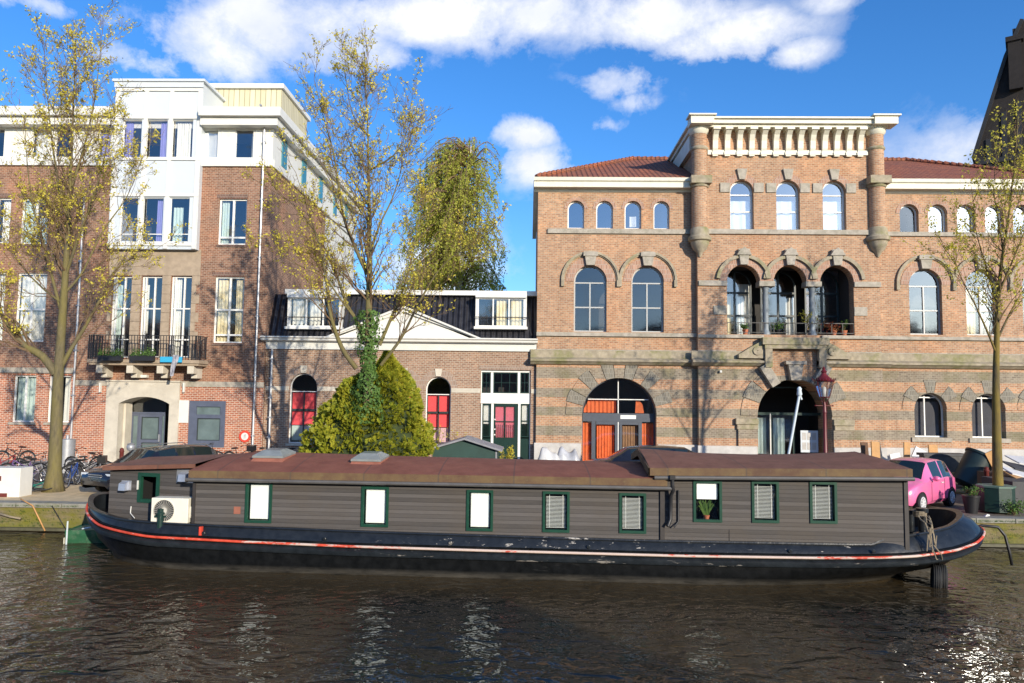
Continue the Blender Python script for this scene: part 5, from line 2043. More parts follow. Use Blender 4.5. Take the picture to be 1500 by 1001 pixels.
    zf0, zf1 = BP(282, 689.5, ye).z, BP(975, 701.5, ye).z       # top edge of the fascia
    dzf = .17
    xr0, xr1 = BP(385, 660, 0).x, BP(930, 681, 0).x
    zr0, zr1 = BP(385, 661, 0).z, BP(930, 681, 0).z
    xe0 = xa - .1
    xe1 = xb + .02
    rid = lambda x: zr0 + (zr1 - zr0) * (x - xr0) / (xr1 - xr0)
    n = 24
    vs, fs = [], []
    random.seed(3)
    for i in range(n + 1):
        x = xe0 + (xe1 - xe0) * i / n
        zz = zf0 + (zf1 - zf0) * i / n
        rx = max(x, xe0)
        rz = rid(rx) if rx > xr0 else zf0 + .03 + (rid(xr0) - zf0 - .03) * max(0, (rx - xe0 + 1.4) / (xr0 - xe0 + 1.4))
        sag = random.uniform(-.012, .012)
        vs += [(x, ye, zz - dzf), (x, ye, zz + .0), (x, ye * .52, zz + (rz - zz) * .52 + .03 + sag), (x, 0, rz), (x, -ye * .52, zz + (rz - zz) * .52 + .03), (x, -ye, zz), (x, -ye, zz - dzf)]
    for i in range(n):
        for k in range(1, 5): fs.append((i * 7 + k, i * 7 + 7 + k, i * 7 + 8 + k, i * 7 + 1 + k))
    mb.add(vs, fs)
    mb.add([vs[1], vs[2], vs[3], vs[4], vs[5]], [(0, 1, 2, 3, 4)])
    rf = mb.build('roof', M['boatroof'], root, smooth=True, angle=25)
    mb = MB()
    for i in range(n):
        a, b = vs[i * 7], vs[i * 7 + 7]
        a1, b1 = vs[i * 7 + 1], vs[i * 7 + 8]
        mb.add([a, b, b1, a1, (a[0], a[1] + .3, a[2]), (b[0], b[1] + .3, b[2])], [(0, 1, 2, 3), (0, 4, 5, 1)])
        a, b = vs[i * 7 + 6], vs[i * 7 + 13]
        a1, b1 = vs[i * 7 + 5], vs[i * 7 + 12]
        mb.add([a, b, b1, a1], [(3, 2, 1, 0)])
    p = vs[0], vs[1]
    mb.add([(xe0, ye, vs[0][2]), (xe0, -ye, vs[0][2]), (xe0, -ye, vs[1][2]), (xe0, ye, vs[1][2])], [(0, 3, 2, 1)])
    mb.build('roof_edge', M['roofedge'], rf)
    # front cabin roof: one plane rising from the bow to the main roof
    mb = MB()
    za, zb_ = z0 + .02, zf0 + .03
    o = .14
    xf0, xf1 = x0 - .12, xe0 + 1.0
    L4 = [(xf0, -h0 - o, za), (xe0 - .002, -h1 - o, z1 + .02), (xe0 - .002, h1 + o, z1 + .02), (xf0, h0 + o, za)]
    tp = [(a, b, c + .1) for a, b, c in L4]
    ridge = [(xf0 + .5, 0, za + .24), (xe0 - .002, 0, vs[3][2])]
    mb.add(L4 + tp + ridge, [(0, 1, 5, 4), (2, 3, 7, 6), (3, 0, 4, 7), (0, 3, 2, 1)])
    mb.add(tp + ridge, [(0, 1, 5, 4), (2, 3, 4, 5), (3, 0, 4)])
    mb.build('front_roof', M['boatroof2'], root)
    # stern roof
    mb = MB()
    xs_0, xs_1 = BP(952, 690, ye).x, BP(1337, 690, ye).x
    za, zb2 = BP(960, 686, ye).z, BP(1330, 687.5, ye).z
    nz = 16
    R = []
    rtab = [(950, 657.5), (1000, 662), (1060, 667), (1120, 670), (1180, 667.5), (1230, 663), (1252, 661.5)]
    ridge_pts = [(BP(a, b, 0).x, BP(a, b, 0).z) for a, b in rtab]
    vs = []
    xr_end = ridge_pts[-1][0]
    for i in range(nz + 1):
        x = xs_0 + (xs_1 - xs_0) * i / nz
        zz = za + (zb2 - za) * i / nz
        xr_ = ridge_pts[0][0] - .25 + (xr_end - ridge_pts[0][0] + .25) * i / nz
        rz = interp(ridge_pts, xr_)
        vs += [(x, ye, zz - dzf), (x, ye, zz), ((x + xr_) / 2, ye * .5, (zz + rz) / 2 + .03), (xr_, 0, rz), ((x + xr_) / 2, -ye * .5, (zz + rz) / 2 + .03), (x, -ye, zz), (x, -ye, zz - dzf)]
    fs = []
    for i in range(nz):
        for k in range(1, 5): fs.append((i * 7 + k, i * 7 + 7 + k, i * 7 + 8 + k, i * 7 + 1 + k))
    mb.add(vs, fs)
    k = nz * 7
    mb.add([vs[k + j] for j in range(1, 6)], [(0, 4, 3, 2, 1)[::-1]])
    rf2 = mb.build('stern_roof', M['boatroof2'], root, smooth=True, angle=25)
    # left end bargeboards
    mb = MB()
    for s in (1, -1):
        p = Vector(vs[1] if s > 0 else vs[5]); q_ = Vector(vs[3])
        pts = [p, q_, q_ - Vector((0, 0, .18)), p - Vector((0, 0, .17))]
        mb.add([v + Vector((-.03, 0, 0)) for v in pts] + [v + Vector((.02, 0, 0)) for v in pts], [(0, 1, 2, 3), (7, 6, 5, 4), (0, 4, 5, 1), (3, 2, 6, 7)])
    for i in range(nz):
        a, b, a1, b1 = vs[i * 7], vs[i * 7 + 7], vs[i * 7 + 1], vs[i * 7 + 8]
        mb.add([a, b, b1, a1, (a[0], a[1] + .3, a[2]), (b[0], b[1] + .3, b[2])], [(0, 1, 2, 3), (0, 4, 5, 1)])
        a, b, a1, b1 = vs[i * 7 + 6], vs[i * 7 + 13], vs[i * 7 + 5], vs[i * 7 + 12]
        mb.add([a, b, b1, a1], [(3, 2, 1, 0)])
    mb.add([vs[k], vs[k + 6], vs[k + 5], vs[k + 1]], [(0, 1, 2, 3)])
    mb.build('roof_edge', M['roofedge'], rf2)
    # gutters
    for (a, b, z0_, z1_) in ((xe0 - .05, xe1 + .12, zf0 - dzf, zf1 - dzf), (xs_0 + .1, xs_1 + .02, za - dzf, zb2 - dzf)):
        mb = MB()
        mb.tube([(a, ye - .02, z0_ - .045), (b, ye - .02, z1_ - .045)], .045, 8)
        mb.build('gutter', M['gutter'], root, smooth=True, angle=40)
    # downpipe
    mb = MB()
    xd = X(983)
    mb.tube([(xd, ye - .04, za - .2), (xd, ye - .04, za - .36), (xd + .02, ye - .02, za - .5), (xd - .02, ye + .06, za - .62), (xd - .03, ye + .07, za - 1.15), (xd - .1, ye - .0, za - 1.3)], .045, 8)
    mb.tube([(xd + .16, ye + .12, za - .5), (xd + .16, ye + .12, za - 1.2), (xd + .05, ye + .05, za - 1.32)], .02, 6)
    mb.box(xd - .06, xd + .06, ye - .12, ye + .0, za - .24, za - .15)
    mb.build('downpipe', M['iron'], root, smooth=True, angle=50)
    # skylights
    for (pl, pr, pt, pb, yl) in ((380, 424, 657.5, 670, -.75), (521, 564, 662, 675, -.75)):
        c0, c1 = BP(pl, pb, yl).x, BP(pr, pb, yl).x
        zt = BP((pl + pr) / 2, pt, yl + .3).z
        zz = BP((pl + pr) / 2, pb, yl - .3).z - .06
        cx = (c0 + c1) / 2
        w = (c1 - c0) / 2
        m1 = MB()
        cy = yl
        z_ = zz + .1
        m1.add([(cx - w, cy - .45, z_), (cx + w, cy - .45, z_), (cx + w, cy + .45, z_ + .05), (cx - w, cy + .45, z_ + .05), (cx - w * .55, cy - .2, zt), (cx + w * .55, cy - .2, zt), (cx + w * .55, cy + .25, zt + .02), (cx - w * .55, cy + .25, zt + .02),
                (cx - w, cy - .45, z_ - .05), (cx + w, cy - .45, z_ - .05), (cx + w, cy + .45, z_ - .0), (cx - w, cy + .45, z_ - .0)],
               [(0, 1, 5, 4), (1, 2, 6, 5), (2, 3, 7, 6), (3, 0, 4, 7), (4, 5, 6, 7), (8, 9, 1, 0), (9, 10, 2, 1), (11, 8, 0, 3), (10, 11, 3, 2)])
        so = m1.build('skylight', M['skyl'], root)
        m2 = MB()
        m2.add([(cx - w * .95, cy - .42, z_ - .05), (cx + w * .95, cy - .42, z_ - .05), (cx + w * .95, cy + .42, z_), (cx - w * .95, cy + .42, z_),
                (cx - w * 1.15, cy - .62, z_ - .25), (cx + w * 1.15, cy - .62, z_ - .25), (cx + w * 1.15, cy + .6, z_ - .1), (cx - w * 1.15, cy + .6, z_ - .1)],
               [(4, 5, 1, 0), (5, 6, 2, 1), (6, 7, 3, 2), (7, 4, 0, 3)])
        m2.build('kerb', M['rust'], so)
    # bollards on the stern, foot rail
    for (px, py, yl, hgt) in ((1333, 757, -1.0, .36), (1351, 755, -1.45, .36)):
        b_ = BP(px, py, yl)
        mb = MB()
        mb.lathe([(.09, -.45), (.09, hgt - .1), (.13, hgt - .09), (.13, hgt), (.05, hgt + .01)], 16, (b_.x, yl, b_.z - .2))
        mb.build('bollard', M['bulwark'], root, smooth=True, angle=40)
    # rope hole plates + fairleads along the bulwark
    mb = MB()
    for px in (298, 475, 660, 862, 1157, 1279):
        x = X(px, 790, -2.1)
        mb.lathe([(.0, -.004), (.03, -.004), (.045, .004), (.03, .012), (.0, .012)], 12, (0, 0, 0))
        k = 5 * 12
        for i in range(len(mb.v) - 60, len(mb.v)):
            vx, vy, vz = mb.v[i]
            mb.v[i] = (x + vx, -2.115 - vz, zs(x) + .13 + vy)
    mb.split('fairlead', M['strake_dark'], root)
    # short bulwark piece with a rounded front end where the stern rail starts
    xk0, xk1 = X(1256, 780, -2.0), X(1330, 775, -1.95)
    mb = MB()
    # rudder and tiller yoke at the stern
    xr_ = BP(1352, 820, -.2).x
    mb.prism([(xr_ - .9, -.4), (xr_ + .15, -.4), (xr_ + .45, .55), (xr_ + .1, .6), (xr_ - .2, .2)], -.1, .1)
    mb.build('rudder', M['hull'], root)
    mb = MB()
    xh = xs1 - .1
    c = [(xs1 - .25, 0, .98), (xs1 + .1, -.05, 1.12), (xs1 + .45, -.1, 1.1), (xs1 + .6, -.12, .9), (xs1 + .68, -.14, .5), (xs1 + .72, -.15, .2)]
    mb.tube(c, .035, 6)
    mb.build('hook', M['iron'], root, smooth=True)
    # lettering-free red patch on the siding
    a = X(343), Z(348, 753)
    MB().box(a[0], a[0] + .16, yw - .012, yw - .002, a[1], a[1] + .17).build('patch', M['rust'], root)
    mb = MB()
    x = X(296, 772, -2.05)
    mb.box(x - .03, x + .03, -2.14, -2.05, zs(x) + .08, zs(x) + .28)
    mb.build('hook_plate', M['sign_red'], root)
    return root


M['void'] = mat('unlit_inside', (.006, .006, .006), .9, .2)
M['deck'] = mat('deck_paint', (.035, .033, .03), .8, .3, 3)
M['darkwood'] = mat('dark_corner_board', (.035, .03, .028), .6, .25, 5)
M['siding2'] = M['siding']
M['ventblue'] = mat('steel_vent', (.42, .46, .55), .3, .1, metal=.4)
M['terracotta'] = mat('terracotta', (.42, .14, .07), .8, .15, 8)
M['glass_boat'] = glassmat('boat_glass', .06)


def air_conditioner():
    root = empty('air_conditioner', (0, 0, 0), 'cream air conditioner with round fan grille on the bow of the houseboat', 'air conditioner')
    root.location = BM @ Vector((BP(248, 750, -1.95).x, -1.75, .82))
    root.rotation_euler = (0, 0, B_ROT)
    w, h, dp = .45, .62, .3
    zb = BP(248, 766.5, -1.95).z - .82
    zt = BP(248, 730, -1.95).z - .82
    x0, x1 = BP(219, 750, -1.95).x, BP(273, 750, -1.95).x
    w = (x1 - x0) / 2
    h = zt - zb
    mb = MB()
    mb.box(-w, w, -.2, .16, zb, zt)
    mb.build('casing', M['acwhite'], root, bevel=.015)
    cx, cz = -w * .28, zb + h * .5
    mb = MB()
    r = h * .44
    mb.ringblock(cx, cz, r * .97, r, 0, 2 * PI, -.225, -.202, 28)
    for i in range(30):
        a = 2 * PI * i / 30
        p0 = Vector((cx + math.cos(a) * r * .28, -.215, cz + math.sin(a) * r * .28))
        p1 = Vector((cx + math.cos(a + .25) * r * .97, -.22, cz + math.sin(a + .25) * r * .97))
        mb.tube([p0, p1], .004, 4)
    mb.ringblock(cx, cz, 0, r * .28, 0, 2 * PI, -.222, -.203, 20)
    mb.build('grille', M['acgrille'], root)
    mb = MB()
    mb.ringblock(cx, cz, 0, r * .96, 0, 2 * PI, -.2035, -.2015, 28)
    mb.build('fan_recess', M['roomgrey2'], root)
    mb = MB()
    for s in (-.7, .7): mb.box(w * s - .05, w * s + .05, -.22, .2, -.05, zb)
    mb.build('foot', M['iron'], root)
    mb = MB()
    mb.tube([(w - .02, -.05, zb + .2), (w + .12, -.1, zb + .25), (w + .15, -.05, zb + .02)], .02, 6)
    mb.tube([(w - .02, .0, zb + .3), (w + .09, -.02, zb + .3), (w + .08, .1, zb + .02)], .015, 6)
    mb.box(w, w + .04, -.1, .08, zb + .12, zb + .38)
    mb.build('pipe', M['acgrille'], root)
    # little post in front of it
    b = BP(234, 765, -2.0)
    mb = MB()
    mb.lathe([(.075, -.25), (.07, .12), (.1, .13), (.1, .17), (.07, .19), (.07, .26), (.02, .27)], 14, (0, 0, 0))
    mb.box(-.14, .14, -.02, .02, .06, .1)
    o = mb.build('mooring_bollard', M['green_d'], None, smooth=True, angle=40)
    o.location = BM @ Vector((b.x, -1.98, 1.12))
    tag(o, 'small dark bollard on the bow rail in front of the air conditioner', 'bollard')


M['acwhite'] = mat('aircon_cream', (.78, .74, .62), .4, .04)
M['acgrille'] = mat('aircon_grille', (.55, .53, .46), .5, .1)
M['roomgrey2'] = mat('fan_dark', (.035, .035, .035), .7, .2)


def boat_extras():
    # tyres hung over the stern
    p = BP(1366, 833, -1.3)
    for i, (dx, lab) in enumerate(((0, 'black tyre fender hanging nearer the water off the stern'), (.17, 'second tyre fender hanging just behind the first off the stern'))):
        mb = MB()
        prof = []
        n = 28
        for k in range(n):
            pass
        pts = [(0, math.cos(2 * PI * k / n) * .23, math.sin(2 * PI * k / n) * .23) for k in range(n)]
        mb.tube(pts, .1, 10, closed=True)
        for k in range(4):
            x = -.06 + .04 * k
            mb.tube([(x, math.cos(2 * PI * q / n) * .327, math.sin(2 * PI * q / n) * .327) for q in range(n)], .008, 4, closed=True)
        o = mb.build('tyre_fender', M['rubber'], None, smooth=True)
        o.location = BM @ Vector((p.x - .05 + dx, -1.55 + dx * .5, .13))
        o.rotation_euler = (0, .05, B_ROT - .38)
        tag(o, lab, 'tyre')
    # mooring rope bundled over the rail
    mb = MB()
    random.seed(11)
    a = BP(1357, 756, -1.75)
    zr = a.z
    for i in range(6):
        pts = []
        ph = random.uniform(-.1, .1)
        for k in range(9):
            t = k / 8
            pts.append((a.x + ph + math.sin(t * 5 + i) * .05, -1.62 - .35 * min(1, t * 2.2) + random.uniform(-.015, .015), zr - .02 + .05 * math.sin(t * 3) - t * random.uniform(.35, .75)))
        mb.tube(pts, .013, 5)
    for i in range(4):
        mb.tube([(a.x + .13 * math.cos(q), -1.45 + .13 * math.sin(q), zr - .05 + .035 * i) for q in [2 * PI * j / 12 for j in range(12)]], .016, 5, closed=True)
    mb.tube([(a.x - .02, -1.98, zr - .6), (a.x + .05, -2.05, zr - .9), (a.x + .12, -1.95, .66)], .012, 5)
    mb.tube([(a.x + .03, -1.98, zr - .6), (a.x + .18, -2.0, zr - .8), (a.x + .3, -1.8, .6)], .012, 5)
    o = mb.build('mooring_rope', M['rope'], None)
    o.matrix_world = BM
    tag(o, 'frayed pale rope bundled over the bollard and stern rail', 'rope')
    # white cable hanging at the bow
    mb = MB()
    q = [BP(192, 742, -1.2), BP(191, 752, -1.25), BP(197, 759, -1.4)]
    mb.tube([(v.x, v.y, v.z) for v in q], .012, 5)
    o = mb.build('white_cable', M['white'], None)
    o.matrix_world = BM
    tag(o, 'short white cable hanging on the bow cabin wall', 'cable')
    # leaning pole on the far side of the stern cabin
    a, b = P(1154, 672, 21.4), P(1171, 578, 21.4)
    mb = MB()
    mb.tube([a - (b - a) * .35, a, b], .04, 8)
    mb.lathe([(.05, -.05), (.08, .0), (.06, .12), (.07, .16), (.03, .22)], 10, tuple(b))
    mb.tube([b + Vector((0, 0, .05)), b + Vector((.06, 0, -.15))], .03, 6)
    o = mb.build('mast_pole', M['poleblue'], None, smooth=True, angle=50)
    tag(o, 'pale blue pole leaning in front of the dark portal arch behind the boat', 'pole')


M['poleblue'] = mat('pale_pole', (.55, .62, .66), .4, .08)


# ================================================================= small green boat at the bow
def green_boat():
    c = P(122, 790, 20.6)
    root = empty('green_rowing_boat', (c.x + .25, 20.7, 0), 'small green rowing boat floating behind the bow of the houseboat', 'rowing boat', rz=.12)
    mb = MB()
    L, B = 2.6, .55
    n = 14
    rows = []
    for i in range(n + 1):
        t = i / n
        x = -.55 + L * t
        b = B * (1 - max(0, t * 1.25 - .25) ** 2.2) if t > .2 else B * .94
        b = max(.02, b)
        zt = .36 + .1 * t * t
        rows.append([(x, -b, zt), (x, -b * .97, .25), (x, -b * .8, -.02), (x, 0, -.1), (x, b * .8, -.02), (x, b * .97, .25), (x, b, zt)])
    vs = [p for r in rows for p in r]
    fs = [(i * 7 + k, i * 7 + 1 + k, i * 7 + 8 + k, i * 7 + 7 + k) for i in range(n) for k in range(6)]
    mb.use(M['boatgreen']).add(vs, fs)
    mb.add(rows[0], [tuple(range(6, -1, -1))])
    mb.build('hull', None, root)
    mb = MB()
    mb.box(-.5, 1.6, -.5, .5, .3, .33)
    mb.build('cover', M['boatgreen'], root)
    mb = MB()
    mb.box(-.57, -.552, -.52, .5, -.05, .16)
    mb.build('transom_stripe', M['cream'], root)
    mb = MB()
    mb.tube([(-.45, -.6, .62), (-.45, -.62, -.5)], .022, 6)
    mb.tube([(-.2, -.3, .36), (0, -.35, .4), (.2, -.1, .36)], .02, 6)
    o = mb.build('mooring_stake', M['poleblue'], root)
    return root


M['boatgreen'] = mat('bright_green_paint', (.03, .12, .06), .45, .2, 5, dirt=(.25, .25, .2), dscale=4, damt=.5)


# ================================================================= ground, quay, water
def setting():
    m, N, b = newmat('canal_water')
    g = N.n('ShaderNodeNewGeometry')
    pos = g.outputs['Position']
    p2 = N.scalev(pos, .75, 1.0, 1)
    n1 = N.noise(p2, 2.3, 2, .45, .8)
    n2 = N.noise(p2, 6.0, 2, .5, .3)
    n3 = N.noise(pos, .3, 2, .5)
    h = N.math('ADD', N.math('MULTIPLY', n1, 1.0), N.math('MULTIPLY', n2, .22))
    h = N.math('MULTIPLY', h, N.ramp(n3, [(.3, .55), (.7, 1.15)]))
    bn = N.n('ShaderNodeBump', i_Strength=1.0, i_Distance=.09, i_Height=h)
    N.nt.links.new(bn.outputs[0], b.inputs['Normal'])
    b.inputs['Base Color'].default_value = (.052, .037, .019, 1)
    b.inputs['Roughness'].default_value = .035
    b.inputs['IOR'].default_value = 1.33
    mb = MB()
    mb.add([(-160, -90, 0), (160, -90, 0), (160, 22.6, 0), (-160, 22.6, 0)], [(0, 1, 2, 3)])
    o = mb.build('water', m)
    tag(o, kind='structure')
    # street
    mg, N, b = newmat('street_clinker')
    g = N.n('ShaderNodeNewGeometry')
    x = N.n('ShaderNodeTexBrick', i_Scale=1.0, i_Mortar_Size=.008, i_Brick_Width=.2, i_Row_Height=.1, i_Color1=c4((.21, .155, .115)), i_Color2=c4((.15, .115, .09)), i_Mortar=c4((.07, .06, .05)))
    N.nt.links.new(g.outputs['Position'], x.inputs['Vector'])
    st = N.ramp(N.noise(g.outputs['Position'], .8, 5, .6), [(.35, 0), (.7, 1)])
    N.nt.links.new(N.mix(N.math('MULTIPLY', st, .5), x.outputs[0], (.20, .17, .13)), b.inputs['Base Color'])
    b.inputs['Roughness'].default_value = .85
    mb = MB()
    mb.add([(-160, 22.0, STREET), (160, 22.0, STREET), (160, 400, STREET), (-160, 400, STREET)], [(0, 1, 2, 3)])
    tag(mb.build('street', mg), kind='structure')
    # sandy strip under the trees
    mb = MB()
    mb.add([(-60, 22.32, STREET + .004), (-11.4, 22.32, STREET + .004), (-11.6, 26.2, STREET + .004), (-60, 26.4, STREET + .004)], [(0, 1, 2, 3)])
    tag(mb.build('sandy_strip', mat('sandy_ground', (.62, .47, .27), .95, .2, 4, bump=.4, dirt=(.45, .35, .22), dscale=2, damt=.6)), kind='structure')
    mb = MB()
    mb.box(-60, 60, 32.3, YR + .2, STREET - .2, STREET + .1)
    tag(mb.build('pavement', mat('pavement_slab', (.30, .28, .25), .9, .15, 3)), kind='structure')
    # quay wall
    yq = 21.9
    m2, N, b = newmat('mossy_quay_stone')
    uv, pos, z = wall_uv(N)
    x = N.n('ShaderNodeTexBrick', i_Scale=1.0, i_Mortar_Size=.006, i_Brick_Width=.9, i_Row_Height=.25, i_Color1=c4((.20, .155, .09)), i_Color2=c4((.15, .12, .075)), i_Mortar=c4((.06, .05, .03)))
    N.nt.links.new(uv, x.inputs['Vector'])
    n = N.ramp(N.noise(N.scalev(pos, .7, .7, 1.6), 1.6, 6, .65), [(.4, 0), (.62, 1)])
    col = N.mix(n, x.outputs[0], (.15, .14, .015))
    zz = N.n('ShaderNodeMapRange', i_1=.0, i_2=.35, i_3=1.0, i_4=0.0)
    N.nt.links.new(z, zz.inputs[0])
    col = N.mix(N.math('MULTIPLY', zz.outputs[0], .7), col, (.12, .13, .01))
    dk = N.n('ShaderNodeMapRange', i_1=.0, i_2=.12, i_3=1.0, i_4=0.0)
    N.nt.links.new(z, dk.inputs[0])
    col = N.mix(dk.outputs[0], col, (.025, .03, .012))
    N.nt.links.new(col, b.inputs['Base Color'])
    b.inputs['Roughness'].default_value = .85
    bn = N.n('ShaderNodeBump', i_Strength=.8, i_Distance=.03, i_Height=N.noise(pos, 9, 5, .6))
    N.nt.links.new(bn.outputs[0], b.inputs['Normal'])
    root = empty('quay_wall', (0, 0, 0), 'low mossy stone quay wall with a pale kerb stone along the canal', 'quay wall')
    mb = MB()
    mb.box(-60, 60, yq, yq + .6, -1, STREET - .12)
    mb.build('wall', m2, root)
    mb = MB()
    random.seed(5)
    xx = -40.0
    while xx < 40:
        w = random.uniform(1.1, 1.5)
        mb.box(xx, xx + w - .015, yq - .06, yq + .42, STREET - .12, STREET + .008 + random.uniform(0, .008))
        xx += w
    mb.build('kerb_stone', mat('kerb_granite', (.25, .24, .20), .8, .2, 5, dirt=(.17, .17, .07), dscale=2, damt=.7), root, bevel=.012)
    mb = MB()
    for xq in (-23.5, -16.2, 14.7, 19.5): mb.lathe([(.05, 0), (.05, .05), (.02, .06)], 10, (xq, yq - .1, STREET - .12))
    mb.box(-40, 40, yq - .14, yq - .005, .02, .1)
    mb.build('timber_wale', mat('wet_timber', (.09, .085, .05), .6, .3, 4), root)


# ================================================================= sun and sky
SUN = Vector((math.sin(rad(32.3)), -math.cos(rad(32.3)), math.tan(rad(15.9)))).normalized()


def sky():
    w = bpy.data.worlds.new('World')
    SC.world = w
    w.use_nodes = True
    nt = w.node_tree
    N = NT(nt)
    bg = nt.nodes['Background']
    st = N.n('ShaderNodeTexSky', sky_type='NISHITA', sun_disc=False)
    st.sun_elevation = math.asin(SUN.z)
    st.sun_rotation = math.atan2(SUN.x, SUN.y)
    st.altitude = 0
    st.air_density = 1.0
    st.dust_density = .6
    st.ozone_density = 2.5
    tc = N.n('ShaderNodeTexCoord')
    vec = tc.outputs['Generated']
    sx = N.n('ShaderNodeSeparateXYZ', i_0=vec)
    hs = N.n('ShaderNodeHueSaturation', i_Saturation=SKY_SAT, i_Value=SKY_VAL, i_Color=N.mix(1.0, st.outputs[0], (.78, .96, 1.26), 'MULTIPLY'))
    # clouds: soft masses in fixed directions, torn by fractal noise
    wv = N.scalev(vec, 1, 1, 1.25)
    f1 = N.noise(wv, 7.5, 12, .66, .15)
    f2 = N.noise(wv, 1.7, 5, .5)
    dens = None
    for (px, py, rx, ry, amp) in CLOUDS:
        d = ray(px, py).normalized()
        # angular offsets by rotating to the blob's own axes
        e = d.cross(Vector((0, 0, 1))).normalized()
        u = e.cross(d).normalized()

        def dot(v):
            x = N.n('ShaderNodeVectorMath', operation='DOT_PRODUCT')
            nt.links.new(vec, x.inputs[0])
            x.inputs[1].default_value = v
            return x.outputs['Value']
        a = N.math('MULTIPLY', dot(e), FPX / rx)
        b = N.math('MULTIPLY', dot(u), FPX / ry)
        q = N.math('ADD', N.math('MULTIPLY', a, a), N.math('MULTIPLY', b, b))
        g = N.math('MULTIPLY', N.math('EXPONENT', N.math('MULTIPLY', q, -1.0)), amp)
        front = N.math('GREATER_THAN', dot(d), 0)
        g = N.math('MULTIPLY', g, front)
        dens = g if dens is None else N.math('MAXIMUM', dens, g)
    # elsewhere: scattered cloud from the noise alone
    sc = N.math('MULTIPLY', N.ramp(f2, [(.5, 0), (.7, .62)]), N.math('LESS_THAN', sx.outputs[1], .2))
    dens = N.math('MAXIMUM', dens, sc)
    k = N.math('ADD', dens, N.math('MULTIPLY', N.math('SUBTRACT', f1, .5), 2.3))
    cov = N.ramp(k, [(.26, 0), (.46, .5), (.85, 1)])
    cov = N.math('MULTIPLY', cov, N.math('MULTIPLY', dens, 2.2, clamp=True))
    shade = N.ramp(N.noise(wv, 9, 5, .55), [(.3, (.70, .76, .88)), (.65, (1.0, 1.0, 1.0))])
    cc = N.mix(1.0, shade, (CLOUD_V, CLOUD_V * 1.0, CLOUD_V * 1.03), 'MULTIPLY')
    col = N.mix(cov, hs.outputs[0], cc)
    nt.links.new(col, bg.inputs[0])
    bg.inputs[1].default_value = SKY_STR
    ld = bpy.data.lights.new('sun', 'SUN')
    ld.energy = SUN_E
    ld.angle = rad(.53)
    ld.color = (1, .90, .74)
    lo = bpy.data.objects.new('sun', ld)
    COL.objects.link(lo)
    lo.rotation_euler = (-SUN).to_track_quat('-Z', 'Y').to_euler()
    lo.location = SUN * 60


SKY_SAT, SKY_VAL, SKY_STR, SUN_E, CLOUD_V = 1.14, 1.38, .12, 5.0, 8.4
CLOUDS = [(215, 95, 70, 30, .7), (300, 70, 110, 50, .7), (430, 50, 150, 56, .72), (540, 85, 110, 30, .5), (640, 28, 170, 42, .72), (800, 20, 160, 36, .7), (960, 28, 140, 40, .75), (1080, 52, 110, 34, .8), (1170, 75, 45, 22, .7), (1210, 5, 60, 20, .5), (905, 120, 60, 28, .62), (930, 150, 40, 20, .5), (885, 185, 40, 16, .4),
          (765, 200, 50, 26, .9), (780, 240, 60, 34, .8), (850, 250, 70, 20, .5), (60, 6, 120, 16, .5), (640, 400, 90, 60, .85), (1600, 200, 300, 60, .5)]


# ================================================================= trees
def bark(name, a, b_, moss, mamt=.7):
    m, N, b = newmat(name)
    g = N.n('ShaderNodeNewGeometry')
    pos = g.outputs['Position']
    n = N.ramp(N.noise(N.scalev(pos, 6, 6, 1.5), 2.5, 6, .65), [(.3, 0), (.7, 1)])
    col = N.mix(n, a, b_)
    mo = N.ramp(N.noise(N.scalev(pos, 1.5, 1.5, .5), 1.6, 5, .6), [(.38, 0), (.6, 1)])
    col = N.mix(N.math('MULTIPLY', mo, mamt), col, moss)
    N.nt.links.new(col, b.inputs['Base Color'])
    b.inputs['Roughness'].default_value = .9
    bn = N.n('ShaderNodeBump', i_Strength=.7, i_Distance=.02, i_Height=N.noise(N.scalev(pos, 10, 10, 2.5), 3, 5, .6))
    N.nt.links.new(bn.outputs[0], b.inputs['Normal'])
    return m


M['bark'] = bark('mossy_bark', (.085, .07, .04), (.17, .14, .07), (.18, .15, .035), .6)
M['bark_y'] = bark('yellow_lichen_bark', (.06, .05, .03), (.13, .10, .05), (.24, .17, .02), .65)
M['twig'] = mat('twig_bark', (.15, .095, .05), .85, .3, 9)
M['leaf'] = leafmat('spring_leaf', (.52, .45, .05), (.80, .68, .10), .35, 1.2)
M['leaf_g'] = leafmat('young_green_leaf', (.44, .42, .05), (.72, .62, .09), .4, 1.2)
M['birchleaf'] = leafmat('birch_leaf', (.34, .40, .05), (.64, .62, .11), .5, .5)
M['thuja'] = leafmat('golden_thuja', (.13, .22, .02), (.54, .47, .045), .3, 1.6)
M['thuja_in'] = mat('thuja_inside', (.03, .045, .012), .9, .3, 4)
M['ivy'] = leafmat('ivy_leaf', (.035, .09, .02), (.16, .27, .06), .2, 3)
M['birchbark'] = mat('birch_bark', (.5, .48, .44), .8, .2, 6, dirt=(.08, .07, .06), dscale=5, damt=.8)


def rvec(rng): return Vector((rng.gauss(0, 1), rng.gauss(0, 1), rng.gauss(0, 1)))


def resample(pts, n):
    out = []
    k = len(pts) - 1
    for i in range(n + 1):
        t = i / n * k
        j = min(int(t), k - 1)
        u = t - j
        p0, p1, p2, p3 = pts[max(j - 1, 0)], pts[j], pts[j + 1], pts[min(j + 2, k)]
        out.append(.5 * ((2 * p1) + (p2 - p0) * u + (2 * p0 - 5 * p1 + 4 * p2 - p3) * u * u + (3 * p1 - p0 - 3 * p2 + p3) * u ** 3))
    return out


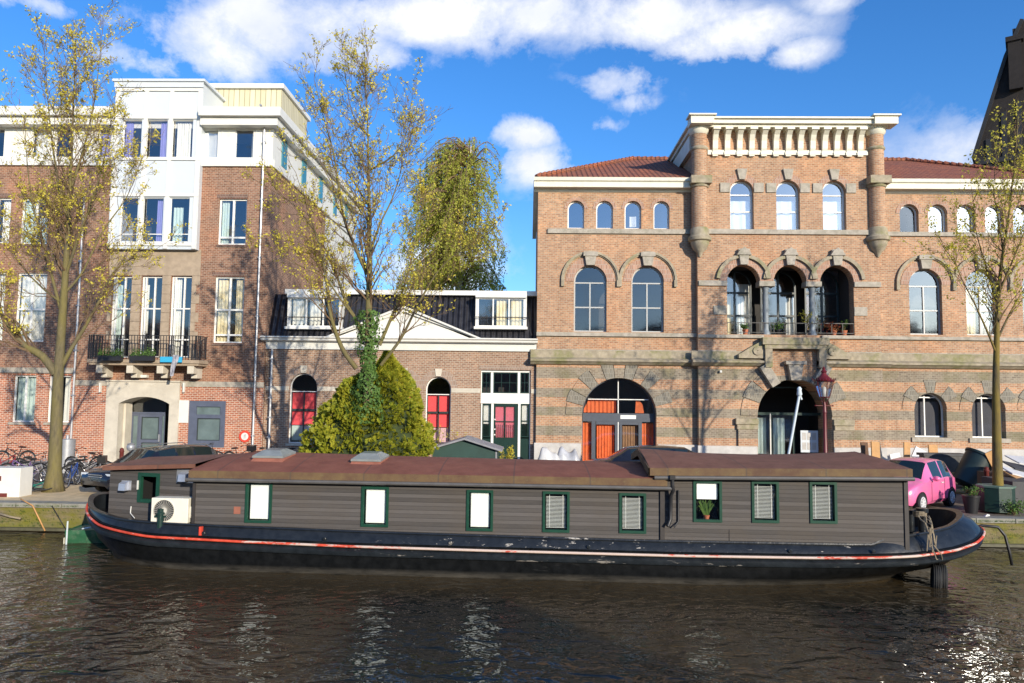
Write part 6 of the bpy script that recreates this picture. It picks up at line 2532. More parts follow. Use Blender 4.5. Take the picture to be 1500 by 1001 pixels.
def leafcluster(lm, p, rng, size, n, spread):
    for _ in range(n):
        c = p + rvec(rng) * spread
        a = rvec(rng).normalized()
        b = a.cross(rvec(rng)).normalized()
        s = size * rng.uniform(.6, 1.3)
        lm.add([c - a * s, c - b * s * .55 + a * s * .1, c + a * s, c + b * s * .55 + a * s * .1], [(0, 1, 2, 3)])


def grow(mb, lm, p, d, length, r, lev, rng, cfg):
    """a side branch with its own side twigs; leaves at the twigs"""
    n = {3: 7, 2: 6, 1: 4, 0: 3}[lev]
    pts, rs = [p.copy()], [r]
    d = d.normalized()
    for i in range(n):
        d = (d + rvec(rng) * cfg['wob'] + Vector((0, 0, cfg['up'])) * (1.0 if lev else 1.2)).normalized()
        p = p + d * (length / n)
        pts.append(p.copy())
        rs.append(max(cfg['rmin'], r * (1 - .8 * (i + 1) / n)))
    mb.tube(pts, rs, 5 if lev >= 2 else 3, caps=False)
    if lev == 0:
        for k in (1, 2, 3):
            if rng.random() < cfg['leaf']: leafcluster(lm, pts[k], rng, cfg['ls'], cfg['ln'], cfg['lsp'])
        return
    m = cfg['kids'][lev]
    for i in range(m):
        t = rng.uniform(.2, 1.0) if i else 1.0
        f = t * n
        j = min(int(f), n - 1)
        q = pts[j].lerp(pts[j + 1], f - j)
        dd = (pts[j + 1] - pts[j]).normalized()
        side = dd.cross(rvec(rng)).normalized()
        a = rng.uniform(.35, .8)
        nd = dd * math.cos(a) + side * math.sin(a)
        grow(mb, lm, q, nd, length * rng.uniform(.35, .6) * (1.15 - .4 * t), max(cfg['rmin'], rs[j] * .6), lev - 1, rng, cfg)


def street_tree(name, label, trunk, limbs, Y, cfg, seed, r0, barkm, leafm, base_z=None, cat='tree', group=None, top_r=.02):
    rng = random.Random(seed)
    tp = [P(a, b, Y) for a, b in trunk]
    if base_z is not None: tp[0].z = base_z
    root = empty(name, tp[0], label, cat, group)
    O = tp[0].copy()
    tm, tw, lm = MB(), MB(), MB()

    def rad_at(t, ra, rb): return ra * (1 - t) ** .8 + rb
    n = 40
    pts = resample(tp, n)
    H = pts[-1].z - pts[0].z
    rs = []
    for i, p in enumerate(pts):
        t = (p.z - pts[0].z) / H
        r = r0 * max(.05, (1 - t) ** 1.25)
        if t < .04: r *= 1 + (.04 - t) * 14
        rs.append(max(top_r, r))
    tm.tube([p - O for p in pts], rs, 12)
    trunkpts = (pts, rs)
    for (lp, ra, lev, dy) in limbs:
        q = []
        for i, (a, b) in enumerate(lp):
            yy = Y + dy * i / max(1, len(lp) - 1)
            q.append(P(a, b, yy))
        m = 18
        ps = resample(q, m)
        rr = [max(.01, ra * .78 * (1 - i / m) ** .85) for i in range(m + 1)]
        tm.tube([p - O for p in ps], rr, 8, caps=False)
        nk = cfg['limbkids']
        L = sum((ps[i + 1] - ps[i]).length for i in range(m))
        for i in range(int(nk * L)):
            t = rng.uniform(.18, 1)
            j = min(int(t * m), m - 1)
            dd = (ps[j + 1] - ps[j]).normalized()
            side = dd.cross(rvec(rng)).normalized()
            a = rng.uniform(.4, .85)
            grow(tw, lm, ps[j] - O, dd * math.cos(a) + side * math.sin(a), rng.uniform(.8, 2.0) * (1.25 - .6 * t) * cfg['blen'], max(.01, rr[j] * .45), lev, rng, cfg)
        grow(tw, lm, ps[-1] - O, (ps[-1] - ps[-2]), 1.2 * cfg['blen'], rr[-1], lev, rng, cfg)
    # along the leader
    zmin = cfg['crown']
    for i in range(cfg['trunkkids']):
        t = zmin + (.96 - zmin) * rng.random() ** 1.1
        j = min(int(t * n), n - 1)
        side = Vector((rng.gauss(0, 1), rng.gauss(0, 1), 0)).normalized()
        dd = Vector((0, 0, 1))
        a = rng.uniform(.35, .8)
        grow(tw, lm, pts[j] - O, dd * math.cos(a) + side * math.sin(a), (1 - t * .62) * rng.uniform(1.6, 3.4) * cfg['blen'], max(.012, rs[j] * .35), cfg.get('tlev', 2), rng, cfg)
    t = tm.build('trunk', barkm, root, smooth=True)
    b = tw.build('branches', M['twig'], root)
    b['kind'] = 'stuff'
    c = lm.build('crown', leafm, root)
    c['kind'] = 'stuff'
    print(name, len(tw.f), len(lm.f))
    return root, O


def trees():
    cfg = dict(wob=.16, up=.10, rmin=.0045, leaf=.19, ls=.045, ln=4, lsp=.055, kids={3: 5, 2: 6, 1: 5}, limbkids=3.4, blen=1.0, crown=.38, trunkkids=52, tlev=2)
    # left
    tr = [(78, 722), (82, 640), (85, 560), (91, 470), (96, 400), (100, 330), (103, 260), (106, 200), (108, 150), (110, 100), (111, 58)]
    li = [([(82, 548), (62, 522), (36, 506), (12, 478), (0, 455), (-12, 420), (-20, 370)], .19, 2, -.5),
          ([(86, 545), (104, 512), (124, 480), (146, 440), (160, 408), (182, 385), (214, 372)], .10, 2, .6),
          ([(92, 465), (76, 405), (62, 350), (48, 300), (40, 240), (36, 175)], .075, 2, 1.0),
          ([(96, 405), (116, 345), (136, 290), (152, 235), (162, 180)], .07, 2, -1.2),
          ([(100, 330), (86, 270), (76, 205), (70, 145), (66, 95)], .06, 2, -1.2),
          ([(103, 280), (122, 220), (136, 160), (144, 105), (148, 60)], .055, 2, 1.4),
          ([(94, 430), (120, 400), (150, 340), (185, 290), (205, 240)], .06, 2, .4),
          ([(92, 445), (60, 420), (25, 380), (0, 320)], .055, 2, .8)]
    street_tree('plane_tree', 'tall sparse spring tree with one big low limb bending left, beside the parked bicycles', tr, li, 24.5, dict(cfg), 3, .225, M['bark'], M['leaf'], STREET, group='young trees along the quay')
    # middle, ivy clad
    tr = [(541, 720), (539, 640), (539, 590), (540, 520), (540, 470), (541, 400), (541, 330), (540, 270), (539, 200), (537, 150), (535, 110), (534, 76)]
    li = [([(522, 540), (503, 514), (490, 482), (482, 450), (478, 410), (468, 360), (452, 310), (436, 262)], .11, 2, -.6),
          ([(533, 498), (520, 466), (508, 446), (496, 412), (480, 372), (455, 330), (430, 300), (400, 280)], .085, 2, .6),
          ([(538, 402), (520, 362), (504, 320), (496, 270), (488, 222), (475, 175), (462, 125)], .085, 2, -1.0),
          ([(556, 506), (573, 466), (592, 420), (603, 378), (612, 330), (622, 290)], .08, 2, .8),
          ([(558, 535), (588, 495), (612, 447), (640, 400), (668, 372), (700, 352)], .075, 2, -.8),
          ([(541, 375), (556, 330), (575, 290), (590, 240), (600, 190)], .06, 2, 1.0),
          ([(541, 250), (562, 238), (578, 226), (592, 204), (600, 165)], .05, 2, -.6),
          ([(540, 200), (522, 178), (512, 150), (506, 110)], .045, 2, .6),
          ([(530, 480), (500, 440), (470, 400), (440, 390), (410, 372)], .05, 2, -.6),
          ([(539, 300), (515, 262), (500, 240), (470, 232)], .045, 2, 1.2)]
    root, O = street_tree('plane_tree', 'tall sparse spring tree with ivy on its trunk rising out of the golden bush', tr, li, 24.6, dict(cfg, leaf=.17), 8, .22, M['bark'], M['leaf'], STREET, group='young trees along the quay')
    rng = random.Random(4)
    iv = MB()
    for i in range(3600):
        t = rng.random() ** 1.25
        z = P(540, 620, 24.6).z + t * (P(540, 455, 24.6).z - P(540, 620, 24.6).z)
        py = 620 - 165 * t
        px = 539.5
        c = P(px, py, 24.6)
        a = rng.uniform(0, 2 * PI)
        w = .30 + .12 * math.sin(t * 9) + (.16 if t < .85 else -.05) * (1 - t)
        r = w * rng.uniform(.8, 1.15) * (.82 + .9 * max(0, mnoise.noise(Vector((a * 1.5, z * 2.2, 1)))))
        if mnoise.noise(Vector((a * 2, z * 3, 7))) < -.22 - .3 * (1 - t): continue
        p = Vector((c.x + r * math.cos(a), 24.6 + r * math.sin(a), z)) - O
        out = Vector((math.cos(a), math.sin(a), -.2)) + rvec(rng) * .35
        out.normalize()
        u = out.cross(Vector((0, 0, 1))).normalized()
        v = out.cross(u)
        s = rng.uniform(.03, .055)
        iv.add([p - u * s, p + v * s * 1.2, p + u * s, p - v * s * .8], [(0, 1, 2, 3)])
    o = iv.build('ivy', M['ivy'], root)
    o['kind'] = 'stuff'
    # right
    tr = [(1462, 722), (1460, 640), (1459, 560), (1460, 500), (1462, 440), (1468, 380), (1477, 320), (1484, 260), (1489, 205), (1491, 170)]
    li = [([(1460, 520), (1448, 490), (1430, 450), (1412, 415), (1398, 385), (1380, 360)], .045, 1, -.5),
          ([(1460, 500), (1478, 462), (1496, 430), (1515, 400)], .05, 1, .6),
          ([(1461, 450), (1450, 410), (1438, 370), (1428, 330), (1425, 290)], .045, 1, .8),
          ([(1463, 430), (1480, 390), (1500, 340), (1512, 290)], .045, 1, -.8),
          ([(1470, 370), (1462, 320), (1456, 280), (1458, 240)], .035, 1, .6)]
    rt, _ = street_tree('plane_tree', 'slim young spring tree growing from the dark green tub at the right', tr, li, 23.1, dict(cfg, leaf=.6, ls=.045, ln=5, trunkkids=50, crown=.36, tlev=1, kids={2: 5, 1: 4}, limbkids=4.5, blen=.85), 21, .16, M['bark_y'], M['leaf_g'], STREET, group='young trees along the quay')
    c = copy_tree(rt)
    c.location = (rt.location.x + 4.6, rt.location.y + .4, STREET)
    c.rotation_euler = (0, 0, 2.1)
    c['label'] = 'young tree just outside the right edge whose shadow falls on the portal'


def birch():
    rng = random.Random(9)
    Y = 47
    base = P(668, 560, Y)
    base.z = 1
    root = empty('birch_tree', base, 'large weeping birch with hanging yellow green twigs behind the low brick house', 'tree')
    tm, tw, lm = MB(), MB(), MB()
    tp = [P(668, 560, Y), P(672, 450, Y), P(676, 360, Y), P(682, 290, Y), P(688, 235, Y), P(690, 214, Y)]
    tp[0].z = 1
    pts = resample(tp, 20)
    tm.tube([p - base for p in pts], [.34 * (1 - i / 21) + .02 for i in range(21)], 8)
    # outline of the crown in the photograph: half widths by row
    for i in range(430):
        t = rng.random() ** 1.1
        py = 432 - t * 215
        cl = interp([(205, 660), (230, 618), (260, 602), (300, 598), (350, 588), (430, 580)], py)
        cr = interp([(205, 718), (230, 733), (260, 734), (300, 738), (350, 742), (430, 744)], py)
        px = rng.uniform(cl, cr) if i % 3 else rng.uniform(cl, (cl + cr) / 2)
        dy = rng.gauss(0, 1.6)
        tip = P(px, py, Y + dy)
        j = max(3, min(19, int(20 * (.35 + .6 * t) - rng.uniform(0, 3))))
        s = pts[j]
        mid = s.lerp(tip, .55) + Vector((0, 0, rng.uniform(.4, 1.2)))
        br = resample([s, mid, tip], 8)
        tw.tube([p - base for p in br], [.045 * (1 - k / 9) + .008 for k in range(9)], 3, caps=False)
        for k in range(11):
            q = br[rng.randint(3, 8)] + rvec(rng) * .12
            ln = rng.uniform(.4, 1.15) * (.75 if t > .85 else 1)
            d = rvec(rng) * .25
            d.z = -1
            seg = [q + Vector((d.x * ln * u, d.y * ln * u, -ln * u * (.6 + .4 * u))) for u in (0, .33, .66, 1)]
            tw.tube([p - base for p in seg], [.009, .007, .005, .004], 3, caps=False)
            if t > .9 and rng.random() < .55: continue
            nl = int(ln * 17)
            for l in range(nl):
                u = rng.random()
                c = q + Vector((d.x * ln * u, d.y * ln * u, -ln * u * (.6 + .4 * u))) + rvec(rng) * .06 - base
                a = rvec(rng).normalized()
                b = a.cross(rvec(rng)).normalized()
                z = rng.uniform(.045, .09)
                lm.add([c - a * z, c + b * z * .6, c + a * z, c - b * z * .6], [(0, 1, 2, 3)])
    tm.build('trunk', M['birchbark'], root, smooth=True)
    o = tw.build('branches', M['twig'], root)
    o['kind'] = 'stuff'
    o = lm.build('crown', M['birchleaf'], root)
    o['kind'] = 'stuff'
    print('birch', len(lm.f))


def thuja():
    rng = random.Random(12)
    Y = 25.7
    c = P(542, 668, Y)
    root = empty('golden_thuja_bush', (c.x, Y, STREET), 'broad golden green conifer bush round the ivy clad tree', 'bush')
    # silhouette rows (px): left, right
    rows = [(528, 560, 575), (545, 545, 588), (560, 508, 598), (580, 496, 606), (600, 482, 613), (625, 466, 622), (650, 453, 630), (672, 447, 634), (700, 444, 636), (722, 448, 632)]
    prof = []
    for py, l, r in rows:
        zc = P((l + r) / 2, py, Y).z
        prof.append((zc, P(l, py, Y).x - c.x, P(r, py, Y).x - c.x))
    prof.reverse()
    zs = [p[0] for p in prof]
    zmax, zmin = zs[-1] + .25, STREET

    def lr(z): return interp([(p[0], p[1]) for p in prof], z), interp([(p[0], p[2]) for p in prof], z)
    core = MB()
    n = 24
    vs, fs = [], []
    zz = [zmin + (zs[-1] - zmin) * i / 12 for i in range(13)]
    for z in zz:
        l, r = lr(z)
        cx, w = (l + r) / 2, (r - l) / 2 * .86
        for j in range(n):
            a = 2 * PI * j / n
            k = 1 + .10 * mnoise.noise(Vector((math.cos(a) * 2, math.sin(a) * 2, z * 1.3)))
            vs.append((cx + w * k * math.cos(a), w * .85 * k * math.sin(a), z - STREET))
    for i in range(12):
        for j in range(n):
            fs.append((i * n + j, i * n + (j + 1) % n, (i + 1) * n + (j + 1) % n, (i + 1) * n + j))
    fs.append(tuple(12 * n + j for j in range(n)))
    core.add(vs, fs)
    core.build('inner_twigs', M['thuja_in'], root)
    lm = MB()
    for i in range(10500):
        z = zmin + .3 + (zmax - zmin - .3) * rng.random() ** .85
        a = rng.uniform(-PI, 0.5) if rng.random() < .85 else rng.uniform(0, PI)
        l, r = lr(min(z, zs[-1]))
        cx, w = (l + r) / 2, (r - l) / 2
        if z > zs[-1]: w *= max(.1, 1 - (z - zs[-1]) / .3)
        lump = mnoise.noise(Vector((math.cos(a) * 2.6 + 5, math.sin(a) * 2.6, z * 1.9)))
        k = .95 + .36 * lump + rng.uniform(-.06, .07)
        if mnoise.noise(Vector((math.cos(a) * 5, math.sin(a) * 5 + 3, z * 3.4))) < -.28: k -= .12
        p = Vector((cx + w * k * math.cos(a), w * .85 * k * math.sin(a), z - STREET))
        out = Vector((math.cos(a), math.sin(a), .55)) + rvec(rng) * .35
        out.normalize()
        # a flat fan-like spray: five little blades
        s = rng.uniform(.08, .18)
        u = out.cross(rvec(rng)).normalized()
        for q in range(5):
            th = (q - 2) * .42
            d = out * math.cos(th) + u * math.sin(th)
            sd = (u * math.cos(th) - out * math.sin(th)) * s * .17
            e = d * s * (1.0 - .12 * abs(q - 2))
            lm.add([p, p + e * .55 - sd, p + e, p + e * .55 + sd], [(0, 1, 2, 3)])
    o = lm.build('foliage', M['thuja'], root)
    o['kind'] = 'stuff'


def shrub(name, label, c, w, h, seed, leaf='leaf_g', n=260, stem=True, cat='shrub', group=None, size=.035):
    rng = random.Random(seed)
    root = empty(name, c, label, cat, group)
    tm, lm = MB(), MB()
    for i in range(9):
        a = rng.uniform(0, 2 * PI)
        p = [Vector((0, 0, 0))]
        e = Vector((math.cos(a) * w * rng.uniform(.2, 1), math.sin(a) * w * .6, h * rng.uniform(.6, 1)))
        q = resample([Vector((0, 0, 0)), e * .5 + Vector((0, 0, h * .12)), e], 5)
        tm.tube(q, [.012, .01, .009, .007, .006, .004], 4, caps=False)
        for k in range(int(n / 9)):
            t = rng.uniform(.25, 1)
            c_ = q[min(5, int(t * 5.99))] + rvec(rng) * w * .12
            leafcluster(lm, c_, rng, size, 1, .02)
    tm.build('stems', M['twig'], root)
    o = lm.build('foliage', M[leaf], root)
    o['kind'] = 'stuff'
    return root


# ================================================================= bicycles
def bike(name_label, loc, rz, frame_m, lean=.0, group='bicycles parked along the quay', lying=False, basket=None, scale=1.0, fender='iron', roll=None, steer=.2):
    root = empty('bicycle', loc, name_label, 'bicycle', group)
    wb, R = 1.08, .33

    def wheel(x, name):
        mb = MB()
        pts = [(x + R * math.cos(t), 0, R + R * math.sin(t)) for t in [2 * PI * i / 22 for i in range(22)]]
        mb.tube(pts, .019, 6, closed=True)
        w = mb.build(name, M['rubber'], root)
        mb = MB()
        pts = [(x + (R - .03) * math.cos(t), 0, R + (R - .03) * math.sin(t)) for t in [2 * PI * i / 22 for i in range(22)]]
        mb.tube(pts, .011, 4, closed=True)
        for i in range(14):
            t = 2 * PI * i / 14
            mb.tube([(x, .02 * (-1) ** i, R), (x + (R - .03) * math.cos(t + .2), 0, R + (R - .03) * math.sin(t + .2))], .0022, 3)
        mb.tube([(x, -.05, R), (x, .05, R)], .022, 6)
        mb.build('rim', M['chrome'], w)
    wheel(0, 'wheel')
    wheel(wb, 'wheel')
    mb = MB()
    bb = (.44, 0, .29); seat = (.30, 0, .74); head = (.88, 0, .80); head2 = (.91, 0, .66)
    for a, b, r in (((0, 0, R), bb, .012), ((0, 0, R), (.32, 0, .68), .011), (bb, seat, .018), (bb, head2, .02), ((.36, 0, .50), head, .018), (head, head2, .021), (head2, (wb, 0, R), .014), (seat, (.28, 0, .84), .014)):
        mb.tube([a, b], r, 7)
    mb.build('frame', frame_m, root)
    mb = MB()
    mb.tube([head, (.86, 0, .95)], .013, 6)
    mb.tube([(.72, -.28, .98), (.82, -.22, 1.02), (.88, -.08, .98), (.88, .08, .98), (.82, .22, 1.02), (.72, .28, .98)], .012, 6)
    for s in (-1, 1): mb.tube([(.66, .285 * s, .97), (.75, .27 * s, .99)], .018, 6)
    mb.build('handlebar', M['iron'], root)
    mb = MB()
    mb.add([(.14, -.1, .86), (.14, .1, .86), (.28, .06, .88), (.42, .015, .87), (.42, -.015, .87), (.28, -.06, .88), (.14, -.09, .80), (.14, .09, .80), (.40, .01, .83), (.40, -.01, .83)],
           [(0, 5, 4, 3, 2, 1), (0, 1, 7, 6), (1, 2, 3, 8, 7), (3, 4, 9, 8), (0, 6, 9, 4, 5), (6, 7, 8, 9)])
    mb.build('saddle', M['iron'], root)
    mb = MB()
    for x, t0, t1 in ((0, .3, 2.9), (wb, .5, 2.6)):
        a = [t0 + (t1 - t0) * i / 10 for i in range(11)]
        mb.tube([(x + (R + .03) * math.cos(t), 0, R + (R + .03) * math.sin(t)) for t in a], .014, 4)
    mb.tube([(-.22, -.06, .70), (.22, -.06, .72)], .007, 4)
    mb.tube([(-.22, .06, .70), (.22, .06, .72)], .007, 4)
    mb.tube([(-.2, -.07, .7), (-.2, .07, .7)], .007, 4)
    mb.tube([(0, .06, R), (-.2, .06, .7)], .006, 4)
    mb.build('mudguard', M[fender], root)
    mb = MB()
    mb.lathe([(.02, -.012), (.09, -.012), (.09, .0), (.02, .0)], 14)
    mb.v = [(bb[0] + x, y_ * 0 - .045 + z, bb[2] + y_) for x, y_, z in mb.v]
    mb.tube([(bb[0], -.06, bb[2]), (bb[0] + .06, -.07, bb[2] - .16), (bb[0] + .06, -.14, bb[2] - .16)], .009, 5)
    mb.tube([(bb[0], .06, bb[2]), (bb[0] - .06, .07, bb[2] + .16), (bb[0] - .06, .14, bb[2] + .16)], .009, 5)
    mb.build('crank', M['chrome'], root)
    if basket:
        mb = MB()
        mb.cbox((1.02, 0, .86), .28, .36, .24)
        mb.build('basket', M[basket], root)
    root.rotation_euler = (lean, 0, rz)
    if lying: root.rotation_euler = (rad(78), roll or 0, rz)
    return root


M['chrome'] = mat('dull_steel', (.45, .45, .45), .35, .15, metal=.8)
M['bike_w'] = mat('bike_white', (.55, .53, .5), .35, .1)
M['bike_b'] = mat('bike_blue', (.03, .07, .25), .35, .1)
M['bike_r'] = mat('bike_red', (.30, .03, .03), .35, .1)
M['bike_p'] = mat('bike_purple', (.14, .08, .22), .35, .1)
M['bike_g'] = mat('bike_green', (.02, .25, .18), .4, .1)
M['bike_k'] = mat('bike_black', (.02, .02, .022), .35, .2)
M['bike_s'] = mat('bike_silver', (.35, .35, .37), .35, .1, metal=.5)


def bikes():
    def at(px, Y): return Vector((P(px, 640, Y).x, Y, STREET + .004))
    bike('black bicycle leaning on the wall at the far left of the row', at(2, 31.0) + Vector((1.15, 0, .1)), PI + .05, M['bike_k'], .08)
    bike('white bicycle with cream tyres standing by the grey cylinder near the stone portal', at(146, 29.8), PI - .05, M['bike_w'], -.1)
    bike('silver bicycle with its front wheel raised, left of the tree trunk', at(34, 27.6), .15, M['bike_s'], .12)
    bike('purple bicycle tangled in the row left of the tree trunk', at(62, 27.0), PI + .2, M['bike_p'], -.12)
    bike('old bicycle with large silver mudguards, half behind the tree trunk', at(36, 25.9), -.15, M['bike_s'], .2)
    bike('turquoise green bicycle lying on the sandy ground beside the white box', at(62, 24.0) + Vector((0, 0, .1)), PI + .1, M['bike_g'], lying=True)
    bike('dark bicycle lying under the turquoise one', at(28, 24.7) + Vector((0, 0, .05)), .1, M['bike_k'], lying=True, roll=.05)
    bike('blue bicycle seen end on, just right of the tree trunk', at(101, 25.3), PI / 2 + .25, M['bike_b'], .05)
    bike('black bicycle with a crate, behind the blue one', at(106, 26.6), .35, M['bike_k'], .1, basket='bike_k')
    bike('black bicycle between the grey cylinder and the dark estate car', at(112, 28.0), .1, M['bike_k'], -.1)
    bike('grey bicycle low in the row right of the tree trunk', at(118, 26.9), -.1, M['bike_s'], .12)
    bike('red bicycle at the very left edge beside the white box', at(-12, 28.6), .05, M['bike_r'], -.1)
    bike('violet bicycle leaning below the blue grey window behind the estate car', at(283, 32.2) + Vector((0, 0, .1)), .08, M['bike_p'], .1)
    bike('bicycle with a black front basket under the round sign', at(338, 32.2) + Vector((0, 0, .1)), PI - .1 + PI, M['bike_k'], .1, basket='bike_k')
    bike('bicycle with a red saddle cover beside the rain pipe', at(376, 32.3) + Vector((0, 0, .1)), .3, M['bike_r'], .1)
    bike('dark bicycle leaning in front of the first red blind window', at(420, 32.4) + Vector((0, 0, .1)), .1, M['bike_k'], .1, basket='bike_k')


# ================================================================= cars
def car(name, label, loc, rz, prof, W, paint, wheels, rwheel, glass_rng, lights=True, estate=False, cat='car'):
    """prof: stations from rear to front (x, z_bottom, z_belt, z_top, half width at belt, half width at roof)"""
    root = empty(name, loc, label, cat, None, rz)
    b, g = MB(), MB()
    rows = []
    for (x, zb, zl, zt, hb, hr) in prof:
        rows.append([(x, -hb * .86, zb), (x, -hb * .985, zb + .12), (x, -hb, (zb + zl) / 2 + .03), (x, -hb * .975, zl - .03), (x, -hb * .93, zl), (x, -hr, zt - .035), (x, -hr * .86, zt), (x, 0, zt + .025),
                     (x, hr * .86, zt), (x, hr, zt - .035), (x, hb * .93, zl), (x, hb * .975, zl - .03), (x, hb, (zb + zl) / 2 + .03), (x, hb * .985, zb + .12), (x, hb * .86, zb)])
    n = len(rows[0])
    vs = [p for r in rows for p in r]
    bf, gf = [], []
    for i in range(len(rows) - 1):
        x0, x1 = rows[i][0][0], rows[i + 1][0][0]
        for k in range(n - 1):
            f = (i * n + k, i * n + k + 1, (i + 1) * n + k + 1, (i + 1) * n + k)
            side = k in (4, 9)
            isg = False
            for (ga, gb, kind) in glass_rng:
                if ga - 1e-4 <= x0 and x1 <= gb + 1e-4:
                    if kind == 'side' and side: isg = True
                    if kind == 'screen' and 5 <= k <= 8: isg = True
            (gf if isg else bf).append(f)
    b.add(vs, bf + [tuple(range(n - 1, -1, -1)), tuple((len(rows) - 1) * n + k for k in range(n))])
    b.build('body', paint, root, smooth=True, angle=38)
    g.add(vs, gf).prune()
    g.build('window', M['carglass'], root, smooth=True, angle=30)
    for x in wheels:
        for s in (-1, 1):
            hw = W / 2
            mb = MB()
            mb.T = Matrix.Translation((x, s * (hw - .10), rwheel)) @ Matrix.Rotation(PI / 2, 4, 'X')
            mb.lathe([(rwheel * .62, -.1), (rwheel * .97, -.1), (rwheel, -.06), (rwheel, .06), (rwheel * .97, .1), (rwheel * .62, .1)], 26)
            t = mb.build('wheel', M['rubber'], root, smooth=True, angle=40)
            mb = MB()
            mb.T = Matrix.Translation((x, s * (hw - .005), rwheel)) @ Matrix.Rotation(PI / 2, 4, 'X')
            mb.lathe([(0, -.012), (rwheel * .6, -.012), (rwheel * .66, -.0), (rwheel * .6, .012), (0, .012)], 26)
            for k in range(9):
                pass
            mb.build('rim', M['iron'], t, smooth=True, angle=40)
            mb = MB()
            for k in range(9):
                a = 2 * PI * k / 9
                p0 = Vector((x, s * (hw + .012), rwheel))
                p1 = p0 + Vector((math.cos(a) * rwheel * .6, 0, math.sin(a) * rwheel * .6))
                mb.tube([p0, p1], [.03, .02], 5)
            mb.tube([(x + math.cos(q) * rwheel * .6, s * (hw + .01), rwheel + math.sin(q) * rwheel * .6) for q in [2 * PI * j / 20 for j in range(20)]], .018, 5, closed=True)
            mb.build('spokes', M['rimwhite'], t)
            # dark arch round the wheel
            mb = MB()
            mb.ringblock(x, rwheel, rwheel * .98, rwheel * 1.16, -.15, PI + .15, s * (hw - .02) - .02, s * (hw - .02) + .024, 18)
            mb.build('wheel_arch', M['iron'], root)
    return root


M['pink'] = mat('pink_paint', (.84, .17, .38), .3, .06, 1.5, dirt=(.45, .25, .3), dscale=2.5, damt=.35, coat=.8)
M['carblack'] = mat('black_car_paint', (.012, .012, .016), .2, .1, coat=.8)
M['carglass'] = mat('car_glass', (.012, .02, .02), .05, .1, spec=.8)
M['rimwhite'] = mat('pale_rim', (.6, .6, .6), .35, .05)
M['lamp_clear'] = mat('headlamp_glass', (.6, .65, .7), .1, .1, 5)


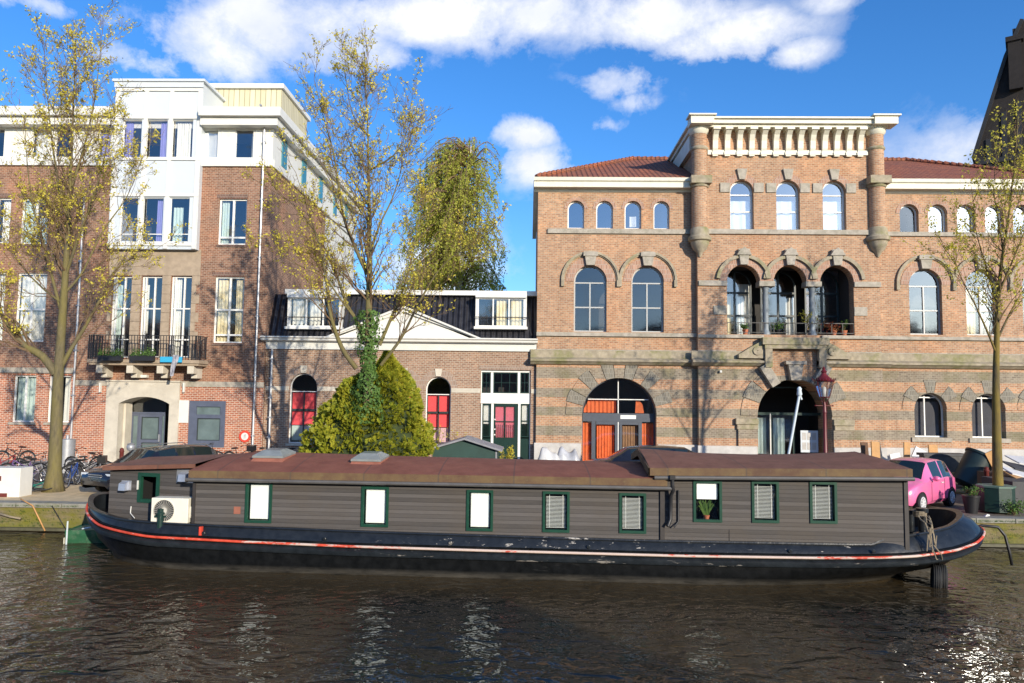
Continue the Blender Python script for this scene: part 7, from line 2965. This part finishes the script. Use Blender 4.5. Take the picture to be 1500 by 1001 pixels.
def cars():
    # pink hatchback: front wheel and rear wheel fixed by the photograph
    rw = Vector((13.55, 24.35, STREET)); fwh = Vector((11.85, 22.85, STREET))
    d = (fwh - rw); d.z = 0
    rw -= Vector((-d.y, d.x, 0)).normalized() * .74
    ang = math.atan2(d.y, d.x)
    prof = [(-.60, .42, .72, .80, .62, .50), (-.52, .26, .86, .98, .76, .60), (-.38, .22, .92, 1.22, .80, .58), (-.12, .20, .95, 1.42, .82, .57), (.25, .19, .955, 1.485, .825, .575), (.55, .19, .95, 1.495, .825, .58), (.62, .19, .95, 1.495, .825, .58), (1.28, .19, .93, 1.46, .82, .57), (1.36, .19, .93, 1.44, .82, .57),
            (1.62, .19, .92, 1.26, .82, .60), (1.95, .19, .90, .99, .815, .66), (2.05, .19, .89, .93, .81, .68), (2.4, .2, .84, .88, .80, .66), (2.72, .22, .76, .80, .74, .58), (2.9, .26, .64, .68, .62, .45), (2.96, .32, .52, .56, .5, .36)]
    # this side faces the camera: the car's left flank, on +y of its own frame
    c = car('pink_car', 'pink small hatchback parked nose to the canal behind the stern', rw, ang, prof, 1.64, M['pink'], (0.0, 2.3), .29,
            [(-.12, .55, 'side'), (.62, 1.28, 'side'), (1.36, 1.95, 'screen'), (-.52, -.12, 'screen')])
    for s in (-1, 1):
        mb = MB()
        mb.lathe([(.0, -.1), (.07, -.09), (.11, -.02), (.11, .05), (.06, .09), (0, .1)], 12)
        mb.v = [(1.5 + x * .7, s * (.93 + y * .9), .98 + z * .8) for x, y, z in mb.v]
        mb.box(1.46, 1.54, s * .86 - .06, s * .86 + .06, .93, .97)
        mb.build('mirror', M['pink'], c, smooth=True)
        mb = MB()
        mb.box(.66, .86, s * .832 - .006, s * .832 + .006, .80, .83)
        mb.build('door_handle', M['rimwhite'], c)
        mb = MB()
        mb.box(.585, .592, s * .829 - .004, s * .829 + .004, .3, .93)
        mb.box(1.60, 1.607, s * .829 - .004, s * .829 + .004, .3, .90)
        mb.box(.585, 1.607, s * .829 - .004, s * .829 + .004, .29, .30)
        mb.build('door_gap', M['iron'], c)
        mb = MB()
        mb.lathe([(0, -.03), (.1, -.02), (.1, .02), (0, .04)], 14)
        mb.v = [(2.72 + z + abs(y) * .0, s * .52 + y, .66 + x) for x, y, z in mb.v]
        mb.build('headlight', M['lamp_clear'], c, smooth=True)
    # dark estate car at the left, nose to the canal
    prof = [(-.95, .4, .78, .86, .7, .55), (-.88, .26, .92, 1.02, .84, .64), (-.75, .22, .95, 1.25, .87, .62), (-.45, .2, .97, 1.40, .88, .60), (.3, .2, .97, 1.455, .89, .61), (.36, .2, .97, 1.455, .89, .61), (1.05, .2, .965, 1.46, .89, .61), (1.11, .2, .965, 1.46, .89, .61),
            (1.75, .2, .95, 1.40, .885, .60), (1.85, .2, .95, 1.37, .885, .60), (2.1, .2, .94, 1.2, .88, .64), (2.5, .2, .92, .98, .87, .70), (2.6, .2, .90, .93, .865, .72), (3.1, .21, .84, .87, .85, .7), (3.4, .22, .78, .80, .80, .62), (3.56, .28, .66, .69, .7, .5), (3.60, .36, .55, .58, .6, .4)]
    fr = G(147, 727)
    tail = Vector((P(262, 660, 26.3).x, 26.3, STREET))
    d = fr - tail
    d.z = 0
    ang2 = math.atan2(d.y, d.x)
    d.normalize()
    loc = Vector((fr.x, fr.y + .0, STREET)) - d * 3.35
    c = car('estate_car', 'black estate car with roof bars parked nose to the canal beside the bicycles', loc, ang2, prof, 1.76, M['carblack'], (0.0, 2.65), .32,
            [(-.45, .3, 'side'), (.36, 1.05, 'side'), (1.11, 1.75, 'side'), (1.85, 2.5, 'screen'), (-.88, -.45, 'screen')])
    for s in (-1, 1):
        mb = MB()
        mb.add([(3.42, s * .72, .62), (3.5, s * .42, .62), (3.46, s * .42, .76), (3.30, s * .76, .76), (3.36, s * .73, .62), (3.44, s * .43, .6)], [(0, 1, 2, 3) if s < 0 else (3, 2, 1, 0)])
        mb.box(3.38, 3.53, s * .58 - .15, s * .58 + .15, .62, .74)
        mb.build('headlight', M['lamp_clear'], c)
        mb = MB()
        mb.tube([(-.4, s * .56, 1.44), (-.2, s * .56, 1.5), (1.5, s * .56, 1.51), (1.7, s * .56, 1.44)], .016, 6)
        mb.build('roof_bar', M['chrome'], c)
        mb = MB()
        mb.cbox((1.95, s * .98, .98), .12, .18, .13)
        mb.build('mirror', M['carblack'], c)
    mb = MB()
    for z in (.5, .56, .62, .68): mb.box(3.56, 3.60, -.3, .3, z, z + .025)
    mb.build('grille', M['chrome'], c)
    # dark car in front of the orange curtained door
    loc = Vector((P(952, 660, 29.5).x + .9, 29.5, STREET))
    c = car('black_car', 'black car before the orange curtained door, mostly hidden by the boat roof', loc, PI - .0, prof, 1.76, M['carblack'], (0.0, 2.65), .32,
            [(-.45, .3, 'side'), (.36, 1.05, 'side'), (1.11, 1.75, 'side'), (1.85, 2.5, 'screen'), (-.88, -.45, 'screen')])


# ================================================================= street things
def street_lamp():
    Y = 23.2
    b = P(1209, 668, Y)
    root = empty('street_lamp', (b.x, Y, STREET), 'wine red cast iron street lamp with a crowned glass lantern before the portal', 'street lamp')
    z = lambda py: P(1209, py, Y).z - STREET
    mb = MB()
    zl = z(589)
    mb.lathe([(.17, 0), (.17, .3), (.13, .36), (.14, .8), (.1, .9), (.075, 1.0), (.07, 1.6), (.09, 1.64), (.065, 1.7), (.055, zl - .35), (.075, zl - .33), (.06, zl - .28), (.05, zl - .1), (.03, zl)], 16)
    mb.build('post', M['lampred'], root, smooth=True, angle=40)
    mb = MB()
    mb.tube([(-.28, 0, z(594.5)), (.26, 0, z(594.5))], .014, 6)
    for s in (-.28, .26): mb.lathe([(0, -.03), (.03, 0), (0, .03)], 8, (s, 0, z(594.5)))
    mb.build('ladder_bar', M['lampred'], root)
    z0, z1, z2 = z(582), z(558.5), z(549)
    r0, r1 = .155, .30
    n = 6
    mb = MB()
    for i in range(n):
        a = 2 * PI * i / n + .5
        mb.tube([(r0 * math.cos(a), r0 * math.sin(a), z0), (r1 * math.cos(a), r1 * math.sin(a), z1)], .011, 4)
        a2 = 2 * PI * (i + 1) / n + .5
        mb.tube([(r0 * math.cos(a), r0 * math.sin(a), z0), (r0 * math.cos(a2), r0 * math.sin(a2), z0)], .014, 4)
        mb.tube([(r1 * math.cos(a), r1 * math.sin(a), z1), (r1 * math.cos(a2), r1 * math.sin(a2), z1)], .02, 4)
        # crown points
        for k in range(4):
            t = a + (a2 - a) * k / 4
            q = (math.cos(t), math.sin(t))
            rr = r1 * 1.02
            mb.add([(rr * q[0] - .03 * q[1], rr * q[1] + .03 * q[0], z1), (rr * q[0] + .03 * q[1], rr * q[1] - .03 * q[0], z1), (rr * 1.2 * q[0], rr * 1.2 * q[1], z1 + .11 + .03 * (k == 0)), (rr * .97 * q[0], rr * .97 * q[1], z1 + .01)], [(0, 1, 2), (0, 2, 3), (1, 3, 2)])
    for s in range(3):
        a = 2 * PI * s / 3
        mb.tube([(0, 0, zl - .2), (.1 * math.cos(a), .1 * math.sin(a), zl + .02), (r0 * math.cos(a), r0 * math.sin(a), z0)], .012, 4)
    mb.build('lantern_frame', M['lampred'], root)
    mb = MB()
    mb.lathe([(r1 * .98, z1), (.2, z1 + .1), (.09, z1 + .2), (.07, z1 + .26), (.1, z1 + .29), (.04, z1 + .36), (.05, z1 + .4), (0, z1 + .46)], 12)
    mb.build('lantern_roof', M['lampred'], root, smooth=True, angle=40)
    mb = MB()
    mb.lathe([(r0 * .93, z0), (r1 * .93, z1)], 6, a0=.5, a1=.5 + 2 * PI)
    mb.build('lantern_glass', M['lampglass'], root)
    MB().lathe([(.05, z0), (.08, z0 + .15), (.06, z0 + .3), (0, z0 + .34)], 10).build('bulb', M['white'], root, smooth=True)


M['lampred'] = mat('wine_red_iron', (.12, .012, .015), .4, .2, 6)
M['lampglass'] = glassmat('lantern_glass', .12, (.85, .86, .88))
M['amst'] = mat('red_brown_bollard', (.13, .025, .02), .5, .2)


def bollard(px, py, Y, label, h=.95):
    mb = MB()
    mb.lathe([(.11, 0), (.11, .12), (.085, .16), (.075, h - .16), (.09, h - .14), (.09, h - .1), (.07, h - .08), (.075, h - .02), (.02, h + .02)], 12)
    o = mb.build('bollard', M['amst'], None, smooth=True, angle=40)
    o.location = (P(px, py, Y).x, Y, STREET)
    tag(o, label, 'bollard', 'red brown street bollards')


def street_things():
    bollard(178, 670, 28.5, 'red brown bollard in front of the stone portal beside the estate car', 1.15)
    bollard(1275, 660, 27.0, 'red brown bollard with a cap among the planks behind the houseboat stern roof', 1.35)
    bollard(1445, 690, 25.6, 'dark bollard close to the trunk of the tree in the tub', 1.15)
    # steel cylinder bin between bikes
    mb = MB()
    c = P(98, 660, 30.2)
    mb.lathe([(.30, 0), (.30, 1.35), (.27, 1.36), (.06, 1.38), (.06, 1.52)], 20)
    o = mb.build('waste_cylinder', M['galv'], None, smooth=True, angle=40)
    o.location = (c.x, 30.2, STREET)
    tag(o, 'grey steel cylinder standing against the brick behind the bicycles', 'bin')
    # white utility box at the left edge
    a = G(0, 722)
    root = empty('utility_box', (P(-10, 700, 23.3).x, 23.3, STREET), 'white utility box with a small dark hatch at the edge of the quay', 'utility box')
    x0, x1 = P(-40, 700, 23.1).x - root.location.x, P(31, 700, 23.1).x - root.location.x
    zt = P(10, 685.5, 23.1).z - STREET
    MB().box(x0, x1, -.25, .35, -.0, zt).build('cabinet', M['white'], root, bevel=.01)
    MB().box(x1 - .72, x1 - .6, -.262, -.252, zt * .55, zt * .72).box(x1 - .75, x1 - .38, -.27, -.252, .0, .12).build('hatch', M['amst'], root)
    # steel chimney pot beside the bollard
    mb = MB()
    mb.lathe([(.06, 0), (.06, 1.1), (.12, 1.12), (.15, 1.2), (.15, 1.28), (.12, 1.32), (.14, 1.36), (.02, 1.4)], 14)
    o = mb.build('parking_post', M['galv'], None, smooth=True, angle=40)
    o.location = (P(191, 670, 28.0).x, 28.0, STREET)
    tag(o, 'short grey steel post with a wide head beside the estate car windscreen', 'post')
    # green shed with a pitched roof
    Y = 26.5
    c = RC(633.5, 645, 727.5, 676, Y)
    root = empty('green_shed', ((c[0] + c[1]) / 2, Y, STREET), 'small dark green shed with a low grey pitched roof beside the golden bush', 'shed')
    cx = (c[0] + c[1]) / 2
    w = (c[1] - c[0]) / 2
    ze = P(680, 656, Y).z - STREET
    zt = P(680, 642.5, Y).z - STREET
    mb = MB()
    mb.prism([(-w, 0), (w, 0), (w, ze - .04), (0, zt - .05), (-w, ze - .02)], 0, 1.5)
    mb.build('wall', M['shedgreen'], root)
    mb = MB()
    for s in (-1, 1):
        pts = [(0, zt - .04), (s * (w + .2), ze - .12), (s * (w + .2), ze - .06), (0, zt + .03)]
        mb.prism(pts if s < 0 else pts[::-1], -.18, 1.6)
    mb.build('roof', M['zincroof'], root)
    MB().box(w - .04, w + .01, -.02, -.003, 0, ze - .1).build('corner_trim', M['galv'], root)
    # covered scooters by the wall
    for i, (l, r, col, lab) in enumerate(((788, 822, 'tarp', 'scooter under a silver grey tarpaulin against the wall left of the orange door'), (815, 850, 'tarp2', 'second covered scooter, darker on its right side, closest to the orange door'))):
        Yq = 32.4 + i * .2
        c = RC(l, 655 + (1 - i), r, 700, Yq)
        cx = (c[0] + c[1]) / 2
        w = (c[1] - c[0]) / 2
        n, m = 16, 9
        vs, fs = [], []
        rng = random.Random(i)
        for a in range(n + 1):
            t = a / n
            x = -w + 2 * w * t
            hz = (c[3] - STREET) * min(1, (math.sin(PI * (.12 + .8 * t)) * 1.35)) * (.85 + .15 * math.sin(t * 7 + i))
            hz = min(hz, c[3] - STREET - .1)
            for b in range(m + 1):
                u = b / m
                y = -.42 + .84 * u
                z = .12 + (hz - .0) * (1 - abs(2 * u - 1) ** 4) + .03 * mnoise.noise(Vector((x * 4, y * 4, i)))
                vs.append((x, y, max(.1, z)))
        for a in range(n):
            for b in range(m):
                fs.append((a * (m + 1) + b, (a + 1) * (m + 1) + b, (a + 1) * (m + 1) + b + 1, a * (m + 1) + b + 1))
        mb = MB().add(vs, fs)
        o = mb.build('covered_scooter', M[col], None, smooth=True)
        o.location = (cx, Yq, STREET)
        tag(o, lab, 'scooter')
    # tub of the right tree, pots
    Y = 23.1
    c = RC(1425, 716, 1477, 745, Y)
    cx = P(1459, 730, Y).x
    root = empty('tree_tub', (cx, Y, STREET), 'dark green octagonal wooden tub at the foot of the right hand tree', 'planter')
    z1 = P(1459, 714.5, Y - .3).z - STREET
    mb = MB()
    pts = [(.50 * math.cos(PI / 4 * k + PI / 8), .50 * math.sin(PI / 4 * k + PI / 8)) for k in range(8)]
    mb.zprism(pts, .06, z1)
    mb.build('tub', M['tubgreen'], root)
    mb = MB()
    mb.lathe([(.47, z1 - .01), (.53, z1 - .01), (.53, z1 + .04), (.47, z1 + .04)], 8, a0=PI / 8, a1=PI / 8 + 2 * PI)
    mb.build('rim', M['tubgreen2'], root)
    MB().lathe([(.0, z1 + .012), (.47, z1 + .01)], 16).build('soil', M['soil'], root)
    c = P(1422, 722, 22.9)
    root = shrub('potted_plant', 'small leafy plant in a dark pot left of the tree tub', (c.x, 22.9, STREET + .5), .3, .32, 2, 'grass_pot', 240, cat='plant')
    MB().lathe([(.16, -.5), (.24, 0), (.26, 0), (.26, .03)], 14).build('pot', M['iron'], root, smooth=True, angle=40)
    shrub('weeds', 'low dark green weeds right of the tree tub on the quay edge', (P(1484, 730, 22.6).x, 22.6, STREET), .45, .42, 5, 'ivy', 500, cat='weeds')
    mb = MB()
    mb.add([(0, 0, 0), (.16, .03, .02), (.2, .1, .05), (.02, .12, .01), (.1, .06, .07)], [(0, 1, 4), (1, 2, 4), (2, 3, 4), (3, 0, 4), (0, 3, 2, 1)])
    o = mb.build('paper_scrap', M['white'])
    o.location = (P(1441, 744, 22.2).x, 22.15, STREET + .01)
    tag(o, 'crumpled white paper lying on the kerb before the tree tub', 'litter')
    # dark low wooden box / bench at far right behind the tree
    c = RC(1478, 706, 1560, 745, 23.8)
    o = MB().box(c[0], c[1], 23.6, 25.2, STREET, P(1490, 706, 23.6).z).build('dark_box', M['darkgrey'])
    tag(o, 'dark grey low container at the right edge behind the weeds', 'container')
    # junk pile
    junk()
    # shrubs before the low house
    Yq = 32.6
    shrub('rose_bush', 'thin leggy shrub in front of the third red blind window', (P(640, 672, Yq).x, Yq, STREET + .1), .5, 2.4, 31, 'leaf_g', 200, size=.04)
    shrub('rose_bush', 'thin leaning shrub beside the green front door', (P(672, 672, Yq).x, Yq, STREET + .1), .8, 1.7, 33, 'leaf_g', 160, size=.04)
    shrub('box_bush', 'small round green bush below the green front door', (P(743, 672, 31).x, 31, STREET), .45, 1.3, 35, 'leaf_g', 700, size=.04)
    # flower boxes, blue cloth on the balcony
    yb = YL - 1.06
    for (l, r, lab, leaf) in ((147, 181, 'dark flower box with trailing green plants on the balcony rail, left of the two', 'ivy'), (194, 228, 'dark flower box with upright green plants in the middle of the balcony', 'grass_pot')):
        c = RC(l, 522, r, 529, yb)
        root = empty('flower_box', ((c[0] + c[1]) / 2, yb - .12, c[2]), lab, 'flower box', 'flower boxes on the balcony')
        w = (c[1] - c[0]) / 2
        MB().box(-w, w, -.12, .1, 0, .24).build('box', M['iron'], root)
        rng = random.Random(l)
        lm = MB()
        for i in range(700):
            leafcluster(lm, Vector((rng.uniform(-w, w), rng.uniform(-.16, .12), .22 + abs(rng.gauss(0, .16)))), rng, .035, 1, .02)
        o = lm.build('foliage', M['grass_pot'], root)
        o['kind'] = 'stuff'
    c = RC(236, 523, 268, 531, yb)
    mb = MB()
    mb.box(c[0], c[1], yb - .1, yb - .06, c[2], c[3])
    o = mb.build('blue_banner', M['cyan'])
    tag(o, 'bright blue cloth strip tied along the balcony rail', 'cloth')
    c = P(253, 535, yb - .15)
    mb = MB()
    n = 8
    vs = []
    for i in range(n + 1):
        t = i / n
        for j in range(4):
            vs.append((c.x + .14 - .3 * t * .6 + (j - 1.5) * .1 * (1 - .5 * t), yb - .16 + .03 * math.sin(j * 2 + i), c.z + .45 - t * .95))
    mb.add(vs, [(i * 4 + j, i * 4 + j + 1, i * 4 + 5 + j, i * 4 + 4 + j) for i in range(n) for j in range(3)])
    o = mb.build('grey_flag', M['flaggrey'])
    tag(o, 'drooping grey and white flag hanging over the balcony edge', 'flag')
    # loggia plants
    YT = YR - .35
    for (px, py, w, h, leaf, lab, pot) in ((1187, 487, .5, .95, 'leaf_g', 'tall yellow green potted plant at the right column of the loggia', 'iron'), (1140, 489, .5, .35, 'ivy', 'low green plant behind the middle loggia railing', 'iron'), (1222, 489, .7, .35, 'redleaf', 'red flowering plants behind the right loggia railing', 'terracotta'), (1237, 488, .3, .6, 'ivy', 'green potted plant at the right end of the loggia', 'terracotta'), (1092, 488, .22, .3, 'ivy', 'small green plant in a terracotta pot behind the left loggia railing', 'terracotta')):
        p = P(px, py, YT + .35)
        zlb = P(1150, 490.5, YT).z
        root = shrub('potted_plant', lab, (p.x, YT + .38, zlb + .2), w, h, int(px), leaf, 260, cat='plant', size=.045, group='potted plants on the loggia')
        MB().lathe([(.09, -.19), (.14, .02), (.15, .02), (.15, .05)], 12).build('pot', M[pot], root, smooth=True, angle=40)


def junk():
    rng = random.Random(6)
    Y = 30.5
    def plank(l, t, r, b, Yq, lab, m='wood', tilt=.0, th=.08, rz=0.0, name='plank'):
        c = RC(l, t, r, b, Yq)
        w, h = c[1] - c[0], c[3] - c[2]
        mb = MB()
        mb.T = Matrix.Translation(((c[0] + c[1]) / 2, Yq, max(c[2], STREET + .0))) @ Matrix.Rotation(tilt, 4, 'Y') @ Matrix.Rotation(-.14, 4, 'X') @ Matrix.Rotation(rz, 4, 'Z')
        mb.box(-w / 2, w / 2, 0, th, 0, h)
        o = mb.build(name, M[m])
        tag(o, lab, 'plank', 'planks and boards dumped by the wall')
    plank(1278, 647, 1290, 700, 30.2, 'brown board standing right behind the capped bollard', 'wood', .05)
    plank(1290, 647, 1298, 700, 30.6, 'pale narrow board leaning right of the brown one', 'woodpale', -.10)
    plank(1265, 648, 1275, 700, 30.8, 'dark brown board leaning left of the capped bollard', 'wooddark', .0)
    plank(1324, 648, 1333, 690, 31.6, 'ochre board leaning below the left ground floor window', 'wood', .1)
    plank(1362, 652, 1375, 680, 31.9, 'ochre square board standing on the black bench', 'wood', .03)
    plank(1334, 658, 1360, 675, 31.95, 'white cardboard sheet propped behind the bench', 'woodwhite', .5)
    plank(1310, 664, 1325, 690, 31.4, 'low white board on the ground by the wall', 'woodwhite', -.2)
    # black slatted bench-planter
    c = RC(1348, 664, 1413, 688, 31.0)
    root = empty('slatted_bench', ((c[0] + c[1]) / 2, 31, STREET), 'long black slatted planter bench standing against the banded wall', 'bench')
    w = (c[1] - c[0]) / 2
    h = c[3] - STREET
    mb = MB()
    mb.box(-w, w, -.3, .3, h - .1, h)
    mb.box(-w * .93, w * .93, -.26, .26, .1, .14)
    mb.build('top', M['darkgrey'], root)
    mb = MB()
    for i in range(34):
        x = -w * .93 + 1.86 * w * i / 33
        mb.box(x - .02, x + .02, -.27, -.24, .12, h - .1)
    mb.box(-w * .93, w * .93, -.235, .2, .14, h - .102)
    mb.build('slats', M['darkgrey2'], root)
    o = MB().box(c[0] + .7, c[1] - .1, 30.4, 30.6, STREET + .42, STREET + .5).build('long_plank', M['wood'])
    tag(o, 'long pale plank lying in front of the black slatted bench', 'plank', 'planks and boards dumped by the wall')
    for i, x in enumerate((c[0] + .9, c[1] - .5)):
        o = MB().box(x, x + .1, 30.35, 30.65, STREET, STREET + .418).build('trestle', M['wooddark'])
        tag(o, 'dark trestle foot under the %s end of the long plank' % ('left', 'right')[i], 'trestle')
    mb = MB()
    p = P(1380, 693, 29.6)
    mb.tube([(0, -.45, .19), (0, .1, .19)], .19, 12)
    o = mb.build('sawn_log', M['wood'], None, smooth=True, angle=40)
    o.location = (p.x, 29.6, STREET)
    tag(o, 'short pale sawn log lying on the street under the plank', 'log')
    # dark tipped cart / bin with an ochre board
    c = RC(1412, 655, 1441, 688, 29.5)
    root = empty('tipped_bin', ((c[0] + c[1]) / 2, 29.5, STREET + .75), 'dark green waste bin tipped on its side with an ochre board against it', 'bin')
    mb = MB()
    R = Matrix.Rotation(.55, 4, 'Y')
    mb.T = R
    mb.lathe([(.42, -.75), (.5, -.7), (.56, .5), (.6, .52), (.6, .6), (.4, .66), (.1, .7)], 18)
    mb.build('drum', M['bindark'], root, smooth=True, angle=40)
    o = MB()
    o.T = Matrix.Translation((.55, -.55, .02)) @ Matrix.Rotation(-.45, 4, 'Y')
    o.box(-.16, .16, -.05, .0, -.75, .75)
    q = o.build('ochre_board', M['wood'], None)
    q.location = root.location
    tag(q, 'ochre framed board leaning against the tipped bin', 'board', 'planks and boards dumped by the wall')
    # firewood heap
    p0 = P(1428, 700, 27.6)
    for i in range(9):
        mb = MB()
        ln = rng.uniform(.3, .55)
        mb.tube([(-ln / 2, 0, 0), (ln / 2, 0, 0)], rng.uniform(.05, .08), 7)
        o = mb.build('firewood', M['wood' if i % 3 else 'woodpale'], None, smooth=True, angle=40)
        o.location = (p0.x + rng.uniform(-.75, .75), 27.6 + rng.uniform(-.3, .3), STREET + .09 + .1 * (i % 3 == 0))
        o.rotation_euler = (0, rng.uniform(-.15, .15), rng.uniform(-.8, .8))
        tag(o, 'short round of firewood in the heap left of the tree', 'firewood', 'firewood heap')
    # boards lying on the container at the far right
    zt = P(1490, 700, 25.2).z
    specs = ((1474, 1500, 690, 'woodwhite', 'white sheet lying slanted right of the tree trunk', 25.3, .25), (1480, 1530, 698, 'wood', 'ochre board lying below the white sheet right of the tree', 24.9, .22), (1478, 1500, 683, 'darkgrey', 'dark panel lying between the pale sheets right of the tree', 26, .2), (1484, 1520, 675, 'woodwhite', 'white flat panel uppermost in the stack right of the tree', 27.0, .06))
    for (l, r, py, m, lab, Yq, tl) in specs:
        a, b = P(l, py, Yq), P(r + 30, py, Yq)
        mb = MB()
        mb.T = Matrix.Translation((a.x, Yq, a.z)) @ Matrix.Rotation(tl, 4, 'Y') @ Matrix.Rotation(.25, 4, 'X')
        mb.box(0, b.x - a.x, -.35, .5, 0, .04)
        o = mb.build('loose_panel', M[m])
        tag(o, lab, 'panel', 'panels stacked right of the tree')
    o = MB().box(P(1478, 700, 25.8).x, P(1560, 700, 25.8).x, 25.3, 27.6, STREET, P(1490, 697, 26).z).build('pallet_stack', M['wooddark'])
    tag(o, 'dark stack of pallets carrying loose panels right of the tree', 'pallets')


M['wood'] = mat('ochre_wood', (.50, .27, .10), .7, .15, 4)
M['woodpale'] = mat('pale_wood', (.66, .52, .33), .7, .1, 4)
M['woodwhite'] = mat('white_board', (.66, .66, .66), .6, .06)
M['wooddark'] = mat('dark_wood', (.13, .07, .04), .8, .2, 4)
M['darkgrey'] = mat('dark_grey_panel', (.045, .045, .05), .6, .25, 3)
M['darkgrey2'] = mat('grey_slat', (.10, .095, .09), .7, .2, 6)
M['bindark'] = mat('bin_plastic', (.015, .03, .03), .45, .2)
M['galv'] = mat('galvanised', (.38, .39, .41), .45, .15, metal=.4)
M['shedgreen'] = mat('shed_green', (.02, .055, .045), .6, .15, 3)
M['tarp'] = mat('silver_tarp', (.55, .55, .55), .35, .1, 2)
M['tarp2'] = mat('grey_tarp', (.42, .43, .46), .3, .25, 2)
M['tubgreen'] = mat('tub_green', (.012, .04, .03), .5, .2)
M['tubgreen2'] = mat('tub_rim', (.10, .17, .13), .5, .1)
M['soil'] = mat('soil', (.05, .04, .03), .95, .3, 10)
M['cyan'] = mat('bright_blue_cloth', (.03, .36, .60), .7, .05)
M['flaggrey'] = mat('grey_flag_cloth', (.32, .32, .36), .8, .35, 6)
M['redleaf'] = leafmat('red_flowers', (.45, .03, .02), (.12, .12, .03), .3, 3)


# ================================================================= the far bank behind the camera: what the panes and the water mirror
def far_bank():
    mb = MB()
    mb.add([(-160, -160, 1.2), (160, -160, 1.2), (160, -14, 1.2), (-160, -14, 1.2), (-160, -14, -1), (160, -14, -1)], [(0, 1, 2, 3), (3, 2, 5, 4)])
    tag(mb.build('opposite_street', M['plinth']), kind='structure')
    rng = random.Random(2)
    x = -70.0
    i = 0
    while x < 70:
        w = rng.uniform(6, 9)
        h = rng.uniform(10.8, 12.8)
        g = rng.uniform(1.5, 2.6)
        mb = MB()
        mb.prism([(x + .02, 1), (x + w - .02, 1), (x + w - .02, h), (x + w * .7, h + g * .5), (x + w * .65, h + g), (x + w * .35, h + g), (x + w * .3, h + g * .5), (x + .02, h)], -36, -28)
        o = mb.build('canal_house', M['brick_l'])
        tag(o, 'dark gabled canal house on the bank behind the photographer', 'house', 'houses on the opposite bank')
        x += w
        i += 1


# ================================================================= small things that give the quay its clutter
def clutter():
    # bent rods and a branch hanging from the quay into the water at the left
    yq = 21.8
    for pts, r, m, lab in (([(30, 731), (48, 741), (66, 778)], .022, 'wood', 'bent pale rod leaning from the quay edge into the water'),
                           ([(76, 741), (98, 778)], .012, 'iron', 'thin dark line running from the quay ring down to the water'),
                           ([(-10, 750), (14, 757), (30, 760)], .03, 'rope', 'thick yellow rope end hanging on the quay wall at the left edge')):
        mb = MB()
        mb.tube([P(a, b, yq - .05 * i) for i, (a, b) in enumerate(pts)], r, 6)
        tag(mb.build('mooring_line', M[m], None, smooth=True), lab, 'rope')
    # tufts of grass and moss on the quay wall and along the kerb
    rng = random.Random(77)
    mb = MB()
    for i in range(420):
        px = rng.choice((rng.uniform(-20, 118), rng.uniform(1400, 1515)))
        top = rng.random() < .6
        c = P(px, 735 if top else 760, 21.84)
        z = (STREET - .1 if top else rng.uniform(.12, .6))
        for k in range(5):
            d = Vector((rng.uniform(-.04, .04), -.03 - rng.uniform(0, .04), rng.uniform(.01, .09)))
            b = Vector((c.x + rng.uniform(-.05, .05), 21.86, z))
            mb.add([b - Vector((.006, 0, 0)), b + Vector((.006, 0, 0)), b + d], [(0, 1, 2)])
    tag(mb.build('wall_moss', M['grass_pot']), 'tufts of grass and moss growing on the quay wall', 'moss', kind='stuff')

# ================================================================= run
sky()
setting()
right_building()
middle_building()
left_building()
church()
houseboat()
air_conditioner()
boat_extras()
green_boat()
trees()
birch()
thuja()
bikes()
cars()
street_lamp()
street_things()
far_bank()
clutter()
SC.view_settings.view_transform = 'Standard'
SC.view_settings.look = 'None'
SC.view_settings.gamma = 1
SC.view_settings.exposure = 0.16
SC.cycles.use_denoising = True
SC.cycles.max_bounces = 8
SC.cycles.transparent_max_bounces = 12
